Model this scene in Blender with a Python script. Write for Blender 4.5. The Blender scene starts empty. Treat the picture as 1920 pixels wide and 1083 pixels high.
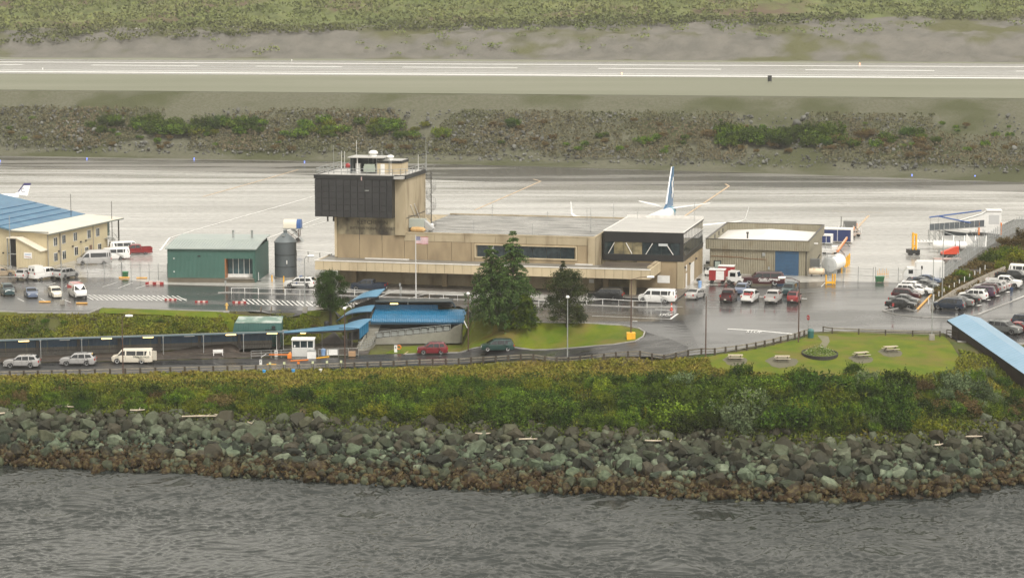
import bpy, bmesh, math, random
import numpy as np
from mathutils import Vector, Matrix, Euler
from mathutils.geometry import tessellate_polygon
random.seed(7); rng = np.random.default_rng(7)
sc = bpy.context.scene
R = math.radians
# ------------------------------------------------------------------ camera
CZ = 51.7; FPX = 4400.0; HORIZON = -60.0
PITCH = math.atan((541.5 - HORIZON) / FPX)
cam_d = bpy.data.cameras.new('camera'); cam = bpy.data.objects.new('camera', cam_d)
sc.collection.objects.link(cam); sc.camera = cam
cam.location = (0, 0, CZ); cam.rotation_euler = (math.pi/2 - PITCH, 0, 0)
cam_d.sensor_width = 36; cam_d.lens = FPX/1920*36; cam_d.clip_start = 1; cam_d.clip_end = 9000
# ------------------------------------------------------------------ sky and sun (overcast)
world = bpy.data.worlds.new("World"); sc.world = world; world.use_nodes = True
nt = world.node_tree; nt.nodes.clear()
wo = nt.nodes.new('ShaderNodeOutputWorld'); bg = nt.nodes.new('ShaderNodeBackground')
sky = nt.nodes.new('ShaderNodeTexSky'); sky.sky_type = 'NISHITA'; sky.sun_disc = False
SUN_EL, SUN_AZ = 52, 150
sky.sun_elevation = R(SUN_EL); sky.sun_rotation = R(SUN_AZ)
sky.air_density = 1.0; sky.dust_density = 6.0; sky.ozone_density = 1.0
hs = nt.nodes.new('ShaderNodeHueSaturation'); hs.inputs['Saturation'].default_value = 0.10
mx = nt.nodes.new('ShaderNodeMix'); mx.data_type = 'RGBA'; mx.inputs[0].default_value = 0.55
mx.inputs[7].default_value = (8.8, 8.2, 7.0, 1)
nt.links.new(sky.outputs[0], hs.inputs['Color']); nt.links.new(hs.outputs[0], mx.inputs[6])
nt.links.new(mx.outputs[2], bg.inputs[0]); bg.inputs[1].default_value = 0.10
nt.links.new(bg.outputs[0], wo.inputs[0])
sun_d = bpy.data.lights.new('sun', 'SUN'); sun_d.energy = 1.5; sun_d.angle = R(16); sun_d.color = (1, .96, .9)
sun = bpy.data.objects.new('sun', sun_d); sc.collection.objects.link(sun)
sd = Vector((math.sin(R(SUN_AZ))*math.cos(R(SUN_EL)), math.cos(R(SUN_AZ))*math.cos(R(SUN_EL)), math.sin(R(SUN_EL))))
sun.rotation_euler = sd.to_track_quat('Z', 'Y').to_euler()
sc.view_settings.view_transform = 'Standard'; sc.view_settings.look = 'None'
sc.view_settings.exposure = 0.78; sc.view_settings.gamma = 1; sc.view_settings.use_curve_mapping = False
HAZE = 0.00010
sc.cycles.volume_step_rate = 5; sc.cycles.volume_bounces = 1; sc.cycles.max_bounces = 8
sc.cycles.transparent_max_bounces = 12

# ------------------------------------------------------------------ helpers: place pixels on the ground
_c, _s = math.cos(PITCH), math.sin(PITCH)
def ray(px, py):
    u = (px-960)/FPX; v = (541.5-py)/FPX
    return Vector((u, _c+v*_s, -_s+v*_c))
def W(px, py, z=0.0):
    d = ray(px, py); t = (z-CZ)/d.z
    return Vector((d.x*t, d.y*t, z))
def WY(px, py, Y):
    d = ray(px, py); t = Y/d.y
    return Vector((d.x*t, Y, CZ+d.z*t))
# terrain cross-sections: per photo column a list of (row, height)
WZ = -12.5
COLS = {
 -300: [(880,WZ),(775,-7.6),(730,-5.6),(712,-4.8),(680,-4.8),(669,-4.8),(586,0),(284,0),(168,16)],
 0:    [(868,WZ),(768,-7.6),(722,-5.3),(706,-4.8),(678,-4.8),(667,-4.8),(582,0),(287,0),(171,16)],
 320:  [(882,WZ),(778,-7.7),(715,-5.3),(699,-4.8),(672,-4.8),(662,-4.8),(584,0),(293,0),(174,16)],
 640:  [(900,WZ),(792,-7.9),(706,-5.2),(691,-4.8),(664,-4.8),(652,-4.6),(592,0),(298,0),(177,16)],
 860:  [(911,WZ),(800,-8.0),(698,-5.0),(683,-4.6),(660,-4.5),(648,-4.0),(600,0),(302,0),(179,16)],
 1000: [(917,WZ),(803,-8.0),(690,-4.3),(674,-3.5),(655,-3.4),(645,-2.8),(605,-.1),(306,0),(180,16)],
 1200: [(924,WZ),(808,-7.8),(686,-2.8),(669,-1.7),(640,-1.2),(622,-.7),(604,-.2),(312,0),(182,16)],
 1330: [(930,WZ),(814,-7.5),(692,-1.4),(664,-.5),(640,-.35),(618,-.15),(590,0),(316,0),(183,16)],
 1500: [(936,WZ),(826,-7.3),(706,-1.3),(640,0),(632,0),(610,0),(585,0),(321,0),(184,16)],
 1640: [(933,WZ),(826,-7.3),(706,-1.4),(640,0),(628,0),(610,0),(585,0),(326,0),(186,16)],
 1780: [(922,WZ),(812,-7.4),(706,-1.9),(645,-.1),(628,0),(612,0),(585,0),(331,0),(187,16)],
 1920: [(902,WZ),(796,-7.9),(760,-6.2),(668,-1.9),(640,-.4),(625,0),(590,0),(336,0),(188,16)],
 2300: [(870,WZ),(780,-8.0),(745,-6.3),(700,-3.4),(660,-.6),(630,0),(590,0),(345,0),(191,16)],
}
_us = []; _prof = []
for px in sorted(COLS):
    us = []; ys = []; zs = []
    for (py, z) in COLS[px]:
        p = W(px, py, z); ys.append(p.y); zs.append(z); us.append(p.x/p.y)
    u = sum(us[:7])/7
    ys = [0, ys[0]-9] + ys; zs = [-15, -15] + zs
    fe = W(px, 107+10*px/1920, 16).y
    ys += [fe, fe+26, fe+60, fe+300, 1800, 5000]
    zs += [16.0, 27, 31, 52, 66, 68]
    ys = list(np.maximum.accumulate(np.array(ys) + np.arange(len(ys))*1e-4))
    _us.append(u); _prof.append((ys, zs))
_us = np.array(_us)
def ground(x, y):
    x = np.atleast_1d(np.asarray(x, float)); y = np.atleast_1d(np.asarray(y, float))
    u = np.clip(x/np.maximum(y, 1), _us[0], _us[-1]-1e-9)
    Z = np.array([np.interp(y, a, b) for a, b in _prof])
    k = np.clip(np.searchsorted(_us, u, side='right')-1, 0, len(_us)-2)
    t = (u-_us[k])/(_us[k+1]-_us[k]); t = t*t*(3-2*t)*.5 + t*.5
    i = np.arange(len(u)); Zr = Z[k, i]*(1-t) + Z[k+1, i]*t
    # level pads cut into the bank for the stair hall and the green shed
    pxx = 960+FPX*u*.9908
    for x0, x1, y1, zz in ((650, 868, 357.2, -4.7), (540, 650, 351, -4.7), (438, 540, 351.4, -4.7)):
        e = np.maximum(np.maximum(x0-pxx, pxx-x1)/9.0, (y-y1)/.5)   # outside distance
        Zr = np.where(y < y1+3, np.minimum(Zr, zz+np.clip(e, 0, 9)*1.6), Zr)
    return Zr
def gz(x, y): return float(ground(x, y)[0])
def G(px, py):
    d = ray(px, py); t = np.concatenate([np.arange(180, 480, .4), np.arange(480, 2200, 2.0)])
    X = d.x*t; Y = d.y*t; Z = CZ+d.z*t; g = ground(X, Y)
    b = np.nonzero(Z <= g)[0]
    if len(b) == 0: return W(px, py, 0)
    i = b[0]
    if i == 0: return Vector((X[0], Y[0], g[0]))
    a0 = Z[i-1]-g[i-1]; a1 = Z[i]-g[i]; s = a0/(a0-a1); tt = t[i-1]+s*(t[i]-t[i-1])
    x, y = d.x*tt, d.y*tt
    return Vector((x, y, gz(x, y)))

# ------------------------------------------------------------------ materials
def N(nt, t, **k):
    n = nt.nodes.new('ShaderNode'+t)
    for a, b in k.items(): setattr(n, a, b)
    return n
MATS = {}
def mat(name, c1, c2=None, scale=1.0, rough=.6, rough2=None, bump=0.0, bscale=None, metal=0.0, spec=.5, stretch=(1,1,1),
        world_co=False, coat=0.0, emit=None, island=0.0, objrand=0.0, detail=4.0, pos=(.35,.65), c3=None, s3=.15, p3=(.5,.62), trans=0, alpha=1.0, r2s=None, bdist=.05, ribs=None, sub=0):
    if name in MATS: return MATS[name]
    m = bpy.data.materials.new(name); m.use_nodes = True; nt = m.node_tree; L = nt.links.new
    b = nt.nodes['Principled BSDF']
    if world_co:
        tc = N(nt, 'NewGeometry').outputs['Position']
    else:
        tc = N(nt, 'TexCoord').outputs['Object']
    mp = N(nt, 'Mapping'); mp.inputs['Scale'].default_value = stretch; L(tc, mp.inputs[0]); co = mp.outputs[0]
    def noise(sc_, det=detail, rg=.55):
        n = N(nt, 'TexNoise'); n.inputs['Scale'].default_value = sc_; n.inputs['Detail'].default_value = det
        n.inputs['Roughness'].default_value = rg; L(co, n.inputs['Vector']); return n.outputs[0]
    def ramp(v, a, z):
        r = N(nt, 'MapRange'); r.inputs[1].default_value = a; r.inputs[2].default_value = z; L(v, r.inputs[0]); return r.outputs[0]
    def mixc(f, a, bcol, bt='MIX'):
        q = N(nt, 'Mix'); q.data_type = 'RGBA'; q.blend_type = bt
        if isinstance(f, float): q.inputs[0].default_value = f
        else: L(f, q.inputs[0])
        for i, v in ((6, a), (7, bcol)):
            if isinstance(v, tuple): q.inputs[i].default_value = (*v[:3], 1)
            else: L(v, q.inputs[i])
        return q.outputs[2]
    col = c1
    if c2 is not None: col = mixc(ramp(noise(scale), *pos), c1, c2)
    if c3 is not None: col = mixc(ramp(noise(s3, 3), *p3), col, c3)
    if island or objrand:
        h = N(nt, 'HueSaturation')
        val = None
        if island:
            g = N(nt, 'NewGeometry'); r = N(nt, 'MapRange'); r.inputs[3].default_value = 1-island; r.inputs[4].default_value = 1+island
            L(g.outputs['Random Per Island'], r.inputs[0]); val = r.outputs[0]
        if objrand:
            g = N(nt, 'ObjectInfo'); r = N(nt, 'MapRange'); r.inputs[3].default_value = 1-objrand; r.inputs[4].default_value = 1+objrand
            L(g.outputs['Random'], r.inputs[0])
            r2 = N(nt, 'MapRange'); r2.inputs[3].default_value = .5-.035*objrand; r2.inputs[4].default_value = .5+.045*objrand
            ml = N(nt, 'Math', operation='FRACT'); m2 = N(nt, 'Math', operation='MULTIPLY'); m2.inputs[1].default_value = 7.31
            L(g.outputs['Random'], m2.inputs[0]); L(m2.outputs[0], ml.inputs[0]); L(ml.outputs[0], r2.inputs[0]); L(r2.outputs[0], h.inputs['Hue'])
            if val is not None:
                mm = N(nt, 'Math', operation='MULTIPLY'); L(val, mm.inputs[0]); L(r.outputs[0], mm.inputs[1]); val = mm.outputs[0]
            else: val = r.outputs[0]
        L(val, h.inputs['Value'])
        if isinstance(col, tuple): h.inputs['Color'].default_value = (*col, 1)
        else: L(col, h.inputs['Color'])
        col = h.outputs[0]
    if isinstance(col, tuple): b.inputs['Base Color'].default_value = (*col, 1)
    else: L(col, b.inputs['Base Color'])
    if rough2 is not None: 
        rr = N(nt, 'MapRange'); rr.inputs[1].default_value = .4; rr.inputs[2].default_value = .6
        rr.inputs[3].default_value = rough; rr.inputs[4].default_value = rough2; L(noise(r2s or scale*1.7), rr.inputs[0]); L(rr.outputs[0], b.inputs['Roughness'])
    else: b.inputs['Roughness'].default_value = rough
    b.inputs['Metallic'].default_value = metal; b.inputs['Specular IOR Level'].default_value = spec
    b.inputs['Coat Weight'].default_value = coat; b.inputs['Coat Roughness'].default_value = .08
    b.inputs['Alpha'].default_value = alpha
    if trans: b.inputs['Transmission Weight'].default_value = trans
    if bump:
        bp = N(nt, 'Bump'); bp.inputs['Strength'].default_value = bump; bp.inputs['Distance'].default_value = bdist
        L(noise(bscale or scale*4), bp.inputs['Height']); L(bp.outputs[0], b.inputs['Normal'])
    if ribs:  # corrugated sheet: fine relief along one object axis (axis index, pitch in m, depth)
        ax, pitch, dep = ribs
        sx = N(nt, 'SeparateXYZ'); L(N(nt, 'TexCoord').outputs['Object'], sx.inputs[0])
        m1 = N(nt, 'Math', operation='MULTIPLY'); m1.inputs[1].default_value = 2*math.pi/pitch; L(sx.outputs[ax], m1.inputs[0])
        m2 = N(nt, 'Math', operation='SINE'); L(m1.outputs[0], m2.inputs[0])
        bp = N(nt, 'Bump'); bp.inputs['Strength'].default_value = 1; bp.inputs['Distance'].default_value = dep
        L(m2.outputs[0], bp.inputs['Height']); L(bp.outputs[0], b.inputs['Normal'])
    if emit: b.inputs['Emission Color'].default_value = (*emit[:3], 1); b.inputs['Emission Strength'].default_value = emit[3]
    MATS[name] = m; return m

# ------------------------------------------------------------------ mesh building
class MB:
    def __init__(s, M=None): s.v = []; s.f = []; s.m = []; s.M = M or Matrix(); s.cur = 0
    def add(s, vs, fs):
        o = len(s.v); s.v += [tuple(s.M @ Vector(p)) for p in vs]
        for f in fs: s.f.append(tuple(i+o for i in f)); s.m.append(s.cur)
        return s
    def box(s, x0, y0, z0, x1, y1, z1):
        v = [(x, y, z) for z in (z0, z1) for y in (y0, y1) for x in (x0, x1)]
        return s.add(v, [(0,2,3,1),(4,5,7,6),(0,1,5,4),(2,6,7,3),(0,4,6,2),(1,3,7,5)])
    def hexa(s, lo, hi):   # two quads (lists of 4 points), bottom and top, same winding
        return s.add(list(lo)+list(hi), [(3,2,1,0),(4,5,6,7),(0,1,5,4),(1,2,6,5),(2,3,7,6),(3,0,4,7)])
    def quad(s, *p): return s.add(p, [tuple(range(len(p)))])
    def extr(s, poly, vec):  # planar polygon extruded by a vector
        n = len(poly); vec = Vector(vec); v = [Vector(p) for p in poly]; w = [p+vec for p in v]
        tri = tessellate_polygon([v])
        fs = [tuple(t) for t in tri] + [tuple(i+n for i in reversed(t)) for t in tri]
        fs += [(i, (i+1) % n, (i+1) % n+n, i+n) for i in range(n)]
        return s.add([tuple(p) for p in v+w], fs)
    def tube(s, a, b, r, n=6, r2=None):
        a = Vector(a); b = Vector(b); d = b-a
        if d.length < 1e-6: return s
        q = d.to_track_quat('Z', 'Y'); r2 = r if r2 is None else r2
        vs = []
        for p, rr in ((a, r), (b, r2)):
            for i in range(n):
                t = 2*math.pi*(i+.5)/n; vs.append(tuple(p + q @ Vector((rr*math.cos(t), rr*math.sin(t), 0))))
        fs = [(i, (i+1) % n, (i+1) % n+n, i+n) for i in range(n)] + [tuple(reversed(range(n))), tuple(range(n, 2*n))]
        return s.add(vs, fs)
    def path(s, pts, r, n=6):
        for a, b in zip(pts, pts[1:]): s.tube(a, b, r, n)
        return s
    def lathe(s, prof, n=16, ax='z', c=(0,0,0)):  # prof: (radius, height)
        vs = []
        for (r, h) in prof:
            for i in range(n):
                t = 2*math.pi*i/n; a, b = r*math.cos(t), r*math.sin(t)
                p = (a, b, h) if ax == 'z' else ((h, a, b) if ax == 'x' else (a, h, b))
                vs.append((p[0]+c[0], p[1]+c[1], p[2]+c[2]))
        fs = []
        for k in range(len(prof)-1):
            for i in range(n): fs.append((k*n+i, k*n+(i+1) % n, (k+1)*n+(i+1) % n, (k+1)*n+i))
        if prof[0][0] > 1e-4: fs.append(tuple(reversed(range(n))))
        if prof[-1][0] > 1e-4: fs.append(tuple(range((len(prof)-1)*n, len(prof)*n)))
        return s.add(vs, fs)
    def mesh(s, name, mats, smooth=False):
        me = bpy.data.meshes.new(name); me.from_pydata(s.v, [], s.f)
        if not isinstance(mats, (list, tuple)): mats = [mats]
        for m in mats: me.materials.append(m)
        if len(mats) > 1: me.polygons.foreach_set('material_index', s.m)
        bm = bmesh.new(); bm.from_mesh(me); bmesh.ops.recalc_face_normals(bm, faces=bm.faces); bm.to_mesh(me); bm.free()
        if smooth:
            me.polygons.foreach_set('use_smooth', [True]*len(me.polygons)); me.set_sharp_from_angle(angle=R(38))
        me.update(); return me
def link(name, data, parent=None, loc=None, rz=None):
    o = bpy.data.objects.new(name, data); sc.collection.objects.link(o)
    if parent: o.parent = parent
    if loc is not None: o.location = loc
    if rz is not None: o.rotation_euler = (0, 0, rz)
    return o
def tag(o, label, cat, group=None):
    o['label'] = label; o['category'] = cat
    if group: o['group'] = group
    return o
def thing(name, label, cat, loc=(0,0,0), rz=0, group=None):
    return tag(link(name, None, None, loc, rz), label, cat, group)
def part(name, mb, m, parent, label=None, smooth=False, kind=None, mats=None):
    me = mb if isinstance(mb, bpy.types.Mesh) else mb.mesh(name, m, smooth)
    o = link(name, me, parent)
    if label: o['label'] = label
    if kind: o['kind'] = kind
    return o
def solo(name, mb, m, label, cat, loc=(0,0,0), rz=0, group=None, smooth=False):
    me = mb if isinstance(mb, bpy.types.Mesh) else mb.mesh(name, m, smooth)
    return tag(link(name, me, None, loc, rz), label, cat, group)
def struct(name, me, kind='structure', parent=None):
    o = link(name, me, parent); o['kind'] = kind; return o
def npmesh(name, V, F, m, smooth=False):   # numpy arrays, all faces the same size
    me = bpy.data.meshes.new(name); n = F.shape[1]
    me.vertices.add(len(V)); me.vertices.foreach_set('co', V.astype(np.float32).ravel())
    me.loops.add(F.size); me.loops.foreach_set('vertex_index', F.astype(np.int32).ravel())
    me.polygons.add(len(F)); me.polygons.foreach_set('loop_start', np.arange(0, F.size, n, dtype=np.int32))
    me.polygons.foreach_set('loop_total', np.full(len(F), n, dtype=np.int32))
    if smooth: me.polygons.foreach_set('use_smooth', np.ones(len(F), bool))
    me.materials.append(m); me.update(calc_edges=True); me.validate(); return me
def copy_tree(o, parent=None):
    c = o.copy(); sc.collection.objects.link(c); c.parent = parent
    for ch in list(o.children): copy_tree(ch, c)
    return c
def text_mesh(s, size, m, ext=.01, align='CENTER', shear=0, bold=0):
    cu = bpy.data.curves.new('text', 'FONT'); cu.body = s; cu.size = size; cu.extrude = ext; cu.align_x = align
    cu.resolution_u = 2; cu.shear = shear; cu.offset = bold
    o = bpy.data.objects.new('text', cu); sc.collection.objects.link(o)
    dg = bpy.context.evaluated_depsgraph_get(); me = bpy.data.meshes.new_from_object(o.evaluated_get(dg))
    bpy.data.objects.remove(o); bpy.data.curves.remove(cu)
    me.materials.clear(); me.materials.append(m); me.name = 'lettering'; return me
def letter(parent, s, size, m, loc, rx=90, rz=0, **k):
    o = link('lettering', text_mesh(s, size, m, **k), parent, loc); o.rotation_euler = (R(rx), 0, R(rz)); return o
def frame(O, deg): return Matrix.Translation(O) @ Matrix.Rotation(R(deg), 4, 'Z')
# value noise used for shaping ground
def vnoise(x, y, s, seed=0):
    r = np.random.default_rng(100+seed).random((256, 256)); X = np.asarray(x)/s; Y = np.asarray(y)/s
    xi = np.floor(X).astype(int); yi = np.floor(Y).astype(int); fx = X-xi; fy = Y-yi
    fx = fx*fx*(3-2*fx); fy = fy*fy*(3-2*fy); g = lambda a, b: r[a % 256, b % 256]
    return (g(xi, yi)*(1-fx)+g(xi+1, yi)*fx)*(1-fy) + (g(xi, yi+1)*(1-fx)+g(xi+1, yi+1)*fx)*fy - .5

# ------------------------------------------------------------------ palette
M = dict(
 asphalt = mat('wet_asphalt', (.028,.029,.03), (.045,.045,.045), .35, rough=.22, rough2=.42, r2s=.12, bump=.12, bscale=6, spec=.5, world_co=True, c3=(.02,.02,.021), s3=.09, bdist=.02),
 road = mat('dark_road_asphalt', (.018,.018,.019), (.03,.03,.031), .5, rough=.28, rough2=.5, r2s=.2, bump=.2, bscale=8, world_co=True, bdist=.02),
 concrete = mat('concrete', (.30,.28,.24), (.22,.20,.17), .8, rough=.75, bump=.2, bscale=10),
 curb = mat('pale_curb', (.36,.35,.33), (.25,.24,.22), 1, rough=.5),
 white = mat('white_paint', (.78,.77,.74), (.68,.67,.64), 1.2, rough=.4),
 line = mat('road_line_white', (.75,.74,.70), (.45,.45,.43), 1.5, rough=.45, world_co=True, pos=(.5,.75)),
 lineo = mat('road_line_orange', (.55,.38,.22), (.42,.34,.24), 1, rough=.45, world_co=True),
 yellow = mat('yellow_paint', (.8,.42,.02), (.7,.36,.03), 2, rough=.45),
 orange = mat('orange_paint', (.8,.22,.02), (.65,.18,.03), 2, rough=.5),
 red = mat('red_paint', (.33,.025,.025), (.26,.025,.025), 2, rough=.4),
 blue = mat('blue_paint', (.03,.10,.3), (.03,.08,.22), 2, rough=.4),
 lightblue = mat('pale_blue_plastic', (.22,.36,.6), rough=.5),
 black = mat('black_plastic', (.02,.02,.02), rough=.5),
 rubber = mat('rubber', (.018,.018,.018), rough=.7),
 steel = mat('galvanised_steel', (.38,.39,.38), (.28,.29,.28), 2, rough=.45, metal=.4),
 dsteel = mat('dark_steel', (.06,.06,.06), (.09,.08,.07), 3, rough=.5, metal=.3),
 alu = mat('aluminium', (.6,.6,.6), rough=.3, metal=.8),
 wood = mat('grey_brown_wood', (.10,.075,.05), (.15,.12,.085), 4, rough=.75),
 palewood = mat('pale_wood', (.5,.43,.32), (.38,.32,.24), 3, rough=.7),
 rustpole = mat('brown_pole', (.10,.05,.03), (.06,.035,.03), 3, rough=.55),
 glass = mat('dark_glass', (.012,.018,.022), (.03,.045,.05), 1.5, rough=.06, spec=.6),
 carglass = mat('car_glass', (.012,.014,.016), rough=.05, spec=.6),
 lamp = mat('lit_lamp', (.9,.75,.4), rough=.4, emit=(1,.62,.18,2.2)),
 lampglobe = mat('lamp_glass', (.8,.8,.78), rough=.3),
)
# ================================================================== ground sheets
def inpoly(x, y, P):
    c = np.zeros(len(x), bool); n = len(P); j = n-1
    for i in range(n):
        xi, yi = P[i]; xj, yj = P[j]
        if yi != yj:
            c ^= ((yi > y) != (yj > y)) & (x < (xj-xi)*(y-yi)/(yj-yi)+xi)
        j = i
    return c
def pp(pts, z=None): return [tuple((G(a, b) if z is None else W(a, b, z)).xy) for a, b in pts]
ROAD = [(-150,708),(0,705),(320,698),(640,690),(860,682),(1000,673),(1100,670),(1200,668),(1290,666),(1290,650),(1260,636),(1212,622),(1209,631),(1195,640),
        (1150,646),(1100,650),(1000,656),(860,661),(640,666),(320,675),(0,681),(-150,684)]
LOT = [(-150,584),(0,583),(100,586),(168,586),(182,581),(192,576),(400,583),(600,593),(640,593),(668,588),(690,576),(700,573.5),(860,574.5),(874,580),(882,601),(930,603),(1000,604),(1100,605),(1165,609),(1200,615),(1212,622),
       (1260,636),(1290,650),(1290,666),(1330,663),(1400,652),(1450,642),(1500,631),(1522,622),(1600,620),(1770,624),(1795,640),(1960,640),(2100,640),
       (2100,560),(1960,535),(1700,530),(1560,527),(1330,535),(1100,560),(650,548),(560,540),(310,533),(210,520),(-150,520)]
APRON = [(-260,526),(210,526),(310,539),(560,546),(650,554),(1100,565),(1330,540),(1560,532),(1690,535),(1737,515),(1790,470),(1840,440),(1900,412),(2300,400),(2300,352),(1920,342),(1500,327),(1000,312),(640,303),(0,292),(-260,286)]
LAWN = [(1330,668),(1400,657),(1450,647),(1500,636),(1522,627),(1600,624),(1700,627),(1770,630),(1786,648),(1800,672),(1788,692),(1740,705),(1680,710),(1620,708),(1500,708),(1420,701),(1360,694),(1300,690),(1230,690),(1260,680)]
ISLAND = [(880,603),(930,604),(1000,605),(1100,606),(1165,610),(1198,616),(1208,623),(1205,631),(1190,639),(1150,645),(1100,649),(1000,655),(860,660),(720,663),(745,650),(862,643),(866,625),(870,606)]
STRIP = [(190,577),(400,584),(600,594),(640,594),(655,592),(640,602),(560,603),(400,596),(300,590),(185,587)]
WALK = [(-150,683),(0,680),(320,674),(640,665),(690,664),(694,656),(700,645),(700,641),(560,646),(320,659),(0,666),(-150,669)]
polys = {k: pp(v) for k, v in dict(road=ROAD, lot=LOT, lawn=LAWN, island=ISLAND, strip=STRIP, walk=WALK).items()}
polys['apron'] = pp(APRON, 0)
RUNW = pp([(-400,109.5),(2400,122),(2400,151),(-400,136)], 16)
SHLD = pp([(-600,104),(2600,119),(2600,190),(-600,163)], 16)
polys['runway'] = SHLD

def drape(name, P, m, step, off=0.0, flat=None, kind='structure'):
    bm = bmesh.new(); bm.faces.new([bm.verts.new((x, y, 0)) for x, y in P])
    if flat is None:
        xs = [p[0] for p in P]; ys = [p[1] for p in P]
        for ax, lo, hi in ((0, min(xs), max(xs)), (1, min(ys), max(ys))):
            k = math.ceil(lo/step)*step
            while k < hi:
                co = (k, 0, 0) if ax == 0 else (0, k, 0); no = (1, 0, 0) if ax == 0 else (0, 1, 0)
                bmesh.ops.bisect_plane(bm, geom=bm.verts[:]+bm.edges[:]+bm.faces[:], plane_co=co, plane_no=no)
                k += step
    V = np.array([v.co[:] for v in bm.verts]); z = ground(V[:, 0], V[:, 1])+off if flat is None else np.full(len(V), flat+off)
    for v, zz in zip(bm.verts, z): v.co.z = zz
    bmesh.ops.triangulate(bm, faces=[f for f in bm.faces if len(f.verts) > 4])
    bmesh.ops.recalc_face_normals(bm, faces=bm.faces)
    me = bpy.data.meshes.new(name); bm.to_mesh(me); bm.free(); me.materials.append(m)
    if me.polygons[0].normal.z < 0: me.flip_normals()
    return struct(name, me, kind)

g_scrub = mat('scrub_soil', spec=.12, c1=(.075,.075,.03), c2=(.11,.085,.04), scale=.25, rough=.9, bump=.6, bscale=1.6, world_co=True, c3=(.05,.075,.018), s3=.08, p3=(.45,.6), bdist=.3)
g_bank = mat('mossy_gravel_bank', spec=.12, c1=(.085,.09,.03), c2=(.07,.06,.035), scale=.3, rough=.9, bump=.6, bscale=2.5, world_co=True, c3=(.10,.11,.02), s3=.1, p3=(.45,.6), bdist=.3)
g_rock = mat('bank_rubble', spec=.12, c1=(.095,.098,.060), c2=(.13,.125,.09), scale=1.2, rough=.85, bump=.9, bscale=2.2, world_co=True, c3=(.07,.075,.035), s3=.03, p3=(.48,.58), bdist=.5)
g_far = mat('far_scrub_slope', spec=.12, c1=(.10,.125,.038), c2=(.15,.165,.06), scale=.05, rough=.95, bump=.7, bscale=.5, world_co=True, c3=(.11,.08,.05), s3=.02, p3=(.52,.62), bdist=1.5)  # hillside tones lightened in place of thicker haze
g_dirt = mat('wet_gravel', (.07,.065,.055), (.05,.047,.04), .6, rough=.6, bump=.4, bscale=5, world_co=True, bdist=.1)
g_turf = mat('mown_turf', spec=.12, c1=(.075,.115,.008), c2=(.125,.145,.012), scale=.35, rough=.85, bump=.5, bscale=7, world_co=True, c3=(.14,.115,.03), s3=.16, p3=(.47,.66), bdist=.08)
g_grav = mat('grey_gravel_slope', spec=.12, c1=(.15,.14,.12), c2=(.11,.105,.09), scale=.12, rough=.9, bump=.5, bscale=.8, world_co=True, c3=(.09,.09,.04), s3=.03, p3=(.5,.6), bdist=.8)
g_terr = mat('green_grey_terrace', spec=.12, c1=(.20,.20,.15), c2=(.165,.17,.12), scale=.02, rough=.8, world_co=True, stretch=(.3,1.5,1))
def terrain(name, Y0, Y1, dy, m, nu=300, umax=.40, noise=0.0, nmask=None, seed=0, smooth=True, m2=None, zsplit=-7.9):
    us = np.linspace(-umax, umax, nu); ny = int((Y1-Y0)/dy)+1; ys = np.linspace(Y0, Y1, ny)
    U, Yg = np.meshgrid(us, ys); X = (U*Yg).ravel(); Y = Yg.ravel(); Z = ground(X, Y)
    if noise:
        inp = np.zeros(len(X), bool)
        for k in ('island', 'strip', 'lawn', 'lot', 'road', 'walk'): inp |= inpoly(X, Y, polys[k])
        n = (1-inp)*noise*.7*(vnoise(X, Y, 4.0, seed)+.5*vnoise(X, Y, 1.3, seed+1)-.75); 
        if nmask is not None: n = n*nmask(X, Y, Z)
        Z = Z+n
    for k, P in polys.items(): Z = Z - (.5 if k == 'apron' else .12 if k == 'runway' else .3)*inpoly(X, Y, P)
    V = np.stack([X, Y, Z], 1); a = np.arange(nu*(ny-1)).reshape(ny-1, nu)[:, :-1].ravel()
    F = np.stack([a, a+1, a+nu+1, a+nu], 1)
    me = npmesh(name, V, F, m, smooth)
    if m2 is not None:
        me.materials.append(m2); me.polygons.foreach_set('material_index', (V[F[:, 0], 2] < zsplit).astype(np.int32))
    return struct(name, me)
bmask = lambda X, Y, Z: np.clip(np.minimum((Z+15)/2, (-.02-Z)/1.0), 0, 1)*(1-inpoly(X, Y, polys['lawn']))
terrain('shore_slope', 262, 331, .6, g_scrub, 420, .34, 1.0, lambda X, Y, Z: np.clip((-1.2-Z)/2, 0, 1)*(Y < 322), 3, m2=mat('dark_rubble', (.035,.03,.02), (.05,.045,.035), .8, rough=.7, bump=.6, world_co=True, spec=.2))
terrain('roadside_bank', 331, 372, .5, g_bank, 420, .34, .9, lambda X, Y, Z: np.clip(np.minimum((Z+4.7)/.7, (-.3-Z)/.7), 0, 1), 5)
terrain('airfield_ground', 372, 560, 2.5, g_dirt, 160, .36)
terrain('embankment', 560, 700, 1.0, g_rock, 460, .34, 1.4, lambda X, Y, Z: np.clip(np.minimum((Z-.3)/2, (16-Z)/1), 0, 1), 7)
terrain('runway_terrace', 700, 880, 6, g_terr, 60, .42)
terrain('gravel_slope', 880, 985, 2.5, g_grav, 260, .34, 3, lambda X, Y, Z: np.clip((Z-16.2)/4, 0, 1), 9)
terrain('far_hillside', 985, 2400, 8, g_far, 240, .45, 6, lambda X, Y, Z: 1+0*X, 11)

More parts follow.
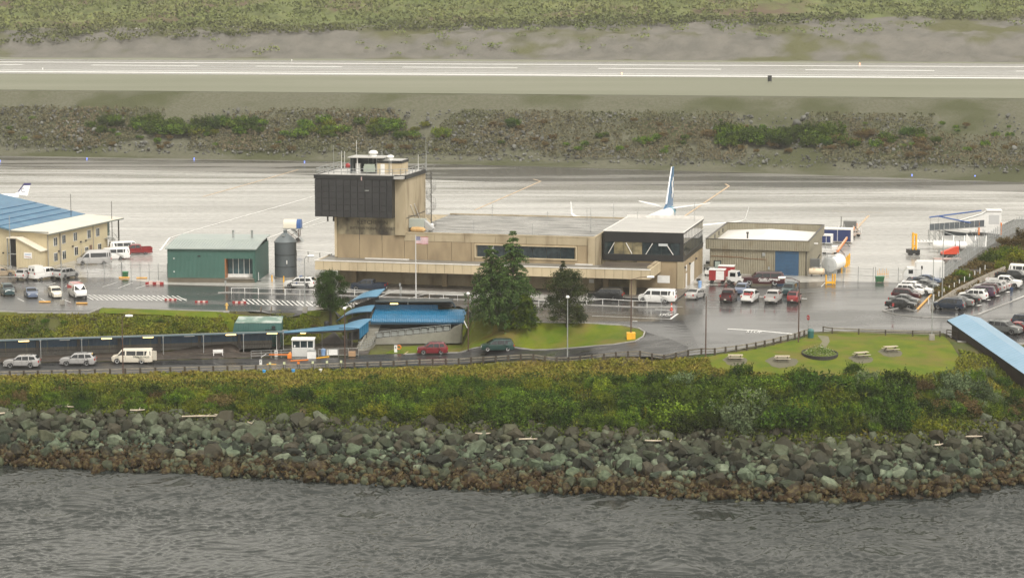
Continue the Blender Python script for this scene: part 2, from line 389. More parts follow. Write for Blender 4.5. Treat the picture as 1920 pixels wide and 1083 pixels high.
# wet surfaces
def wet_mat(name, dry, wet, r_wet, r_dry, sx, sy, thr=(.42,.6), spec=.5, fine=3):
    m = bpy.data.materials.new(name); m.use_nodes = True; nt = m.node_tree; L = nt.links.new; b = nt.nodes['Principled BSDF']
    g = N(nt, 'NewGeometry').outputs['Position']; mp = N(nt, 'Mapping'); mp.inputs['Scale'].default_value = (sx, sy, 1); mp.inputs['Rotation'].default_value = (0, 0, R(4)); L(g, mp.inputs[0])
    n1 = N(nt, 'TexNoise'); n1.inputs['Scale'].default_value = 1; n1.inputs['Detail'].default_value = 7; n1.inputs['Roughness'].default_value = .6; n1.inputs['Distortion'].default_value = .4; L(mp.outputs[0], n1.inputs['Vector'])
    r = N(nt, 'MapRange'); r.inputs[1].default_value = thr[0]; r.inputs[2].default_value = thr[1]; L(n1.outputs[0], r.inputs[0])
    n2 = N(nt, 'TexNoise'); n2.inputs['Scale'].default_value = fine; n2.inputs['Detail'].default_value = 5; L(g, n2.inputs['Vector'])
    c = N(nt, 'Mix'); c.data_type = 'RGBA'; L(r.outputs[0], c.inputs[0]); c.inputs[6].default_value = (*wet, 1); c.inputs[7].default_value = (*dry, 1)
    c2 = N(nt, 'Mix'); c2.data_type = 'RGBA'; c2.blend_type = 'MULTIPLY'; c2.inputs[0].default_value = .5; L(c.outputs[2], c2.inputs[6])
    cr = N(nt, 'MapRange'); cr.inputs[1].default_value = .3; cr.inputs[2].default_value = .7; cr.inputs[3].default_value = .55; cr.inputs[4].default_value = 1.3; L(n2.outputs[0], cr.inputs[0]); L(cr.outputs[0], c2.inputs[7])
    L(c2.outputs[2], b.inputs['Base Color'])
    rr = N(nt, 'MapRange'); rr.inputs[3].default_value = r_wet; rr.inputs[4].default_value = r_dry; L(r.outputs[0], rr.inputs[0]); L(rr.outputs[0], b.inputs['Roughness'])
    bp = N(nt, 'Bump'); bp.inputs['Strength'].default_value = .25; bp.inputs['Distance'].default_value = .02; L(n2.outputs[0], bp.inputs['Height']); L(bp.outputs[0], b.inputs['Normal'])
    b.inputs['Specular IOR Level'].default_value = spec; return m
m_lot = wet_mat('wet_parking_asphalt', (.060,.059,.057), (.036,.036,.037), .14, .32, .035, .10, spec=.55)
m_apr = wet_mat('wet_apron_concrete', (.44,.43,.40), (.27,.26,.24), .15, .34, .011, .10, (.36,.66), spec=.8, fine=.8)  # base tones raised to stand in for sky reflected off the wet slab
m_run = wet_mat('wet_runway', (.22,.215,.20), (.26,.255,.24), .22, .4, .01, .08, (.5,.7), spec=.6, fine=.5)
m_road = wet_mat('wet_road', (.024,.024,.025), (.014,.014,.015), .22, .48, .07, .3, spec=.5)
drape('road', polys['road'], m_road, 1.5); drape('parking_lot', polys['lot'], m_lot, 2.0)
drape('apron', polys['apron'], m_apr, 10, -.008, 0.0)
m_taxi = wet_mat('wet_taxiway_asphalt', (.17,.16,.14), (.060,.057,.052), .22, .40, .010, .11, (.46,.56), spec=.6, fine=.8)
drape('taxiway', [tuple(p) for p in pp([(-260,286),(0,292),(640,303),(1000,312),(1500,327),(1920,342),(2300,352),(2300,368),(1500,351),(1000,344),(400,322),(-260,306)], 0)], m_taxi, 50, .004, 0.0)
drape('runway_shoulder', SHLD, g_terr, 50, 0.0, 16.0); drape('runway', RUNW, m_run, 50, .03, 16.0)
drape('lawn', polys['lawn'], g_turf, 1.5, .0); drape('grass_island', polys['island'], g_turf, 1.5, .0); drape('grass_strip', polys['strip'], g_turf, 1.5, .0); drape('pavement', polys['walk'], mat('wet_brown_pavement', (.075,.06,.05), (.04,.035,.03), .4, rough=.35, rough2=.6, world_co=True), 1.5, .02)

def strip(name, pts, w, m, off=.02, z=None, parent=None, step=1.5):   # painted line: centre line points, width
    mb = MB(); P = [Vector((p[0], p[1])) for p in pts]; L, Rr = [], []
    Q = []
    for a, b in zip(P, P[1:]):
        n = max(1, int((b-a).length/step)) if z is None else 1
        Q += [a.lerp(b, i/n) for i in range(n)]
    Q.append(P[-1])
    for i, p in enumerate(Q):
        d = (Q[min(i+1, len(Q)-1)]-Q[max(i-1, 0)]).normalized(); n = Vector((-d.y, d.x))*w/2
        for s_, l in ((n, L), (-n, Rr)):
            q = p+s_; l.append((q.x, q.y, (gz(q.x, q.y) if z is None else z)+off))
    for i in range(len(Q)-1): mb.quad(L[i], Rr[i], Rr[i+1], L[i+1])
    me = mb.mesh(name, m); 
    o = link(name, me, parent); o['kind'] = 'structure'
    return o
def gl(pts, z=None): return [(G(a, b) if z is None else W(a, b, z)).xy for a, b in pts]
# runway paint
for a, b in (((-300,115),(2300,127.5)),): strip('runway_edge_line', gl([a, b], 16), 4.5, M['line'], .05, 16)
strip('runway_edge_line', gl([(-300,132.5),(2300,149.5)], 16), 6.0, M['line'], .05, 16)
strip('runway_edge_line', gl([(-300,129.5),(2300,146)], 16), 2.0, M['line'], .05, 16)
for a, b in ((-130,42),(172,372),(480,642),(755,970),(1122,1352),(1510,1752),(1905,2150)):
    strip('runway_centre_dash', gl([(a, 121.3+a*.0066), (b, 121.3+b*.0066)], 16), 4.0, M['line'], .05, 16)
# apron paint
for pts, w, m_ in (([(300,470),(318,446),(380,427),(480,399),(600,365)], .35, 'line'), ([(380,369),(480,341),(560,318)], .5, 'lineo'), ([(0,362),(380,369),(560,374)], .2, 'line'),
                  ([(890,394),(1014,340),(1000,336)], .45, 'lineo'), ([(1284,405),(1367,349),(1360,345)], .5, 'lineo'), ([(1560,478),(1629,404)], .5, 'lineo'), ([(1515,468),(1590,434)], .01, 'lineo'),
                  ([(1560,396),(1655,399)], .25, 'lineo'), ([(800,378),(1100,385),(1500,396)], .12, 'line'), ([(486,453),(600,409)], .3, 'line'), ([(560,430),(620,413)], .25, 'line'), ([(250,478),(298,478)], .25, 'line')):
    strip('apron_marking_line', gl(pts, 0), w, M[m_], .03, 0)
for y0, y1 in ((420,430),(362,370),(438,446)): # slab joints
    strip('apron_slab_joint', gl([(-200, y0), (2200, y0+26)], 0), .10, M['asphalt'], .025, 0)

# ------------------------------------------------------------------ water
def water():
    us = np.linspace(-.31, .31, 1250)
    ys = np.concatenate([np.linspace(-150, 215, 22), np.arange(222, 316, .17)]); 
    nx = len(us); U, Y = np.meshgrid(us, ys); X = U*np.maximum(Y, 60); Z = np.zeros_like(X)
    r = np.random.default_rng(3)
    wx = X+1.5*vnoise(X, Y, 7, 1)*4; wy = Y+1.2*vnoise(X, Y, 6, 2)*4
    gust = .5+1.0*(vnoise(X, Y*1.6, 22, 4)+.5)
    for i in range(54):
        lam = .55*(1.029**i) if i < 46 else r.uniform(4, 9); th = R(-68)+r.normal(0, .36); k = 2*math.pi/lam
        ph = k*(wx*math.cos(th)+wy*math.sin(th))+r.random()*6.28; a = (.0125*lam**.8 if i < 46 else .006*lam)*(.5+r.random())
        Z += a*(1-2*np.abs(np.sin(ph/2)))*gust
    fade = np.clip((Y-200)/25, 0, 1); V = np.stack([X.ravel(), Y.ravel(), (WZ+Z*fade).ravel()], 1)
    ny = len(ys); a = np.arange(nx*(ny-1)).reshape(ny-1, nx)[:, :-1].ravel()
    F = np.stack([a, a+1, a+nx+1, a+nx], 1)
    m = bpy.data.materials.new('sea_water'); m.use_nodes = True; nt = m.node_tree; b = nt.nodes['Principled BSDF']; L = nt.links.new
    b.inputs['Base Color'].default_value = (.020,.024,.022, 1); b.inputs['Roughness'].default_value = .06; b.inputs['IOR'].default_value = 1.33; b.inputs['Specular IOR Level'].default_value = .95
    n = N(nt, 'TexNoise'); n.inputs['Scale'].default_value = 2.2; n.inputs['Detail'].default_value = 6; mp = N(nt, 'Mapping'); mp.inputs['Scale'].default_value = (1, 1.8, 1); mp.inputs['Rotation'].default_value = (0, 0, R(28))
    L(N(nt, 'NewGeometry').outputs['Position'], mp.inputs[0]); L(mp.outputs[0], n.inputs['Vector'])
    bp = N(nt, 'Bump'); bp.inputs['Strength'].default_value = .45; bp.inputs['Distance'].default_value = .08; L(n.outputs[0], bp.inputs['Height']); L(bp.outputs[0], b.inputs['Normal'])
    struct('sea_water', npmesh('sea_water', V, F, m, True))
water()

# ------------------------------------------------------------------ riprap
def rock_mat():
    m = bpy.data.materials.new('riprap_rock'); m.use_nodes = True; nt = m.node_tree; L = nt.links.new; b = nt.nodes['Principled BSDF']
    g = N(nt, 'NewGeometry'); oi = N(nt, 'ObjectInfo')
    a = N(nt, 'Math', operation='ADD'); L(g.outputs['Random Per Island'], a.inputs[0]); L(oi.outputs['Random'], a.inputs[1]); fr = N(nt, 'Math', operation='FRACT'); L(a.outputs[0], fr.inputs[0])
    cr = N(nt, 'ValToRGB'); L(fr.outputs[0], cr.inputs[0]); e = cr.color_ramp; e.interpolation = 'CONSTANT'
    cols = [(0,(.038,.050,.030)),(.14,(.076,.100,.060)),(.26,(.018,.020,.013)),(.40,(.036,.032,.020)),(.50,(.098,.125,.080)),(.60,(.026,.035,.023)),(.72,(.050,.044,.030)),(.78,(.14,.165,.11)),(.84,(.015,.017,.012)),(.93,(.078,.085,.050))]
    while len(e.elements) < len(cols): e.elements.new(.5)
    for el, (p, c) in zip(e.elements, cols): el.position = p; el.color = (*c, 1)
    n = N(nt, 'TexNoise'); n.inputs['Scale'].default_value = 2.2; n.inputs['Detail'].default_value = 6; L(g.outputs['Position'], n.inputs['Vector'])
    mul = N(nt, 'Mix'); mul.data_type = 'RGBA'; mul.blend_type = 'MULTIPLY'; mul.inputs[0].default_value = .8; L(cr.outputs[0], mul.inputs[6])
    r1 = N(nt, 'MapRange'); r1.inputs[1].default_value = .3; r1.inputs[2].default_value = .7; r1.inputs[3].default_value = .45; r1.inputs[4].default_value = 1.4; L(n.outputs[0], r1.inputs[0]); L(r1.outputs[0], mul.inputs[7])
    # weed and moss zones by height above the water
    sx = N(nt, 'SeparateXYZ'); L(g.outputs['Position'], sx.inputs[0]); n2 = N(nt, 'TexNoise'); n2.inputs['Scale'].default_value = .55; n2.inputs['Detail'].default_value = 4; L(g.outputs['Position'], n2.inputs['Vector'])
    ad = N(nt, 'Math', operation='MULTIPLY_ADD'); ad.inputs[1].default_value = -2.6; L(n2.outputs[0], ad.inputs[0]); L(sx.outputs[2], ad.inputs[2])
    z1 = N(nt, 'MapRange'); z1.inputs[1].default_value = WZ+.75; z1.inputs[2].default_value = WZ-.1; L(ad.outputs[0], z1.inputs[0]); rv = N(nt, 'MapRange'); rv.inputs[1].default_value = .10; rv.inputs[2].default_value = .42; rv.inputs[3].default_value = .25; L(fr.outputs[0], rv.inputs[0]); zm = N(nt, 'Math', operation='MULTIPLY'); L(z1.outputs[0], zm.inputs[0]); L(rv.outputs[0], zm.inputs[1])
    wc = N(nt, 'Mix'); wc.data_type = 'RGBA'; wc.inputs[6].default_value = (.028,.015,.004,1); wc.inputs[7].default_value = (.085,.066,.026,1); r2 = N(nt, 'MapRange'); r2.inputs[1].default_value = .48; r2.inputs[2].default_value = .62; L(n.outputs[0], r2.inputs[0]); L(r2.outputs[0], wc.inputs[0])
    q = N(nt, 'Mix'); q.data_type = 'RGBA'; L(zm.outputs[0], q.inputs[0]); L(mul.outputs[2], q.inputs[6]); L(wc.outputs[2], q.inputs[7])
    z2 = N(nt, 'MapRange'); z2.inputs[1].default_value = WZ+1.4; z2.inputs[2].default_value = WZ+3.4; L(ad.outputs[0], z2.inputs[0]); z3 = N(nt, 'Math', operation='MULTIPLY'); z3.inputs[1].default_value = .5; L(z2.outputs[0], z3.inputs[0])
    mo = N(nt, 'Mix'); mo.data_type = 'RGBA'; L(z3.outputs[0], mo.inputs[0]); L(q.outputs[2], mo.inputs[6]); mo.inputs[7].default_value = (.055,.050,.030,1)
    L(mo.outputs[2], b.inputs['Base Color']); b.inputs['Roughness'].default_value = .62; b.inputs['Specular IOR Level'].default_value = .15
    bp = N(nt, 'Bump'); bp.inputs['Strength'].default_value = .7; bp.inputs['Distance'].default_value = .12; L(n.outputs[0], bp.inputs['Height']); L(bp.outputs[0], b.inputs['Normal'])
    return m
m_rock = rock_mat()
hulls = []
for k in range(16):
    r = np.random.default_rng(50+k); P = r.normal(size=(24, 3)); P /= np.linalg.norm(P, axis=1)[:, None]; P *= (1+.22*r.random((24, 1)))
    P = np.sign(P)*np.abs(P)**.88
    P *= np.array([1, .7+.25*r.random(), .6+.3*r.random()]); P[:, 2] = np.clip(P[:, 2], -.6, .45+.3*r.random())
    bm = bmesh.new(); [bm.verts.new(p) for p in P]; ret = bmesh.ops.convex_hull(bm, input=bm.verts)
    bmesh.ops.delete(bm, geom=[v for v in bm.verts if not v.link_faces], context='VERTS'); bmesh.ops.triangulate(bm, faces=bm.faces[:])
    bm.verts.index_update(); hulls.append((np.array([v.co[:] for v in bm.verts]), np.array([[v.index for v in f.verts] for f in bm.faces])))
    me = bpy.data.meshes.new('rock'); bm.to_mesh(me); bm.free(); me.materials.append(m_rock); hulls[-1] += (me,)
def rotm(r):
    e = Euler((r.uniform(-1.1, 1.1), r.uniform(-1.1, 1.1), r.uniform(0, 6.28))).to_matrix(); return np.array(e)
def edge_curve(row):   # (u, Y) of a terrain row
    return _us, np.array([_prof[i][0][row] for i in range(len(_us))])
uw, yw = edge_curve(2); ut, yt = edge_curve(3)
rk = np.random.default_rng(11); rocks = []
for i in range(12500):
    u = rk.uniform(-.27, .29); a = np.interp(u, uw, yw); b = np.interp(u, ut, yt); t = rk.uniform(-.04, 1.07)
    y = a+(b-a)*t+rk.normal(0, .4); x = u*y
    s_ = .80*(rk.gamma(2.0, .17)+.19)*(.95 if t > .3 else .98)
    if t > .92: s_ *= .8
    if rk.random() < .028 and .2 < t < .95: s_ = rk.uniform(.95, 1.35)
    s_ = min(s_, 1.65); rocks.append((s_, x, y, u))
riprap = struct('riprap', None); vis = [r for r in rocks if abs(r[3]) < .222]
vis.sort(key=lambda r: -r[0]/r[2]); top = vis[:300]; tid = set(id(r) for r in top); rest = [r for r in rocks if id(r) not in tid]
gzv = lambda L: ground(np.array([r[1] for r in L]), np.array([r[2] for r in L]))
for r, z in zip(top, gzv(top)):
    o = link('rock', hulls[rk.integers(16)][2], riprap, (r[1], r[2], z+r[0]*rk.uniform(.2, .6)))
    o.rotation_euler = (rk.uniform(-.8, .8), rk.uniform(-.8, .8), rk.uniform(0, 6.28)); o.scale = (r[0],)*3
def scatter_hulls(name, L, Zs, m, parent=None, lift=.15, kind='stuff'):
    VV, FF, o = [], [], 0
    for r, z in zip(L, Zs):
        V, F, _ = hulls[rk.integers(16)]; V = (V*r[0]*rk.uniform(.85, 1.15, 3)) @ rotm(rk).T + np.array([r[1], r[2], z+r[0]*rk.uniform(-.15, lift*4)])
        VV.append(V); FF.append(F+o); o += len(V)
    return struct(name, npmesh(name, np.concatenate(VV), np.concatenate(FF), m), kind, parent)
scatter_hulls('small_rocks', rest, gzv(rest), m_rock, riprap)
# seaweed on the tidal rocks
def leaf_quads(C, size, up=.3, seed=0, drop=0.0):
    r = np.random.default_rng(seed); n = len(C); d = r.normal(size=(n, 3)); d[:, 2] *= (1-up); d /= np.linalg.norm(d, axis=1)[:, None]
    e = np.cross(d, r.normal(size=(n, 3))); e /= np.linalg.norm(e, axis=1)[:, None]; s_ = (size if np.ndim(size) else np.full(n, size))[:, None]*r.uniform(.6, 1.3, (n, 1))
    V = np.stack([C-d*s_*.5, C+e*s_*.33, C+d*s_*.5+np.array([0, 0, -drop])*s_, C-e*s_*.33], 1).reshape(-1, 3)
    return V, np.arange(4*n).reshape(n, 4)
nw = 9000; u = rk.uniform(-.25, .27, nw); cl = rk.random(nw)**1.1*.45-.02; y = np.interp(u, uw, yw)*(1-cl)+np.interp(u, ut, yt)*cl; x = u*y
keep = vnoise(x, y, 1.7, 21) > -.2; x, y = x[keep], y[keep]; C = np.stack([x, y, ground(x, y)+rk.uniform(.0, .8, len(x))], 1)
V, F = leaf_quads(C, .38, .5, 5, .5); struct('seaweed', npmesh('seaweed', V, F, mat('brown_seaweed', (.030,.018,.006), (.065,.038,.012), .8, rough=.5, spec=.2, world_co=True, island=.4)), 'stuff')

# ------------------------------------------------------------------ vegetation
def leafmat(name, c1, c2, isl=.35, orr=.35, sc_=.5):
    m = mat(name, c1, c2, sc_, rough=.75, world_co=True, island=isl, objrand=orr, spec=.08)
    b = m.node_tree.nodes['Principled BSDF']; b.inputs['Subsurface Weight'].default_value = 0
    return m
LM = dict(dark=leafmat('leaves_dark', (.012,.028,.005), (.068,.11,.010), orr=.5, sc_=.9), mid=leafmat('leaves_mid', (.022,.045,.006), (.13,.175,.012), orr=.45, sc_=.9),
          yellow=leafmat('leaves_yellow_green', (.07,.10,.007), (.15,.155,.012)), brown=leafmat('leaves_brown', (.085,.06,.025), (.12,.09,.03)),
          conif=leafmat('needles', (.030,.064,.018), (.10,.155,.042), .4, .1, .9), pine=leafmat('pine_needles', (.016,.036,.007), (.045,.08,.014), .3, .1),
          decid=leafmat('deciduous_leaves', (.022,.035,.012), (.06,.07,.022), .35, .1), far=leafmat('far_leaves', (.10,.125,.035), (.15,.165,.055), .12, .3, .02),  # far leaves lightened to match the hillside, standing in for haze
          grey=leafmat('leaves_grey_green', (.07,.10,.045), (.12,.15,.07)))
def bush_mesh(seed, n, leaf, lobes, m, w=1.0, h=1.0):
    r = np.random.default_rng(seed); C = []
    for k in range(lobes):
        c = np.array([r.uniform(-.62, .62)*w, r.uniform(-.62, .62)*w, r.uniform(.15, .62)*h]); rad = r.uniform(.17, .36)*w
        q = r.normal(size=(n//lobes, 3)); q /= np.linalg.norm(q, axis=1)[:, None]; q *= (r.random((len(q), 1))**.22)*rad*(1+.35*r.normal(size=(len(q), 1))*.4)
        q[:, 2] *= .85*h/w; C.append(q+c)
    for k in range(lobes*2):   # shoots that break the outline
        b = np.array([r.uniform(-.6, .6)*w, r.uniform(-.6, .6)*w, .3*h]); t = r.random((n//90+3, 1)); C.append(b+t*np.array([r.normal(0, .18), r.normal(0, .18), r.uniform(.4, .7)*h])+r.normal(0, .035, (len(t), 3)))
    C = np.concatenate(C); C = C[C[:, 2] > -.05]; V, F = leaf_quads(C, leaf, .35, seed+1, .2)
    return npmesh('shrub', V, F, m)
BU = {k: [bush_mesh(200+i+10*j, 2300, .085, 17, LM[k]) for i in range(4)] for j, k in enumerate(('dark', 'mid', 'yellow', 'brown', 'grey'))}
def place_bush(kind, px, py, s_, label, group, cat='shrub', pos=None, hs=1.0, name='shrub'):
    p = pos or G(px, py); o = link(name, BU[kind][rk.integers(4)], None, (p.x, p.y, p.z-.12*s_), rk.uniform(0, 6.28)); o.scale = (s_, s_, s_*hs*rk.uniform(.85, 1.15)); tag(o, label, cat, group); return o

LAND = [(0,'first suv'),(110,'second suv'),(210,'cream van'),(320,'middle of the walkway'),(410,'white bench'),(480,'green shed'),(560,'ticket kiosk'),(650,'stair roofs'),(740,'hall ramp'),(810,'red suv'),(870,'white globe lamp'),(932,'green minivan'),(1000,'twin spruces'),(1064,'grey lamp post'),(1125,'island lawn'),(1185,'yellow lamp base'),(1255,'guardrail bend'),(1323,'bare brown pole'),(1379,'first picnic table'),(1425,'left lawn edge'),(1467,'second picnic table'),(1537,'flower bed'),(1615,'third picnic table'),(1670,'fourth picnic table'),(1730,'right lawn end'),(1800,'upper ramp roof'),(1880,'lower ramp roof'),(1960,'ramp end')]
KD = {'dark':'dark green', 'mid':'mid green', 'yellow':'yellow green', 'brown':'brownish', 'grey':'pale grey green'}
def shore_label(k, px, py, s_, t):
    lm = min(LAND, key=lambda q: abs(q[0]-px))[1]
    return ('large ' if s_ > 2.4 else 'small ' if s_ < 1.5 else '')+KD[k]+' shrub, '+('upper edge' if t < .34 else 'lower edge' if t > .67 else 'middle')+' of thicket below the '+lm
FILL = {k: [] for k in KD}
def fill_bush(kind, p, s_, hs=1.0): FILL[kind].append((p.x, p.y, p.z-.12*s_, s_, hs, rk.uniform(0, 6.28), rk.integers(4)))
def thick(n, x0, x1, ytop, ybot, smin, smax, probs, nfill=0):
    placed = []; tries = 0
    while len(placed) < n+nfill and tries < (n+nfill)*30:
        tries += 1; px = rk.uniform(x0, x1); t = rk.random(); py = ytop(px)*(1-t)+ybot(px)*t; s_ = rk.uniform(smin, smax)*(1.0 if t > .2 else .8)
        if len(placed) < n and any(abs(px-a) < s_*10+c*3 and abs(py-b) < s_*3.4 for a, b, c in placed): continue
        pv = np.array(list(probs.values())); k = rk.choice(list(probs), p=pv/pv.sum())
        if len(placed) < n: place_bush(k, px, py, s_, shore_label(k, px, py, s_, t), 'shrubs of the thicket on the shore bank')
        else: fill_bush(k, G(px, py), s_*.75)
        placed.append((px, py, s_))
lin = lambda *pts: (lambda x: float(np.interp(x, [p[0] for p in pts], [p[1] for p in pts])))
thick(92, 600, 1250, lin((600,736),(800,727),(1250,716)), lin((600,778),(800,794),(1000,798),(1250,806)), 1.5, 3.7, {'dark': .48, 'mid': .42, 'yellow': .09, 'brown': .00, 'grey': .01}, 80)
thick(62, 1250, 1690, lin((1250,720),(1400,722),(1690,722)), lin((1250,808),(1690,808)), 1.8, 4.3, {'dark': .74, 'mid': .20, 'yellow': .03, 'brown': .0, 'grey': .03}, 70)
thick(26, 1690, 1960, lin((1690,712),(1800,722),(1960,758)), lin((1690,808),(1800,780),(1960,780)), 1.3, 2.4, {'dark': .35, 'mid': .25, 'yellow': .14, 'brown': .16, 'grey': .10}, 40)
thick(36, -60, 600, lin((0,738),(600,735)), lin((0,764),(300,772),(600,782)), 1.1, 2.6, {'dark': .35, 'mid': .36, 'yellow': .2, 'brown': .09}, 60)
for px, py, s_, k in ((425,748,2.1,'mid'),(445,752,1.8,'yellow'),(700,712,1.0,'dark'),(1600,700,1.7,'dark'),(1500,712,2.2,'dark'),(1390,706,2.0,'dark'),(1790,730,2.9,'grey'),(1835,742,2.6,'grey'),(1750,812,2.2,'yellow'),(1710,800,2.0,'yellow'),(1850,705,1.5,'grey'),(1880,722,1.7,'dark'),(1770,712,1.6,'mid'),(1830,716,1.9,'mid'),(1905,745,1.8,'dark'),(1540,838,1.4,'mid'),(1030,770,2.2,'mid'),(1690,712,1.7,'mid')):
    place_bush(k, px, py, s_, shore_label(k, px, py, s_, (py-720)/90), 'shrubs of the thicket on the shore bank')
for px, py, s_, k in ((85,604,.9,'dark'),(120,606,.8,'dark'),(150,628,1.1,'yellow'),(195,622,.9,'yellow'),(330,610,.9,'dark'),(300,604,1.1,'mid'),(345,620,1.1,'yellow'),(385,622,1,'yellow'),(60,622,.9,'mid'),(240,612,.7,'brown'),(175,600,.7,'brown'),(590,612,.7,'brown'),(420,606,.8,'mid'),(20,615,.9,'mid'),(270,626,.9,'mid')):
    lm = ['at the left edge','below the left yellow stop','below the right yellow stop','below the start of the hatched lane','below the middle of the hatched lane','below the striped blocks','near the green shed','near the green shed','left of the pine'][min(8, int(px/70))]
    place_bush(k, px, py, s_, 'low '+KD[k]+' shrub above the walkway '+lm, 'shrubs on the bank above the walkway', hs=.7)
for px, py, s_, k, lm in ((1803,520,2.0,'mid','beside the white box truck'),(1812,528,1.4,'dark','just below the first green one'),(1868,488,2.6,'mid','in the middle of the fence slope'),(1895,480,2.8,'dark','above the white pickup'),(1850,492,2.0,'dark','against the fence at mid slope'),(1915,492,2.8,'yellow','at the right edge'),(1905,462,2.6,'brown','near the top by the fence'),(1925,455,3,'brown','at the top right edge'),(1880,505,1.9,'yellow','below the big dark shrub'),(1845,505,1.6,'brown','at the foot of the slope'),(1772,548,1.1,'yellow','left end of the strip'),(1920,515,2.0,'dark','behind the white van'),(1885,460,2.0,'brown','highest by the fence posts')):
    place_bush(k, px, py, s_, KD[k]+' shrub on the fence slope, '+lm, 'shrubs beside the right-hand fence')
BL = ['above the tan building','above the cream roof','above the green building','left of the tower top','behind the tower top','right of the tower','above the terminal roof','above the left wing tip','left of the tail fin','right of the tail fin','above the hangar','above the hangar door','above the orange boom','left of the boarding stairs','above the boarding stairs','at the right edge']
def far_bushes(n, x0, x1, y0, y1, smin, smax, kinds, keep=0):
    for i in range(n):
        px = rk.uniform(x0, x1); py = rk.uniform(y0, y1)+px*.012; k = kinds[rk.integers(len(kinds))]; s_ = rk.uniform(smin, smax)
        if i < keep: place_bush(k, px, py, s_*1.15, KD[k]+' shrub on the embankment '+BL[min(15, int(px/120))], 'shrubs on the embankment below the runway', hs=.9)
        else: fill_bush(k, G(px, py), s_, .9)
far_bushes(34, 165, 480, 226, 245, 2.0, 3.9, ('dark','mid','dark'), 14)
far_bushes(50, 360, 830, 222, 250, 1.3, 3.2, ('dark','mid','mid','yellow'), 12)
far_bushes(36, 1340, 1560, 232, 252, 2.0, 4.3, ('dark','mid','dark'), 14)
far_bushes(36, 1200, 1760, 236, 256, 1.2, 2.8, ('dark','mid','brown'), 6)
far_bushes(60, 0, 1920, 208, 258, .7, 1.7, ('dark','mid','brown','brown')); far_bushes(60, 0, 1920, 250, 275, .8, 1.8, ('brown','brown','mid'))
far_bushes(3, 1690, 1720, 228, 232, 2.0, 3.0, ('dark',), 1); far_bushes(2, 955, 965, 222, 226, 2.0, 2.6, ('dark',), 1)
for kk, L_ in FILL.items():
    if not L_: continue
    src = [np.array([v.co[:] for v in me.vertices]) for me in BU[kk]]; VV = []; n0 = 0
    for x, y, z, s_, hs, a, vi in L_:
        P = src[vi]; c, s2 = math.cos(a), math.sin(a); far = y > 500
        if far: P = P.reshape(-1, 4, 3)[::3].reshape(-1, 3)*1.0; ctr = P.reshape(-1, 4, 3).mean(1, keepdims=True); P = (ctr+(P.reshape(-1, 4, 3)-ctr)*1.8).reshape(-1, 3)
        VV.append(np.stack([P[:, 0]*c-P[:, 1]*s2, P[:, 0]*s2+P[:, 1]*c, P[:, 2]*hs], 1)*s_+np.array([x, y, z]))
    VV = np.concatenate(VV); struct('shrub_filler', npmesh('shrub_filler', VV, np.arange(len(VV)).reshape(-1, 4), LM[kk]), 'stuff')
# grass tufts and ground cover: nobody could count these
def tufts(name, n, pyf, x0, x1, h, m, thr=-.5, seed=0, ns=5, leaf=.1, per=5, parts_=1):
    r = np.random.default_rng(seed); C = []; S = []
    px = r.uniform(x0, x1, n); t = r.random(n); lo, hi = pyf
    # positions on the terrain: convert by stepping between ground rows
    a = np.array([G(x_, lo(x_)).xy[:] for x_ in np.linspace(x0, x1, 60)]); b = np.array([G(x_, hi(x_)).xy[:] for x_ in np.linspace(x0, x1, 60)]); g = np.linspace(x0, x1, 60)
    ax, ay, bx, by = (np.interp(px, g, v) for v in (a[:, 0], a[:, 1], b[:, 0], b[:, 1])); X = ax*(1-t)+bx*t; Y = ay*(1-t)+by*t
    k = vnoise(X, Y, ns, seed+9) > thr; X, Y = X[k], Y[k]; X = np.repeat(X, per)+r.normal(0, h*.45, len(X)*per); Y = np.repeat(Y, per)+r.normal(0, h*.45, len(Y)*per)
    Z = ground(X, Y)+r.random(len(X))*h*(.5+vnoise(X, Y, 2.5, seed+3)+.4).clip(.2, 1.3); V, F = leaf_quads(np.stack([X, Y, Z], 1), leaf, -.8, seed+1)
    struct(name, npmesh(name, V, F, m), 'stuff')
gm1 = leafmat('verge_grass', (.14,.15,.016), (.20,.16,.035), .35, 0, .35); gm2 = leafmat('bank_grass', (.11,.135,.014), (.18,.16,.022), .4, 0, .25)
gm3 = leafmat('undergrowth', (.045,.07,.010), (.095,.11,.014), .4, 0, .2); gm4 = leafmat('rusty_undergrowth', (.12,.075,.025), (.09,.08,.03), .4, 0, .2)
tufts('verge_grass', 9000, (lin((0,707),(640,694),(860,688),(1000,680),(1200,676),(1300,674)), lin((0,742),(640,728),(1000,714),(1300,704))), -30, 1330, .4, gm1, -.6, 1, leaf=.34)
tufts('bank_undergrowth', 13000, (lin((0,726),(640,718),(1000,708),(1300,706),(1700,710),(1960,752)), lin((0,775),(300,784),(640,812),(1000,822),(1500,842),(1700,842),(1850,812),(1960,812))), -30, 1960, .9, gm3, -.22, 2, leaf=.36)
tufts('dry_undergrowth', 11000, (lin((0,735),(640,725),(1000,712),(1700,712),(1960,760)), lin((0,770),(300,778),(640,803),(1000,812),(1500,832),(1700,832),(1850,806),(1960,804))), -30, 1960, .45, gm2, -.12, 3, leaf=.32)
tufts('ramp_slope_grass', 2600, (lin((1700,712),(1790,700),(1800,660),(1860,672),(1960,735)), lin((1700,730),(1800,735),(1960,775))), 1700, 1960, .5, gm2, -.5, 15, leaf=.32)
tufts('lawn_edge_grass', 900, (lin((1300,688),(1400,698),(1500,704),(1720,706)), lin((1300,700),(1400,708),(1500,716),(1720,716))), 1290, 1730, .3, gm1, -.5, 16, leaf=.28)
tufts('walkway_bank_grass', 4500, (lin((0,592),(200,591),(600,604)), lin((0,636),(600,634))), -30, 600, .35, gm2, -.15, 4, leaf=.3)
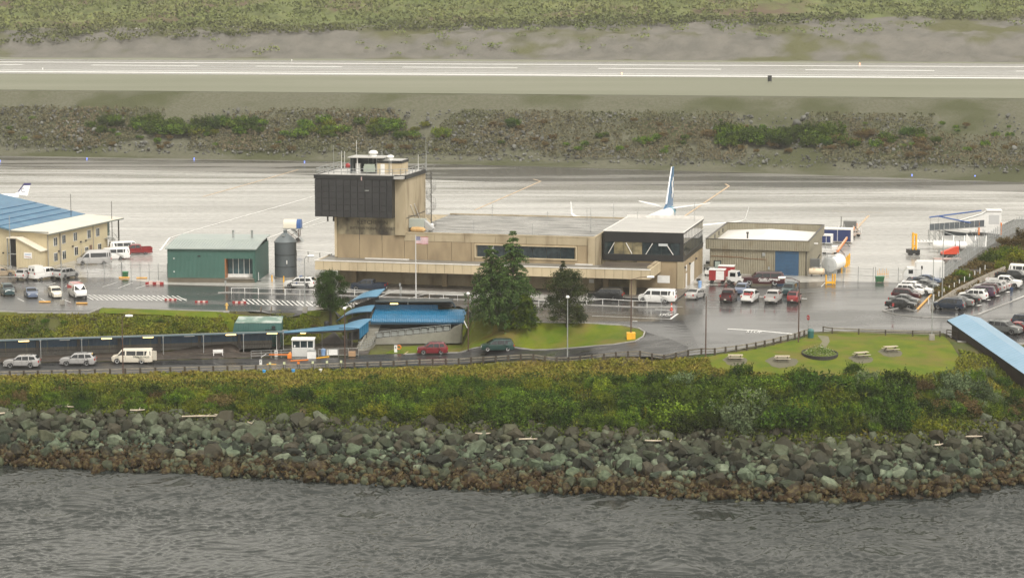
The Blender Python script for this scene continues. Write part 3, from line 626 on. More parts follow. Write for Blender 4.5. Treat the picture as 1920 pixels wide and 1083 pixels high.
tufts('walkway_bank_weeds', 2500, (lin((0,600),(600,606)), lin((0,636),(600,634))), -30, 600, .4, gm3, .1, 6, leaf=.3)
tufts('fence_slope_grass', 3200, (lin((1745,545),(1800,505),(1860,470),(1960,430)), lin((1745,565),(1800,552),(1860,515),(1960,505))), 1750, 1960, .5, gm4, -.4, 5, leaf=.35)
tufts('embankment_weeds', 14000, (lin((0,200),(1920,215)), lin((0,272),(1920,312))), -60, 1990, .5, leafmat('embankment_weed', (.105,.11,.055), (.14,.115,.07), .2, 0, .06), -.16, 8, ns=24, leaf=.6, per=4)
# rubble on the embankment
L_ = []
for i in range(4200):
    px = rk.uniform(-60, 1980); a = rk.random(); lo = 196+px*.010; hi = 282+px*.022; py = lo+(hi-lo)*(a**.8)
    L_.append((px, py))
gx = np.linspace(-60, 1980, 80); A = np.array([[G(x_, 196+x_*.01+t*(86+x_*.012)).xy[:] for t in np.linspace(0, 1, 12)] for x_ in gx])
LL = []
for px, py in L_:
    t = (py-196-px*.01)/(86+px*.012)*11; i = min(int((px+60)/2040*79), 78); j = min(int(t), 10); p = A[i, j]*(1-(t-j))+A[i, j+1]*(t-j); q = A[i+1, j]*(1-(t-j))+A[i+1, j+1]*(t-j); f = (px-gx[i])/(gx[1]-gx[0]); c = p*(1-f)+q*f
    if vnoise([c[0]], [c[1]], 20, 31)[0] < (-.05 if .3 < t/11 < .75 else -.35): continue
    LL.append((rk.gamma(2, .09)+.10, c[0], c[1]))
scatter_hulls('embankment_rubble', LL, gzv(LL)-.1, mat('pale_rubble', (.13,.13,.115), (.07,.07,.06), .1, rough=.8, world_co=True, island=.5))
# scrub clumps on the far gravel slope and hillside
def far_scrub(name, n, Y0f, Y1f, s0, s1, m, thr, seed, per=26):
    r = np.random.default_rng(seed); u = r.uniform(-.27, .27, n); Y = r.uniform(Y0f, Y1f, n); X = u*Y; k = vnoise(X, Y, 38, seed) > thr; X, Y = X[k], Y[k]; s_ = r.uniform(s0, s1, len(X)); Z = ground(X, Y)
    X, Y, Z, S = (np.repeat(v, per) for v in (X, Y, Z, s_)); q = r.normal(size=(len(X), 3)); q /= np.linalg.norm(q, axis=1)[:, None]; C = np.stack([X, Y, Z], 1)+q*S[:, None]*np.array([1.3, 1.3, .38])
    V, F = leaf_quads(C, S*.55, .2, seed); struct(name, npmesh(name, V, F, m), 'stuff')
far_scrub('hillside_scrub', 6500, 985, 1500, 1.2, 3.4, LM['far'], -.32, 41)
far_scrub('gravel_slope_scrub', 260, 930, 962, .6, 2.2, LM['far'], .12, 42)
far_scrub('slope_edge_scrub', 900, 962, 985, 1.0, 3.0, LM['far'], -.2, 43)

# ------------------------------------------------------------------ trees
bark = mat('bark', (.05,.04,.03), (.03,.025,.02), 5, rough=.9, bump=.5)
def conifer(seed, H, Rb, m, n_whorl=34, dens=1.0, taper=.85, base=.08, droop=.25):
    r = np.random.default_rng(seed); tr = MB(); tr.tube((0,0,-.6), (0,0,H*.55), H*.018, 8, H*.010); tr.tube((0,0,H*.55), (0,0,H*.99), H*.010, 6, .02); C = []
    for w in range(n_whorl):
        t = (w+r.random()*.6)/n_whorl; z = H*(base+(1-base)*t); L = Rb*(1-t)**taper*r.uniform(.75, 1.12)+.12
        for k in range(r.integers(6, 10)):
            a = r.random()*6.28; l = L*r.uniform(.6, 1.12); d = np.array([math.cos(a), math.sin(a), 0]); tip = d*l+np.array([0, 0, z-droop*l+.12*l])
            if l > .6: tr.tube((0,0,z), tuple(tip*.8+np.array([0,0,z])*.2), .03, 3, .012)
            m_ = int(26*l*dens)+6; s_ = r.random(m_)**.6; off = r.normal(0, 1, (m_, 3))*np.array([.20, .20, .07])*(.35+.5*l*.4)*(1.15-s_[:, None]*.6)
            P = np.array([0, 0, z])*(1-s_[:, None])+tip*s_[:, None]; P[:, 2] += .1*l*np.sin(s_*3.1); P[:, 2] -= np.abs(r.normal(0, .10*l, m_)); C.append(P+off)
    C = np.concatenate(C); V, F = leaf_quads(C, .24, .45, seed+1, .35); return tr, npmesh('crown', V, F, m)
def broad(seed, H, Rb, m, hb, n=9000, lobes=38, leaf=.2, shape=.5):
    r = np.random.default_rng(seed); tr = MB(); tr.tube((0,0,-.6), (0,0,H*.4), .22, 8, .14); C = []
    for k in range(lobes):
        t = r.random(); z = hb+(H-hb)*t; rad = Rb*math.sqrt(max(.02, 1-((t-shape)/max(shape, 1-shape)/1.05)**2))*.78; a = r.random()*6.28; q = rad*math.sqrt(r.random()); c = np.array([q*math.cos(a), q*math.sin(a), z])
        tr.tube((0,0,min(z*.6, H*.4)), tuple(c), .06, 4, .02); s_ = r.uniform(.5, .95)*Rb*.34; p = r.normal(size=(n//lobes, 3)); p /= np.linalg.norm(p, axis=1)[:, None]; p *= r.random((len(p), 1))**.4*s_*(1+.25*r.normal(size=(len(p), 1))); p[:, 2] *= .7; C.append(c+p)
    C = np.concatenate(C); V, F = leaf_quads(C, leaf, .2, seed+1, .2); return tr, npmesh('crown', V, F, m)
def plant_tree(gen, px, py, label, name='spruce_tree', Y=None):
    p = G(px, py); t = thing(name, label, 'tree', p); tr, cr = gen; part('trunk', tr, bark, t); link('crown', cr, t); return t
plant_tree(conifer(1, 14.4, 5.0, LM['conif'], 30, 1.6, .72), 962, 607, 'tall dark blue green spruce, the taller of the twin spruces on the grass island', Y=0)
plant_tree(conifer(2, 11.2, 4.6, LM['conif'], 26, 1.6, .62), 922, 611, 'slightly shorter dark spruce on the left of the twin spruces on the grass island')
plant_tree(conifer(6, 5.2, 2.7, LM['mid'], 16, 1.6, .6), 985, 614, 'bushy yellow green young conifer in front of the twin spruces', 'young_conifer')
plant_tree(broad(3, 7.4, 3.3, LM['pine'], 1.7, 18000, 80, .17, .42), 620, 601, 'round dense dark green pine above the blue stair roofs', 'pine_tree')
plant_tree(broad(4, 8.2, 4.0, LM['decid'], .9, 16000, 80, .2, .36), 1063, 612, 'dark brownish green broad tree at the right of the spruces on the island', 'broadleaf_tree')
t_, c_ = conifer(9, 4.2, 1.0, LM['decid'], 14, 1.2, .7); p_ = G(1058, 611); q_ = part('leading_shoot', c_, LM['decid'], [o for o in bpy.data.objects if o.name == 'broadleaf_tree'][0]); q_.location = (-.6, 0, 5.7)
# driftwood
for px, py, l, a in ((120,771,3,-20),(258,778,2,10),(380,790,5.5,3),(415,788,2.2,-30),(580,798,4,-8),(1228,836,2.6,-3),(1272,838,2,-2),(990,833,2.4,4),(905,822,2,0),(1826,828,2.2,5),(1760,843,1.4,30),(1560,853,1.3,-10),(470,803,2,-60),(8,785,2.5,12)):
    p = G(px, py); mb = MB(); b = random.uniform(-.1, .1); mb.tube((-l/2,0,0), (0,0,b), .09, 6, .12); mb.tube((0,0,b), (l/2,0,0), .12, 6, .06); mb.tube((l*.1,0,b), (l*.2,.3,.35), .04, 5, .02)
    solo('driftwood_log', mb, M['palewood'], 'pale weathered driftwood log lying on top of the riprap', 'driftwood', (p.x, p.y, p.z+.75), R(a), 'driftwood logs on the riprap')
# ================================================================== vehicles
def paint(name, c, metal=0.0): return mat('car_paint_'+name, c, rough=.28, metal=metal, coat=.6, spec=.5)
PT = dict(silver=paint('silver', (.42,.41,.40), .35), white=paint('white', (.72,.71,.68)), cream=paint('cream', (.62,.57,.47)), black=paint('black', (.012,.013,.014)), red=paint('red', (.16,.010,.016)),
          maroon=paint('maroon', (.05,.008,.012)), green=paint('green', (.012,.045,.038)), blue=paint('blue', (.02,.035,.09)), slate=paint('slate', (.10,.13,.20)), grey=paint('grey', (.14,.145,.14)), tan=paint('tan', (.36,.28,.19), .2),
          navy=paint('navy', (.010,.020,.040)), purple=paint('purple', (.05,.02,.05)), brightred=paint('brightred', (.20,.012,.014)), teal=paint('teal', (.02,.05,.055)), pearl=paint('pearl', (.5,.48,.46), .3))
m_head = mat('headlight_glass', (.75,.75,.7), rough=.15); m_tail = mat('taillight_glass', (.40,.02,.015), rough=.25); m_plate = mat('number_plate', (.75,.72,.6), rough=.5); m_rim = mat('wheel_rim', (.5,.5,.5), rough=.3, metal=.6); m_steelrim = mat('white_hub', (.75,.75,.73), rough=.4)
# profile: outline over the roof from the front bumper to the rear bumper (x from the front, z)
SPEC = dict(
 suv=dict(L=5.0, W=1.98, top=[(0,.45),(0,.78),(.08,.98),(.55,1.08),(1.25,1.16),(1.95,1.66),(2.3,1.73),(3.6,1.75),(4.45,1.70),(4.82,1.25),(4.95,1.05),(5.0,.5)], wh=(.95,3.85,.38), belt=1.12,
          side=[[(1.55,1.16),(2.05,1.6),(2.6,1.65),(2.6,1.14)],[(2.68,1.14),(2.68,1.65),(3.5,1.66),(3.55,1.14)],[(3.68,1.16),(3.62,1.66),(4.35,1.62),(4.55,1.22)]], ws=((1.28,1.19),(1.93,1.64)), rw=((4.48,1.66),(4.78,1.28)), rack=1, clad=1),
 smallsuv=dict(L=4.45, W=1.82, top=[(0,.45),(0,.8),(.1,.98),(1.05,1.1),(1.7,1.62),(2.0,1.70),(3.9,1.71),(4.25,1.25),(4.4,1.0),(4.45,.5)], wh=(.85,3.45,.36), belt=1.08,
          side=[[(1.3,1.12),(1.8,1.56),(2.35,1.6),(2.35,1.1)],[(2.43,1.1),(2.43,1.6),(3.15,1.6),(3.15,1.1)],[(3.25,1.12),(3.25,1.6),(3.8,1.58),(4.0,1.16)]], ws=((1.08,1.13),(1.68,1.6)), rw=((3.95,1.66),(4.22,1.28)), rack=1),
 bigsuv=dict(L=5.6, W=2.0, top=[(0,.5),(0,.9),(.1,1.12),(1.35,1.22),(1.95,1.78),(2.2,1.86),(5.2,1.86),(5.42,1.6),(5.5,1.0),(5.6,.55)], wh=(1.0,4.3,.40), belt=1.18,
          side=[[(1.55,1.24),(2.05,1.72),(2.7,1.75),(2.7,1.22)],[(2.78,1.22),(2.78,1.75),(3.7,1.75),(3.7,1.22)],[(3.8,1.22),(3.8,1.75),(5.1,1.74),(5.2,1.24)]], ws=((1.38,1.25),(1.93,1.76)), rw=((5.24,1.82),(5.42,1.3)), rack=1),
 sedan=dict(L=4.65, W=1.8, top=[(0,.4),(0,.68),(.15,.82),(1.15,.95),(1.85,1.36),(2.25,1.44),(2.9,1.44),(3.75,1.08),(4.5,1.0),(4.62,.8),(4.65,.42)], wh=(.9,3.6,.33), belt=.95,
          side=[[(1.45,.98),(1.95,1.33),(2.45,1.37),(2.45,.98)],[(2.53,.98),(2.53,1.37),(2.9,1.36),(3.45,1.06),(3.45,1.0)]], ws=((1.2,.99),(1.85,1.35)), rw=((2.95,1.42),(3.65,1.12))),
 wagon=dict(L=4.5, W=1.78, top=[(0,.42),(0,.7),(.12,.86),(1.1,.98),(1.75,1.4),(2.05,1.50),(3.8,1.48),(4.25,1.1),(4.45,.9),(4.5,.45)], wh=(.88,3.5,.34), belt=.98,
          side=[[(1.35,1.01),(1.82,1.37),(2.35,1.41),(2.35,1.0)],[(2.43,1.0),(2.43,1.41),(3.1,1.41),(3.15,1.0)],[(3.22,1.02),(3.18,1.4),(3.7,1.38),(3.95,1.08)]], ws=((1.14,1.02),(1.74,1.39)), rw=((3.85,1.43),(4.2,1.14))),
 minivan=dict(L=4.8, W=1.88, top=[(0,.42),(0,.72),(.12,.88),(.75,1.02),(1.75,1.6),(2.1,1.72),(4.35,1.70),(4.65,1.15),(4.78,.9),(4.8,.45)], wh=(.9,3.85,.34), belt=1.02,
          side=[[(1.15,1.06),(1.82,1.52),(2.25,1.58),(2.25,1.04)],[(2.33,1.04),(2.33,1.6),(3.35,1.6),(3.35,1.04)],[(3.43,1.04),(3.43,1.6),(4.3,1.58),(4.5,1.1)]], ws=((.82,1.08),(1.72,1.58)), rw=((4.4,1.64),(4.62,1.2)), rack=1),
 van=dict(L=5.95, W=2.02, top=[(0,.5),(0,.85),(.1,1.05),(.75,1.2),(1.35,1.9),(1.6,2.06),(5.7,2.1),(5.85,1.7),(5.9,.9),(5.95,.55)], wh=(.8,4.35,.39), belt=1.22,
          side=[[(1.0,1.27),(1.45,1.82),(1.95,1.84),(1.95,1.25)],[(2.15,1.25),(2.15,1.84),(3.5,1.84),(3.5,1.25)],[(3.6,1.25),(3.6,1.84),(4.65,1.84),(4.65,1.25)],[(4.75,1.25),(4.75,1.84),(5.6,1.83),(5.65,1.25)]], ws=((.82,1.26),(1.36,1.86)), rw=((5.76,1.95),(5.88,1.3))),
 cargo=dict(L=5.7, W=2.02, top=[(0,.5),(0,.85),(.1,1.05),(.75,1.2),(1.35,1.9),(1.6,2.06),(5.5,2.1),(5.6,1.7),(5.65,.9),(5.7,.55)], wh=(.8,4.2,.38), belt=1.22,
          side=[[(1.0,1.27),(1.45,1.82),(1.95,1.84),(1.95,1.25)]], ws=((.82,1.26),(1.36,1.86)), rw=None),
 transit=dict(L=5.98, W=2.06, top=[(0,.45),(0,.85),(.15,1.08),(.7,1.25),(1.5,2.05),(1.9,2.42),(2.4,2.5),(5.8,2.5),(5.93,2.2),(5.96,.9),(5.98,.5)], wh=(.95,4.7,.37), belt=1.25,
          side=[[(1.0,1.32),(1.55,1.9),(2.1,2.0),(2.1,1.28)],[(2.35,1.3),(2.35,2.02),(5.1,2.02),(5.1,1.3)],[(5.2,1.3),(5.2,2.02),(5.75,2.0),(5.8,1.3)]], ws=((.76,1.32),(1.46,2.0)), rw=((5.88,2.2),(5.96,1.4))),
 pickup=dict(L=5.8, W=2.0, top=[(0,.55),(0,.95),(.1,1.16),(1.35,1.26),(1.95,1.80),(2.2,1.88),(3.5,1.88),(3.72,1.78),(3.78,1.0),(5.75,1.0),(5.8,.6)], wh=(.98,4.55,.42), belt=1.24, bed=(3.84,5.74,1.0,1.34),
          side=[[(1.55,1.28),(2.05,1.76),(2.68,1.8),(2.68,1.26)],[(2.76,1.26),(2.76,1.8),(3.45,1.8),(3.6,1.28)]], ws=((1.38,1.29),(1.93,1.78)), rw=((3.70,1.76),(3.76,1.4)), clad=1),
 extcab=dict(L=5.4, W=1.86, top=[(0,.5),(0,.85),(.1,1.05),(1.3,1.14),(1.9,1.62),(2.15,1.70),(3.2,1.7),(3.42,1.6),(3.5,.9),(5.35,.9),(5.4,.55)], wh=(.95,4.2,.38), belt=1.12, bed=(3.56,5.34,.9,1.22),
          side=[[(1.5,1.15),(2.0,1.58),(2.6,1.62),(2.6,1.13)],[(2.68,1.13),(2.68,1.62),(3.15,1.62),(3.3,1.15)]], ws=((1.33,1.16),(1.88,1.6)), rw=((3.40,1.58),(3.47,1.25))),
)
_vc = {}
def vmeshes(kind):
    if kind in _vc: return _vc[kind]
    S = SPEC[kind]; L, Wd, belt = S['L'], S['W'], S['belt']; xf, xr, r = S['wh']; ra = r*1.16; c = r*.62
    X = lambda x: L/2-x           # front at +x
    def w(x, z):
        v = Wd/2
        if z > belt: v -= (z-belt)*.30
        if z < c+.22: v -= (c+.22-z)*.22
        e = min(x, L-x)
        if e < .75: v -= .20*((.75-e)/.75)**2
        return v
    poly = list(S['top']); bot = []
    for wx in (xr, xf):
        arc = []
        for i in range(9):
            t = math.pi*i/8; arc.append((wx+ra*math.cos(t), max(c, r+ra*math.sin(t)*.98)))
        bot += [(wx+ra, c)]+arc+[(wx-ra, c)]
    poly = poly+[(L-.05, c+.06)]+bot+[(.05, c+.06)]
    bm = bmesh.new(); vs = [bm.verts.new((p[0], 0, p[1])) for p in poly]; f = bm.faces.new(vs); bmesh.ops.triangulate(bm, faces=[f])
    for co, no in [((0,0,belt),(0,0,1)), ((0,0,c+.22),(0,0,1)), ((.25,0,0),(1,0,0)), ((.55,0,0),(1,0,0)), ((L-.25,0,0),(1,0,0)), ((L-.55,0,0),(1,0,0)), ((0,0,(belt+c)/2+.1),(0,0,1))]:
        bmesh.ops.bisect_plane(bm, geom=bm.verts[:]+bm.edges[:]+bm.faces[:], plane_co=co, plane_no=no)
    bmesh.ops.dissolve_degenerate(bm, dist=1e-4, edges=bm.edges)
    bnd = [e for e in bm.edges if len(e.link_faces) == 1]
    mb = MB(); idx = {}
    cen = Vector((L/2, 0, .9))
    out = bmesh.new(); mp = {}
    for v in bm.verts:
        x, z = v.co.x, v.co.z; q = w(x, z); mp[(v, 0)] = out.verts.new((X(x), q, z)); mp[(v, 1)] = out.verts.new((X(x), -q, z))
    for fc in bm.faces:
        out.faces.new([mp[(v, 0)] for v in fc.verts]); out.faces.new([mp[(v, 1)] for v in reversed(fc.verts)])
    cm = {}
    for e in bnd:
        a, b = e.verts; d = (b.co-a.co).normalized(); n = Vector((d.z, 0, -d.x)); fcn = e.link_faces[0].calc_center_median()
        if (a.co-fcn).dot(n) < 0: n = -n
        for v in (a, b): cm.setdefault(v, []).append(n)
    cv = {}
    for v, ns in cm.items():
        n = sum(ns, Vector()).normalized(); x, z = v.co.x, v.co.z; q = w(x, z)
        lift = .045 if z > c+.1 and (n.z > .1 or abs(n.x) > .5) else 0
        for k, (yy, lf) in enumerate(((q-.14, lift*.75), (0, lift*1.2), (-(q-.14), lift*.75))):
            cv[(v, k)] = out.verts.new((X(x+n.x*lf), yy, z+n.z*lf))
    for e in bnd:
        a, b = e.verts; ch = [(mp[(a, 0)], mp[(b, 0)])]+[(cv[(a, k)], cv[(b, k)]) for k in range(3)]+[(mp[(a, 1)], mp[(b, 1)])]
        for (p0, p1), (q0, q1) in zip(ch, ch[1:]): out.faces.new((p0, p1, q1, q0))
    bmesh.ops.recalc_face_normals(out, faces=out.faces); body = bpy.data.meshes.new('body'); out.to_mesh(body); out.free(); bm.free()
    body.polygons.foreach_set('use_smooth', [True]*len(body.polygons)); body.set_sharp_from_angle(angle=R(32)); body.materials.append(PT['white'])
    D = dict(body=body, win=[])
    for poly in S['side']:
        for s_ in (1, -1):
            m_ = MB(); pts = [(X(x), s_*(w(x, z)+.006), z) for x, z in poly]
            m_.extr(pts, (0, s_*.012, 0)); D['win'].append(m_.mesh('side_window', M['carglass']))
    def pane(ab, nm):
        (x1, z1), (x2, z2) = ab; d = Vector((x2-x1, 0, z2-z1)).normalized(); n = Vector((-d.z, 0, d.x)); n = n if n.z > 0 else -n
        o = n*.068; h1, h2 = w(x1, z1)-.10, w(x2, z2)-.10; m_ = MB()
        P = [Vector((X(x1+o.x), h1, z1+o.z)), Vector((X(x1+o.x), -h1, z1+o.z)), Vector((X(x2+o.x), -h2, z2+o.z)), Vector((X(x2+o.x), h2, z2+o.z))]
        m_.extr([tuple(p) for p in P], (-n.x*-.01, 0, .01)); return m_.mesh(nm, M['carglass'])
    D['ws'] = pane(S['ws'], 'windscreen'); D['rw'] = pane(S['rw'], 'rear_window') if S['rw'] else None
    t = MB(); t.lathe([(r*.62, -.11), (r, -.10), (r, .10), (r*.62, .11)], 20, 'y'); D['wheel'] = t.mesh('wheel', M['rubber'], True)
    t = MB(); t.lathe([(.001, -.06), (r*.25, -.075), (r*.6, -.115), (r*.66, -.118), (r*.66, .118), (r*.6, .115), (r*.25, .075), (.001, .06)], 12, 'y'); D['rim'] = t.mesh('rim', m_rim)
    zb = c+.04; hw = Wd/2
    hz_ = (S['top'][1][1]+S['top'][2][1])/2-.08; D['hl'] = MB().box(X(.20), -.17, hz_-.09, X(-.025), .17, hz_+.07).mesh('headlight', m_head); D['hlp'] = hw-.36
    D['gr'] = MB().box(X(.1), -hw+.55, hz_-.12, X(-.02), hw-.55, hz_+.06).mesh('grille', M['black'])
    D['fb'] = MB().box(X(.22), -hw+.19, zb, X(-.05), hw-.19, zb+.22).mesh('front_bumper', M['black'])
    D['rb'] = MB().box(X(L+.05), -hw+.19, zb, X(L-.22), hw-.19, zb+.2).mesh('rear_bumper', M['black'])
    zt = belt-.18 if kind not in ('van', 'cargo', 'transit') else 1.0
    if 'bed' in S: zt = S['bed'][3]-.22
    D['tl'] = MB().box(X(L+.02), -.09, zt-.14, X(L-.16), .09, zt+.14).mesh('taillight', m_tail); D['tlp'] = hw-.24
    D['pl'] = MB().box(X(L+.055), -.17, zb+.02+.2, X(L-.1), .17, zb+.34).mesh('number_plate', m_plate)
    D['mir'] = MB().box(X(S['ws'][0][0]+.35), -.1, belt+.03, X(S['ws'][0][0]+.22), .1, belt+.2).mesh('mirror', M['black'])
    D['seam'] = []
    xs = [S['side'][0][0][0]-.1, S['side'][0][-1][0]+.04] + ([S['side'][1][-1][0]+.02] if len(S['side']) > 1 and kind not in ('van', 'transit') else [])
    sm = MB()
    for x in xs:
        for s_ in (1, -1):
            pz = [(z, w(x, z)) for z in np.linspace(c+.12, belt, 4)]
            for (z1, w1), (z2, w2) in zip(pz, pz[1:]): sm.quad((X(x), s_*(w1+.004), z1), (X(x+.025), s_*(w1+.004), z1), (X(x+.025), s_*(w2+.004), z2), (X(x), s_*(w2+.004), z2))
            sm.box(X(x-.15), s_*(w(x-.1, belt-.15))-.015, belt-.19, X(x-.32), s_*(w(x-.1, belt-.15))+.03, belt-.15)
    D['seam'] = sm.mesh('door_seams', M['black'])
    if S.get('rack'):
        q = MB(); zr = max(p[1] for p in S['top']); x1 = S['ws'][1][0]+.5; x2 = (S['rw'][0][0] if S['rw'] else L)-.35; yr = w(2, zr)-.12
        for s_ in (1, -1): q.tube((X(x1), s_*yr, zr+.10), (X(x2), s_*yr, zr+.09), .022, 5)
        q.tube((X(x1+.6), -yr, zr+.1), (X(x1+.6), yr, zr+.1), .018, 5); q.tube((X(x2-.3), -yr, zr+.1), (X(x2-.3), yr, zr+.1), .018, 5); D['rack'] = q.mesh('roof_rack', M['black'])
    if S.get('clad'):
        q = MB()
        for s_ in (1, -1): q.box(X(xf+ra+.02), s_*(hw-.03)-.03, c+.02, X(xr-ra-.02), s_*(hw-.03)+.03, c+.16)
        D['clad'] = q.mesh('sill_cladding', M['black'])
    if 'bed' in S:
        a, b, z0, z1 = S['bed']; D['bs'] = MB().box(X(a), -.04, z0-.01, X(b), .04, z1).mesh('bed_side', PT['white']); D['tg'] = MB().box(X(b+.02), -hw+.2, z0-.18, X(b-.06), hw-.2, z1).mesh('tailgate', PT['white'])
        D['liner'] = MB().box(X(a), -hw+.13, z0+.04, X(b-.02), hw-.13, z0+.075).mesh('bed_liner', M['black'])
    _vc[kind] = D; return D
def vpart(name, me, root, m=None, loc=None):
    o = link(name, me, root, loc)
    if m: o.material_slots[0].link = 'OBJECT'; o.material_slots[0].material = m
    return o
def vehicle(kind, col, px, py, head, label, cat, name, group=None, z=None, rim=None, bumper=None, plate=None, size=1.0):
    D = vmeshes(kind); S = SPEC[kind]; p = G(px, py); z = p.z if z is None else z; t = thing(name, label, cat, (p.x, p.y, z+.02), R(head), group); P_ = PT[col]; hw = S['W']/2; L = S['L']
    t.scale = (size,)*3
    vpart('body', D['body'], t, P_)
    for m_ in D['win']: vpart('side_window', m_, t)
    vpart('windscreen', D['ws'], t)
    if D['rw']: vpart('rear_window', D['rw'], t)
    xf, xr, r = S['wh']
    for wx in (xf, xr):
        for s_ in (1, -1): 
            w_ = vpart('wheel', D['wheel'], t, None, (L/2-wx, s_*(hw-.13), r)); vpart('rim', D['rim'], w_, rim)
    for s_ in (1, -1):
        vpart('headlight', D['hl'], t, None, (0, s_*D['hlp'], 0)); vpart('taillight', D['tl'], t, None, (0, s_*D['tlp'], 0)); vpart('mirror', D['mir'], t, None, (0, s_*(hw+.06), 0))
    vpart('grille', D['gr'], t); vpart('front_bumper', D['fb'], t, bumper or (None if kind in ('van', 'cargo', 'pickup', 'extcab', 'bigsuv') else P_)); vpart('rear_bumper', D['rb'], t, bumper or (P_ if kind in ('sedan', 'wagon') else None))
    vpart('number_plate', D['pl'], t, plate); vpart('door_seams', D['seam'], t)
    if 'rack' in D: vpart('roof_rack', D['rack'], t)
    if 'clad' in D: vpart('sill_cladding', D['clad'], t)
    if 'bed' in S:
        for s_ in (1, -1): vpart('bed_side', D['bs'], t, P_, (0, s_*(hw-.10), 0))
        vpart('tailgate', D['tg'], t, P_); vpart('bed_liner', D['liner'], t)
    return t
V = vehicle
# --- on the shore road
g = 'vehicles on the shore road'
V('suv','silver',42,688,180,'silver suv with black lower trim at the far left end of the shore road queue','suv','parked_suv',g)
V('suv','silver',147,684,180,'silver suv between the first silver suv and the white van on the shore road','suv','parked_suv',g)
v = V('van','cream',250,680,179,'cream white passenger van with SALMON FALLS lettering and open rear doors on the shore road','van','passenger_van',g,rim=m_steelrim)
lt = letter(v, 'SALMON FALLS', .34, mat('dark_lettering', (.06,.09,.06), rough=.5), (-1.35, 1.035, .92), 90, 180)
dr = part('rear_door', MB().box(-.75,-.04,.6,0,0,1.95), PT['cream'], v); dr.location = (-2.92,.93,0); dr.rotation_euler = (0,0,R(-25))
V('smallsuv','red',811,663,184,'dark red compact suv driving left behind the ticket gate post','suv','moving_suv',g)
V('minivan','green',933,657,184,'dark green minivan driving behind the red suv','van','moving_minivan',g,rim=m_steelrim)
# --- left car park
g = 'vehicles in the left car park'
V('sedan','tan',2,517,20,'tan sedan cut by the left edge beside the tan building','car','parked_sedan',g)
V('minivan','pearl',50,522,72,'silver minivan seen from the rear, left of the tall white canopy truck','van','parked_minivan',g)
v = V('pickup','white',86,522,48,'white crew cab pickup with a tall white box canopy and two rear windows','truck','canopy_truck',g,bumper=PT['white'])
cp = part('box_canopy', MB().hexa([(-2.92,-.97,1.3),(-.98,-.97,1.3),(-.98,.97,1.3),(-2.92,.97,1.3)],[(-2.88,-.86,2.35),(-1.2,-.86,2.4),(-1.2,.86,2.4),(-2.88,.86,2.35)]), PT['white'], v)
for y in (-.42,.42): part('canopy_window', MB().box(-2.945,y-.2,1.55,-2.89,y+.2,1.95), M['carglass'], v)
V('suv','silver',124,521,60,'silver suv with black roof rails just right of the canopy truck','suv','parked_suv',g)
V('smallsuv','teal',14,552,292,'dark green suv facing the camera at the left end of the front row','suv','parked_suv',g)
V('sedan','slate',58,556,290,'slate blue sedan facing the camera between the dark suv and the cream wagon','car','parked_sedan',g)
V('wagon','cream',104,556,292,'cream station wagon with a sunroof facing the camera','car','parked_wagon',g)
v = V('cargo','white',145,556,294,'white cargo van with red striped side lettering facing the camera','van','cargo_van',g)
m_rs = mat('red_side_graphics', (.5,.03,.03), rough=.4)
part('side_graphic', MB().extr([(.4,-1.02,1.5),(-2.4,-1.02,1.1),(-2.4,-1.02,1.75),(.4,-1.02,1.8)],(0,-.012,0)), m_rs, v)
for k in range(5): part('roof_ladder_bar', MB().box(-2.2+k*.8,-.8,2.13,-2.1+k*.8,.8,2.19), m_rs if k%2 else M['steel'], v)
g = 'vans beside the tan building'
V('van','white',262,473,20,'white van partly hidden behind the other vans, farthest of the three','van','passenger_van',g).location.x -= 2.6
V('van','white',212,486,197,'white passenger van in the middle of the three vans by the tan building','van','passenger_van',g)
V('transit','silver',176,495,197,'tall silver high roof passenger van nearest the chain fence','van','high_roof_van',g)
V('pickup','brightred',255,477,197,'red pickup tail sticking out behind the white vans','truck','parked_pickup','vans beside the tan building')
# --- in front of the terminal
g = 'vehicles at the terminal frontage'
v = V('suv','white',563,539,170,'white police suv with a dark stripe and badge beside the grey silo','suv','police_suv',g)
part('light_bar', MB().box(-.25,-.55,1.80,.05,.55,1.92), M['blue'], v)
for s_ in (1,-1):
    part('side_stripe', MB().box(-1.9,s_*.985-.012,.80,1.5,s_*.985+.012,.92), M['black'], v); part('door_badge', MB().lathe([(.001,-.015),(.17,-.015),(.17,.015),(.001,.015)],10,'y',(.35,s_*1.0,.86)), mat('badge_blue',(.03,.05,.15)), v)
V('pickup','navy',692,545,168,'dark blue crew cab pickup in front of the left terminal wall','truck','parked_pickup',g)
V('bigsuv','black',1136,562,168,'black full size suv in front of the recessed terminal entrance','suv','parked_suv',g)
V('van','white',1233,566,168,'white passenger van with black windows in front of the right terminal corner','van','passenger_van',g,rim=m_steelrim)
V('sedan','pearl',1304,559,60,'silver sedan standing alone right of the white passenger van','car','parked_sedan',g)
# --- the row in front of the hangar
g = 'cars in the row before the hangar'
V('pickup','maroon',1366,564,74,'maroon crew cab pickup, leftmost of the row seen from behind','truck','parked_pickup',g)
v = V('pickup','white',1406,565,72,'white crew cab pickup with a red bundle in its bed','truck','parked_pickup',g)
hl = MB()
for i in range(12): a = Vector((random.uniform(-2.5,-1.3), random.uniform(-.6,.6), 1.15)); hl.lathe([(.001,-.2),(.2,-.1),(.24,.05),(.12,.2),(.001,.24)], 7, 'z', tuple(a+Vector((0,0,random.uniform(0,.35)))))
solo('red_bundle', hl, M['red'], 'red bundle of gear heaped in the bed of the white pickup', 'bundle', v.location, v.rotation_euler.z)
V('pickup','pearl',1450,566,72,'light silver crew cab pickup between the white pickup and the red suv','truck','parked_pickup',g)
V('smallsuv','brightred',1489,566,74,'bright red suv seen from behind at the right end of the row','suv','parked_suv',g)
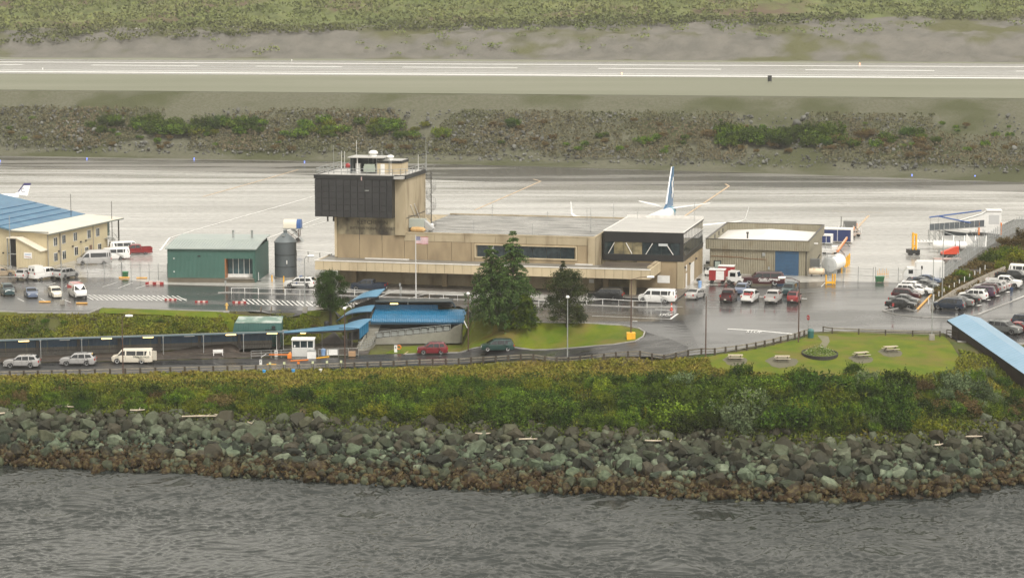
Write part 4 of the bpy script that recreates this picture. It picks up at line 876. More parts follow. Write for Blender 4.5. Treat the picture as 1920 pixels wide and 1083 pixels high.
V('wagon','slate',1391,549,254,'blue grey hatchback facing the camera behind the maroon pickup','car','parked_hatchback',g)
V('smallsuv','teal',1480,551,250,'dark teal suv facing the camera behind the bright red suv','suv','parked_suv',g)
v = V('bigsuv','maroon',1430,534,180,'maroon suburban van with Pacific Airways lettering in front of the hangar','van','airline_van',g,rim=m_steelrim)
v.scale = (1.28,1.1,1.15); v.rotation_euler.z = R(176)
letter(v, 'Pacific Airways', .46, M['white'], (-.75, 1.0, .78), 90, 180, shear=.4, bold=.012); part('small_print_line', MB().box(-.9,.995,.60,.5,1.01,.68), M['white'], v)
# truck with a curved bonnet and a red and white box
t = thing('baggage_truck', 'white snub nosed truck pulling red and white box carts by the hangar', 'truck', G(1378,533), R(-22))
part('cab', MB().extr([(-1.0,-.95,.6),(1.6,-.95,.6),(1.75,-.95,1.15),(.75,-.95,1.35),(.5,-.95,2.25),(-.9,-.95,2.3)], (0,1.9,0)), PT['white'], t)
part('windscreen', MB().hexa([(.78,-.8,1.42),(.80,-.8,1.42),(.80,.8,1.42),(.78,.8,1.42)],[(.56,-.75,2.12),(.58,-.75,2.12),(.58,.75,2.12),(.56,.75,2.12)]), M['carglass'], t)
for s_ in (1,-1): part('side_window', MB().box(-.6,s_*.955-.01,1.4,.35,s_*.955+.01,2.05), M['carglass'], t)
for x in (-.75,1.05):
    for s_ in (1,-1): w_ = part('wheel', MB().lathe([(.25,-.12),(.42,-.11),(.42,.11),(.25,.12)],18,'y',(x,s_*.85,.42)), M['rubber'], t); part('rim', MB().lathe([(.001,-.1),(.26,-.125),(.26,.125),(.001,.1)],10,'y',(x,s_*.85,.42)), m_rim, w_)
part('front_bumper', MB().box(1.6,-.9,.45,1.78,.9,.7), M['dsteel'], t)
for i, (px, py, h, lab) in enumerate(((1345,531,-12,'red and white roller door cart coupled behind the white truck'),(1362,524,-12,'red box cart with a white lid nearest the hangar wall'))):
    t = thing('box_cart', lab, 'cart', G(px,py), R(h), 'red box carts by the hangar')
    part('box', MB().box(-1.3,-.9,.6,1.3,.9,2.3), M['red'], t); part('lid', MB().box(-1.36,-.96,2.3,1.36,.96,2.42), M['white'], t)
    if i == 0: part('roller_door', MB().box(-.15,-.93,.7,1.2,-.9,2.2), M['white'], t)
    for x in (-.9,.9):
        for s_ in (1,-1): part('wheel', MB().lathe([(.001,-.1),(.3,-.1),(.3,.1),(.001,.1)],12,'y',(x,s_*.7,.3)), M['rubber'], t)
# --- right car park, rows either side of the planted strip
g = 'cars in the near row of the right car park'
A = [('sedan','black',1689,577,'black sedan nearest the camera in the row left of the orange kerb'),('sedan','grey',1695,569,'grey sedan second in the row left of the orange kerb'),('smallsuv','maroon',1699,561,'dark maroon suv third in the row left of the orange kerb'),
     ('smallsuv','white',1705,553,'white suv fourth in the row left of the orange kerb'),('sedan','white',1722,550,'white sedan beside the white suvs by the orange kerb'),('smallsuv','white',1712,547,'white suv fifth in the row left of the orange kerb'),('sedan','grey',1733,541,'grey sedan below the white box truck'),
     ('sedan','navy',1728,536,'dark blue sedan below the white box truck'),('sedan','slate',1738,531,'blue grey sedan closest to the white box truck')]
for k, c_, px, py, lab in A: V(k, c_, px, py, -24, lab, 'suv' if 'suv' in k else 'car', 'parked_suv' if 'suv' in k else 'parked_sedan', g)
g = 'cars in the far row of the right car park'
A = [('minivan','navy',1779,579,'dark blue minivan nearest the camera right of the concrete barrier','van','parked_minivan'),('sedan','grey',1797,573,'grey sedan second behind the dark blue minivan','car','parked_sedan'),('sedan','black',1810,568,'black sedan between the grey sedan and the white suv','car','parked_sedan'),
     ('smallsuv','white',1825,562,'white boxy suv in the middle of the far row','suv','parked_suv'),('minivan','purple',1838,556,'dark purple minivan behind the white boxy suv','van','parked_minivan'),('smallsuv','maroon',1848,551,'dark maroon suv behind the purple minivan','suv','parked_suv'),
     ('suv','silver',1856,547,'silver suv with roof rails behind the maroon suv','suv','parked_suv'),('wagon','pearl',1868,542,'pale silver wagon between silver suv and white pickup','car','parked_wagon')]
for k, c_, px, py, lab, cat, nm in A: V(k, c_, px, py, 156, lab, cat, nm, g)
V('pickup','white',1882,538,-24,'white pickup facing the camera beside the walking person','truck','parked_pickup',g)
V('pickup','black',1899,527,-24,'black pickup behind the white pickup at the right edge','truck','parked_pickup',g)
V('van','white',1925,519,-24,'white van at the right edge at the top of the car park','van','parked_van',g)
g = 'cars behind the blue ramp roof'
V('suv','grey',1882,624,-35,'dark grey suv half hidden by the pale blue ramp roof','suv','parked_suv',g)
V('sedan','brightred',1910,622,-35,'red sedan at the right edge above the ramp roof','car','parked_sedan',g)
V('smallsuv','navy',1926,612,-30,'dark blue suv cut by the right edge above the red sedan','suv','parked_suv',g)
# --- white step truck near the right fence
t = thing('box_truck', 'white box truck with a rounded roof parked above the right car park', 'truck', G(1741,529), R(176))
bx = part('box', MB().extr([(-2.4,-1.2,.9),(2.2,-1.2,.9),(2.2,-1.2,3.3),(1.9,-1.2,3.6),(-2.4,-1.2,3.6)], (0,2.4,0)), PT['white'], t)
part('roof_rail', MB().box(-2.42,-1.23,3.5,1.95,-1.19,3.62).box(-2.42,-1.23,2.2,2.22,-1.19,2.26), M['steel'], t); part('side_window', MB().box(1.15,1.2,2.3,1.4,1.23,2.9).box(1.15,-1.23,2.3,1.4,-1.2,2.9), M['carglass'], t)
part('cab', MB().extr([(2.2,-1.1,.5),(4.2,-1.1,.5),(4.25,-1.1,1.6),(3.6,-1.1,2.5),(2.2,-1.1,2.55)], (0,2.2,0)), PT['white'], t)
for s_ in (1,-1): part('side_window', MB().box(2.7,s_*1.11-.01,1.55,3.45,s_*1.11+.01,2.25), M['carglass'], t)
part('underframe', MB().box(-2.4,-.9,.5,3.9,.9,.9), M['dsteel'], t)
for x in (-1.5,3.2):
    for s_ in (1,-1): w_ = part('wheel', MB().lathe([(.3,-.14),(.5,-.12),(.5,.12),(.3,.14)],18,'y',(x,s_*1.0,.5)), M['rubber'], t); part('rim', MB().lathe([(.001,-.1),(.31,-.145),(.31,.145),(.001,.1)],10,'y',(x,s_*1.0,.5)), m_rim, w_)

# ================================================================== aircraft
def loft_wing(mb, secs):   # secs: (x_le, y, z, chord, thickness)
    n = 10; rings = []
    for (x, y, z, c, th) in secs:
        ring = []
        for i in range(n):
            t = 2*math.pi*i/n; ring.append((x-c*(.5-.5*math.cos(t)), y, z+th/2*math.sin(t)*(1-.5*(.5-.5*math.cos(t)))))
        rings.append(ring)
    vs = [p for r_ in rings for p in r_]; fs = []
    for k in range(len(secs)-1):
        for i in range(n): fs.append((k*n+i, k*n+(i+1) % n, (k+1)*n+(i+1) % n, (k+1)*n+i))
    fs += [tuple(range(n)), tuple(range((len(secs)-1)*n, len(secs)*n))]
    mb.add(vs, fs)
def fin(mb, secs):  # secs: (x_le, z, chord, thickness)
    n = 10; vs = []; fs = []
    for (x, z, c, th) in secs:
        for i in range(n):
            t = 2*math.pi*i/n; vs.append((x-c*(.5-.5*math.cos(t)), th/2*math.sin(t)*(1-.5*(.5-.5*math.cos(t))), z))
    for k in range(len(secs)-1):
        for i in range(n): fs.append((k*n+i, k*n+(i+1) % n, (k+1)*n+(i+1) % n, (k+1)*n+i))
    fs += [tuple(range(n)), tuple(range((len(secs)-1)*n, len(secs)*n))]; mb.add(vs, fs)
m_ac = mat('aircraft_white', (.80,.80,.78), rough=.3, coat=.4); m_acb = mat('aircraft_blue', (.02,.10,.22), (.03,.16,.33), .25, rough=.3, coat=.4); m_act = mat('aircraft_teal', (.10,.33,.45), rough=.3, coat=.4)
t = thing('airliner', 'white jet airliner with a blue tail parked behind the terminal, nose to the building', 'airplane', (26.2, 443.5, 0), R(253))
fu = MB(); zc = 3.3; prof = [(.05,19.2,-.3),(.6,18.7,-.25),(1.2,17.7,-.1),(1.75,15.8,0),(1.88,13.5,0),(1.88,-8,0),(1.8,-10,.1),(1.45,-14,.45),(.95,-17.5,.85),(.45,-19.8,1.15),(.2,-20.3,1.2)]
nn = 24; vs = []; fs = []
for r_, x, dz in prof:
    for i in range(nn): a = 2*math.pi*i/nn; vs.append((x, r_*math.cos(a), zc+dz+r_*1.03*math.sin(a)))
for k in range(len(prof)-1):
    for i in range(nn): fs.append((k*nn+i, k*nn+(i+1)%nn, (k+1)*nn+(i+1)%nn, (k+1)*nn+i))
fu.add(vs, fs); part('fuselage', fu, m_ac, t, smooth=True)
tc = MB(); vs = []; fs = []
pr2 = [(1.30,-15.2,.57),(.98,-17.5,.85),(.48,-19.8,1.15),(.22,-20.32,1.2)]
for r_, x, dz in pr2:
    for i in range(nn): a = 2*math.pi*i/nn; vs.append((x, (r_+.02)*math.cos(a), zc+dz+(r_+.02)*1.03*math.sin(a)))
for k in range(3):
    for i in range(nn): fs.append((k*nn+i, k*nn+(i+1)%nn, (k+1)*nn+(i+1)%nn, (k+1)*nn+i))
tc.add(vs, fs); part('tail_cone', tc, m_act, t, smooth=True)
f_ = MB(); fin(f_, [(-10.6,5.2,8.8,.3),(-13.0,6.1,6.4,.4),(-17.4,12.9,2.6,.22)]); part('tail_fin', f_, m_acb, t, smooth=True)
f_ = MB(); fin(f_, [(-13.12,6.1,.45,.48),(-17.5,12.95,.4,.28)]); part('fin_leading_edge', f_, m_ac, t)
for s_ in (1,-1):
    d = MB()
    for cx, czz, rx, rz in ((-18.0,8.3,.75,.7),(-17.6,9.6,.7,.75),(-18.3,10.5,.5,.45),(-17.5,7.3,.45,.5)):
        d.extr([(cx+rx*math.cos(a)*(.85+.15*math.sin(3*a)), s_*.20, czz+rz*math.sin(a)) for a in [i*.524 for i in range(12)]], (0, s_*.03, 0))
    part('fin_patch', d, m_ac, t)
    w_ = MB(); loft_wing(w_, [(5.2,s_*1.4,2.5,7.6,.9),(.6,s_*6,2.95,4.6,.55),(-4.9,s_*16.4,4.0,1.7,.22)]); part('wing', w_, m_ac, t, smooth=True)
    w_ = MB(); loft_wing(w_, [(-4.9,s_*16.4,4.0,1.7,.2),(-5.6,s_*17.1,4.35,1.4,.15),(-6.9,s_*17.6,6.6,.6,.10)]); part('winglet', w_, m_ac, t, smooth=True)
    w_ = MB(); loft_wing(w_, [(-16.0,s_*.6,4.9,3.9,.4),(-20.0,s_*7.2,5.75,1.3,.15)]); part('tailplane', w_, m_ac, t, smooth=True)
    w_ = MB(); w_.lathe([(.7,5.4),(.98,5.2),(1.02,4),(.9,2.2),(.5,1.2)], 20, 'x', (1.2, s_*4.9, 1.75)); part('engine', w_, m_acb, t, smooth=True)
    part('main_gear', MB().tube((-1.2,s_*2.8,2.4),(-1.2,s_*2.8,.5),.16,8).lathe([(.001,-.2),(.55,-.2),(.55,.2),(.001,.2)],16,'y',(-1.2,s_*2.5,.55)).lathe([(.001,-.2),(.55,-.2),(.55,.2),(.001,.2)],16,'y',(-1.2,s_*3.1,.55)), M['dsteel'], t)
part('nose_gear', MB().tube((14.5,0,2.2),(14.5,0,.4),.12,8).lathe([(.001,-.25),(.38,-.25),(.38,.25),(.001,.25)],14,'y',(14.5,0,.4)), M['dsteel'], t)
wn = MB()
for i in range(38):
    for s_ in (1,-1): wn.box(12-i*.55,s_*1.885-.02,3.65,12.24-i*.55,s_*1.885+.02,3.98)
part('cabin_windows', wn, M['carglass'], t, kind='stuff')
# commuter plane behind the blue roof
t = thing('propeller_plane', 'small white high wing propeller plane with a dark blue tail tip behind the blue roof', 'airplane', (-112.5, 508, 0), R(196))
fu = MB(); prof = [(.15,5.2,.1),(.5,4.9,.05),(.75,3.2,0),(.95,1.5,.1),(.95,-1.5,.15),(.6,-4.5,.4),(.25,-7,.6)]; vs = []; fs = []
for r_, x, dz in prof:
    for i in range(14): a = 2*math.pi*i/14; vs.append((x, r_*math.cos(a), 2.0+dz+r_*math.sin(a)))
for k in range(len(prof)-1):
    for i in range(14): fs.append((k*14+i, k*14+(i+1)%14, (k+1)*14+(i+1)%14, (k+1)*14+i))
part('fuselage', fu.add(vs, fs), m_ac, t, smooth=True)
w_ = MB(); loft_wing(w_, [(1.9,-7.6,3.6,1.3,.15),(2.2,0,3.1,2.1,.3),(1.9,7.6,3.6,1.3,.15)]); part('wing', w_, m_ac, t, smooth=True)
w_ = MB(); loft_wing(w_, [(-5.6,-3,2.9,1.1,.1),(-5.2,0,2.9,1.6,.15),(-5.6,3,2.9,1.1,.1)]); part('tailplane', w_, m_ac, t)
f_ = MB(); fin(f_, [(-3.6,2.7,3.6,.2),(-5.0,3.3,2.3,.2),(-6.4,5.2,1.5,.12)]); part('tail_fin', f_, m_ac, t)
m_nv = mat('navy_graphic', (.035,.03,.12), rough=.4)
f_ = MB(); fin(f_, [(-6.05,4.75,1.72,.2),(-6.42,5.25,1.5,.17)]); part('fin_tip_stripe', f_, m_nv, t)
f_ = MB(); fin(f_, [(-5.0,3.4,.35,.25),(-6.05,4.75,.35,.22)]); part('fin_edge_stripe', f_, m_nv, t)
rg = MB(); Rr = [(.42*math.cos(a), .42*math.sin(a)) for a in np.linspace(R(200), R(480), 14)]
for s_ in (1,-1):
    for a, b in zip(Rr, Rr[1:]): rg.tube((-6.2+a[0], s_*.15, 3.75+a[1]), (-6.2+b[0], s_*.15, 3.75+b[1]), .06, 4)
part('fin_ring_mark', rg, m_nv, t)
part('landing_gear', MB().tube((0,-1,1.4),(0,-1.6,.3),.08).tube((0,1,1.4),(0,1.6,.3),.08).tube((4,0,1.6),(4,0,.3),.07).lathe([(.001,-.1),(.3,-.1),(.3,.1),(.001,.1)],10,'y',(0,-1.6,.3)).lathe([(.001,-.1),(.3,-.1),(.3,.1),(.001,.1)],10,'y',(0,1.6,.3)).lathe([(.001,-.1),(.25,-.1),(.25,.1),(.001,.1)],10,'y',(4,0,.25)), M['dsteel'], t)
for s_ in (1,-1): part('wing_strut', MB().tube((.8,s_*.8,1.4),(1.2,s_*3.6,3.3),.06), m_ac, t)
part('propeller', MB().box(5.25,-.1,.9,5.32,.1,3.3).box(5.25,-1.2,2.0,5.32,1.2,2.2), M['black'], t)
# ================================================================== terminal
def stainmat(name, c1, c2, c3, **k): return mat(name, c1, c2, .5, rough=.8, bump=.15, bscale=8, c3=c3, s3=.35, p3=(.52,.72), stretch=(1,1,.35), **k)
m_wall = stainmat('tan_precast_wall', (.33,.255,.155), (.28,.215,.13), (.22,.165,.10)); m_wall2 = stainmat('pale_precast_band', (.40,.33,.22), (.34,.28,.18), (.20,.15,.09))
m_stain = mat('stained_precast', (.36,.31,.20), (.05,.04,.03), .35, rough=.8, pos=(.40,.62), bump=.2, bscale=6, stretch=(1,1,.6)); m_fascia = stainmat('canopy_fascia', (.52,.43,.28), (.46,.38,.25), (.38,.30,.19))
m_dkpanel = mat('dark_metal_panel', (.020,.020,.022), (.026,.026,.028), .4, rough=.3, bump=.1, bscale=3, objrand=.12); m_dkedge = mat('dark_trim', (.012,.013,.014), rough=.45)
m_roofw = mat('wet_membrane_roof', (.26,.25,.23), (.10,.098,.09), .35, rough=.22, rough2=.5, r2s=.5, bump=.3, bscale=1.5, stretch=(.5,1.6,1), pos=(.42,.62)); m_roofw2 = mat('grey_gravel_roof', (.20,.19,.165), (.14,.13,.115), .8, rough=.45, bump=.3, bscale=4, stretch=(.4,1.4,1))
m_roofl = mat('pale_lounge_roof', (.42,.41,.38), (.36,.35,.33), .3, rough=.3, rough2=.45, bump=.1, stretch=(.5,1.3,1)); m_mossroof = mat('mossy_roof', (.12,.10,.075), (.05,.035,.03), .6, rough=.4, bump=.4, bscale=3, stretch=(.5,1.4,1))
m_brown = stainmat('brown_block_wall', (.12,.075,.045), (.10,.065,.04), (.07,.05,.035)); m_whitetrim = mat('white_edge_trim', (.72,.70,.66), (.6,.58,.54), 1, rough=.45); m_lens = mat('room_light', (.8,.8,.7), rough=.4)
T = thing('terminal_building', 'tan concrete terminal with a dark windowless control tower block and long flat canopy', 'airport terminal', (13.4, 375.5, 0), R(-13))
UL, UT = -43.4, -31.9
part('wall', MB().box(UL,0.25,0,0,30,8.55), m_wall2, T, 'pale precast upper wall')
n = 9; us = [UL, -39.55, -35.7, UT, -28.0, -23.9, -20.6]
for i in range(len(us)-1):   # big precast panels between the canopy and the band
    top = 7.35 if i > 2 else 8.2
    part('wall_panel', MB().box(us[i]+.03,0,4.0,us[i+1]-.03,.25,top), m_wall, T)
wx0, wx1 = -19.6, -3.4
part('wall_panel', MB().box(-20.55,0,4.0,wx0-.45,.25,7.35), m_wall, T); part('wall_panel', MB().box(wx1+.45,0,4.0,-1.15,.25,7.35), m_wall, T); part('wall_panel', MB().box(wx0-.4,0,7.15,wx1+.4,.25,7.35).box(wx0-.4,.01,4.0,wx1+.4,.25,4.95), m_wall, T)
for a, b in zip(np.linspace(UT, -1.15, 7)[:-1], np.linspace(UT, -1.15, 7)[1:]): part('band_panel', MB().box(a+.02,-.04,7.38,b-.02,.25,8.6), m_wall2, T)
part('corner_pier', MB().box(-1.1,-.35,0,0,.6,8.7), m_wall2, T)
wf = part('window_frame', MB().box(wx0-.4,-.12,7.0,wx1+.4,.2,7.15).box(wx0-.4,-.12,4.9,wx1+.4,.2,5.1).box(wx0-.4,-.12,5.1,wx0-.22,.2,7.0).box(wx1+.22,-.12,5.1,wx1+.4,.2,7.0), m_fascia, T)
for a, b in zip(np.linspace(wx0, wx1, 8)[:-1], np.linspace(wx0, wx1, 8)[1:]): part('pane', MB().box(a+.02,.10,5.1,b-.03,.14,7.0), M['glass'], wf)
part('mullion', MB().box(-17.1,.02,5.1,-16.8,.12,7.0), M['steel'], wf)
part('roof', MB().box(UT+.1,.3,8.55,-.1,30,8.66), m_roofw, T, 'wet streaked flat roof')
part('roof_edge', MB().box(UT,-.08,8.6,0.02,.28,8.82).box(-.26,.28,8.6,.02,30,8.82).box(UT,29.8,8.6,-.27,30.1,8.85), m_wall2, T)
# roof things
for u, v, lab in ((-28.6,4.6,'squat white vent on the terminal roof beside the tower'),): 
    t = thing('roof_vent', lab, 'vent', T.matrix_basis @ Vector((u,v,8.66))); t.rotation_euler.z = R(-13)
    part('vent_pipe', MB().lathe([(.32,0),(.32,.5)],14), M['steel'], t); part('vent_cap', MB().lathe([(.45,.5),(.5,.55),(.5,1.0),(.35,1.12),(.001,1.15)],14), M['white'], t)
for i, (u, v, h) in enumerate(((-2.2,28,3.0),(-7,28.5,1.8),(-3.5,14,3.4),(-2.5,9,2.8),(-20.3,.6,2.2),(-10.5,.6,2.0),(-24,29,2.0),(2.5,25,2.2),(12.6,23,4.2),(-14,28.6,1.0))):
    p = T.matrix_basis @ Vector((u,v,8.7)); lab = ['at the rear right corner','left of the rear right corner','on the right half of the roof','near the right edge of the roof','at the front edge behind the spruces','at the front edge right of the spruces','at the rear edge near the tower','behind the lounge roof','at the rear corner of the glass lounge','at the middle of the rear edge'][i]
    solo('antenna_mast', MB().tube((0,0,0),(0,0,h),.035,5).box(-.1,-.1,0,.1,.1,.12).tube((-.3,0,h*.7),(.3,0,h*.7),.02,4), M['steel'], 'thin antenna mast on the terminal roof '+lab, 'antenna', p, 0, 'roof antenna masts')
t = thing('rooftop_unit', 'pale green grey air handling unit beside the tower base', 'air conditioner', T.matrix_basis @ Vector((-30.4,2.6,8.66)), R(-13))
part('housing', MB().box(-1.2,-.9,.7,1.4,.9,2.1), mat('unit_grey_green', (.35,.38,.34), rough=.5), t); part('duct', MB().hexa([(1.4,-.6,.9),(2.4,-.6,.2),(2.4,.6,.2),(1.4,.6,.9)],[(1.4,-.6,1.9),(2.9,-.6,.6),(2.9,.6,.6),(1.4,.6,1.9)]), M['alu'], t)
part('insulation', MB().lathe([(.001,-1.4),(.45,-1.0),(.5,0),(.42,1.0),(.001,1.4)],9,'x',(.4,-1.1,.4)), mat('orange_brown_insulation', (.40,.22,.08), (.55,.38,.18), 3, rough=.9, bump=1, bscale=5), t)
part('frame', MB().tube((-1.2,-.9,0),(-1.2,-.9,2.7),.05).tube((1.2,-.9,0),(1.2,-.9,.7),.05).tube((-1.2,-.9,2.7),(1.2,-.9,2.6),.05).tube((-1.2,.9,0),(-1.2,.9,.7),.05), M['dsteel'], t)
# tower block
part('tower_wall', MB().box(UL,-.02,8.2,-35.7,12,17.6).box(-35.7,-.02,8.2,UT,12,17.6), m_stain, T, 'stained wall under the dark block')
part('tower_side_wall', MB().box(UT,0,8.6,UT+.3,12.4,17.6), m_wall2, T, 'pale right side wall of the tower')
part('tower_pilaster', MB().box(-33.35,-.35,8.3,-31.6,-.02,17.6), m_wall2, T)
part('tower_pilaster', MB().box(UL-.35,-.3,4.4,UL,1,11.2), m_fascia, T)
for u in (UL+3.85, UL+7.7): part('panel_joint', MB().box(u-.03,-.05,7.4,u+.03,-.02,11.1), M['dsteel'], T)
cu0, cu1 = -46.6, -33.4
part('dark_block_core', MB().box(cu0+.06,-1.74,11.2,cu1,11.9,17.6), m_dkedge, T)
nx_, nz_ = 10, 6
for i in range(nx_):
    for j in range(nz_):
        a = cu0+(cu1-.9-cu0)*i/nx_; b = cu0+(cu1-.9-cu0)*(i+1)/nx_; z0 = 11.2+6.2*j/nz_; z1 = 11.2+6.2*(j+1)/nz_
        part('dark_panel', MB().box(a+.03,-1.86,z0+.03,b-.03,-1.74,z1-.03), m_dkpanel, T)
for j in range(nz_): part('dark_panel', MB().box(cu1-.86,-1.8,11.23+6.2*j/nz_,cu1-.02,-1.74,11.17+6.2*(j+1)/nz_), m_dkpanel, T)
for i in range(8):
    for j in range(nz_): part('dark_panel', MB().box(cu0-.04,-1.7+i*1.7,11.23+6.2*j/nz_,cu0+.06,-1.7+(i+1)*1.7-.05,11.17+6.2*(j+1)/nz_), m_dkpanel, T)
part('parapet', MB().box(cu0-.12,-1.95,17.5,cu1+.05,-1.72,18.15).box(cu0-.12,-1.72,17.5,cu0+.1,13,18.15).box(cu1+.05,-.6,17.5,UT+.55,-.3,18.15).box(UT+.3,-.3,17.5,UT+.55,12.6,18.15).hexa([(cu1+.05,-1.95,17.5),(cu1+1.2,-.6,17.5),(cu1+1.2,-.35,17.5),(cu1+.05,-1.72,17.5)],[(cu1+.05,-1.95,18.15),(cu1+1.2,-.6,18.15),(cu1+1.2,-.35,18.15),(cu1+.05,-1.72,18.15)]).box(cu0,12.4,17.5,UT+.5,12.7,18.15), m_dkedge, T)
part('tower_roof', MB().box(cu0+.1,-1.72,17.6,UT+.3,12.4,18.02), m_roofl, T)
part('roof_edge_strip', MB().box(cu0-.1,-1.9,18.15,cu1,-1.75,18.2).box(cu0-.1,-1.7,18.15,cu0+.08,12.9,18.2), m_roofl, T)
part('wall_lamp', MB().box(-38,-2.0,15.6,-37.3,-1.86,15.75), M['steel'], T); part('pennant', MB().box(-38.6,-2.05,17.3,-38.45,-1.98,17.9), mat('faded_pink', (.55,.40,.38), rough=.6), T)
lm = mat('faded_lettering', (.05,.04,.03), (.11,.09,.06), 3, rough=.7)
letter(T, 'KETCHIKAN', .95, lm, (-37.3,-.06,9.95), 90, 0, bold=.01); letter(T, 'INTERNATIONAL  AIRPORT', .62, lm, (-37.3,-.06,9.05), 90, 0, bold=.008)
# penthouse on the tower roof
q = thing('roof_penthouse', 'open fronted grey plant enclosure with a thin flat roof on the tower top', 'plant room', T.matrix_basis @ Vector((-39.4,4.4,18.02)), R(-13))
mg = mat('blue_grey_sheet', (.07,.085,.10), (.10,.12,.13), 2, rough=.5)
part('side_wall', MB().box(-2.6,-1.2,0,-2.5,2.6,2.55), mg, q); part('back_wall', MB().box(-2.5,2.5,0,2.3,2.6,2.55), mg, q); part('roof', MB().box(-2.95,-1.6,2.55,3.2,2.9,2.7), m_roofl, q)
part('post', MB().box(-1.45,-1.2,0,-1.3,-1.05,2.55), M['white'], q); part('post', MB().box(1.9,-1.2,0,2.0,-1.1,2.55), M['steel'], q)
solo('generator_unit', MB().box(-1.0,-.7,0,1.0,.7,.9).box(-.9,-.6,.9,.9,.6,1.25).box(-.3,-.72,.2,.3,-.7,.7), mat('pale_green_unit', (.30,.34,.28), rough=.5), 'pale green machine inside the open plant enclosure on the tower', 'machine', T.matrix_basis @ Vector((-38.7,3.8,18.3)), R(-13))
q = thing('roof_cabin', 'cream rooftop cabin with black roof edge on the tower', 'rooftop cabin', T.matrix_basis @ Vector((-35.3,4.8,18.02)), R(-13))
part('wall', MB().box(-2.1,-1.5,0,2.0,2.8,1.75), m_fascia, q); part('roof_edge', MB().box(-2.2,-1.6,1.75,2.1,2.9,2.15), m_dkedge, q); part('roof', MB().box(-2.1,-1.5,2.15,2.0,2.8,2.2), m_roofl, q); part('downpipe', MB().tube((0,-1.56,0),(0,-1.56,2.4),.06), M['steel'], q); part('door', MB().box(-1.5,-1.55,0,-.8,-1.5,1.6), M['white'], q)
for k, (u, v, z, s_, l_) in enumerate(((-38.6,5.2,20.72,1.0,'larger domed white exhaust fan on the enclosure roof'),(-35.6,5.0,20.22,.8,'smaller domed white exhaust fan on the cream cabin roof'))):
    q = thing('exhaust_fan', l_, 'roof fan', T.matrix_basis @ Vector((u,v,z)), 0); part('curb', MB().lathe([(.6*s_,0),(.5*s_,.4*s_)],14), M['white'], q); part('dome', MB().lathe([(.72*s_,.4*s_),(.78*s_,.55*s_),(.7*s_,.8*s_),(.4*s_,.95*s_),(.001,1.0*s_)],16), M['white'], q, smooth=True)
rl = MB(); pts = [(cu0+.2,12.2),(cu0+.2,-1.6),(cu1,-1.6),(cu1+1.0,-.2),(UT+.35,-.1),(UT+.35,12.2)]
for a, b in zip(pts, pts[1:]):
    L_ = math.dist(a, b); k = max(1, int(L_/1.9))
    for zz in (.55, 1.05): rl.tube((*a, 18.1+zz), (*b, 18.1+zz), .05, 5)
    for i in range(k+1): x = a[0]+(b[0]-a[0])*i/k; y = a[1]+(b[1]-a[1])*i/k; rl.tube((x,y,18.0),(x,y,19.15),.055,5)
part('roof_railing', rl, M['steel'], T)
for i, (u, v, h) in enumerate(((-44.5,2,4.6),(-42.9,3,3.6),(-41.6,3.4,2.9),(-41.9,6.5,5.2),(-39.4,5,4.2),(-38.6,5,3.4),(-37.9,8,3.9),(-34.7,2.2,3.4),(-30.9,10.5,3.4),(-32.6,11.5,2.6),(-31.4,12,5.2),(-45.3,9,3.2))):
    solo('whip_antenna', MB().tube((0,0,0),(0,0,h*.4),.05,5).tube((0,0,h*.4),(0,0,h),.03,5).box(-.12,-.12,0,.12,.12,.15), M['white'] if i%2 else M['steel'], ['short whip antenna at the front left rail','white whip antenna behind the rail, third from the left','low antenna next to the red dish','tall thin antenna behind the red dish','white mast left of the open enclosure','short mast before the open enclosure','mast behind the enclosure roof','white mast before the cream cabin','thin mast near the right railing','short white mast at the rear right','tall white mast at the rear right corner','thin mast on the left rear rail'][i]+' on the tower top', 'antenna', T.matrix_basis @ Vector((u,v,18.02)), 0, 'antennas on the tower top')
q = thing('dish_antenna', 'small red and white dish antenna on the left of the tower top', 'antenna', T.matrix_basis @ Vector((-42.2,2.4,18.02)), R(-20)); part('dish', MB().lathe([(.001,.0),(.25,.06),(.42,.2),(.43,.24),(.25,.1),(.001,.04)],16,'y',(0,-.2,1.3)), M['red'], q); part('mast', MB().tube((0,0,0),(0,0,1.7),.05), M['steel'], q)
solo('equipment_cabinet', MB().box(-.4,-.3,0,.4,.3,1.5).box(-.42,-.32,1.5,.42,.32,1.56), M['white'], 'white equipment cabinet left of the enclosure on the tower top', 'cabinet', T.matrix_basis @ Vector((-40.9,4.2,18.02)), R(-13))
# spiral stair on the tower's right side
st = thing('spiral_stair', 'dark spiral fire stair on the right side of the tower', 'staircase', T.matrix_basis @ Vector((UT+1.6,11.2,8.66)), R(-13)); part('pole', MB().tube((0,0,0),(0,0,9.3),.08,8), M['dsteel'], st)
for k in range(44):
    a = k*.42; z = k*.21; tr_ = MB(); tr_.extr([(0,0,z),(.85*math.cos(a),.85*math.sin(a),z),(.85*math.cos(a+.42),.85*math.sin(a+.42),z)],(0,0,.04)); tr_.tube((.83*math.cos(a),.83*math.sin(a),z),(.83*math.cos(a),.83*math.sin(a),z+1.0),.015,4); part('tread', tr_, M['dsteel'], st)
rr = [(.85*math.cos(k*.42), .85*math.sin(k*.42), k*.21+1.0) for k in range(45)]; part('handrail', MB().path(rr, .02, 4), M['steel'], st)
for o_ in (0,.9): part('roof_ladder', MB().tube((UT+.45,2.5+o_*2.5,13.0),(UT+.45,7.5+o_*2.0,9.2),.06,5), M['white'], T)
part('side_ledge', MB().box(UT+.3,.2,11.0,UT+.36,12,11.1), M['dsteel'], T); part('hanging_bracket', MB().box(cu0+2.6,-.4,10.3,cu0+2.75,.1,11.2).box(cu0+1.6,-.4,10.3,cu0+1.72,.1,11.2), M['dsteel'], T)
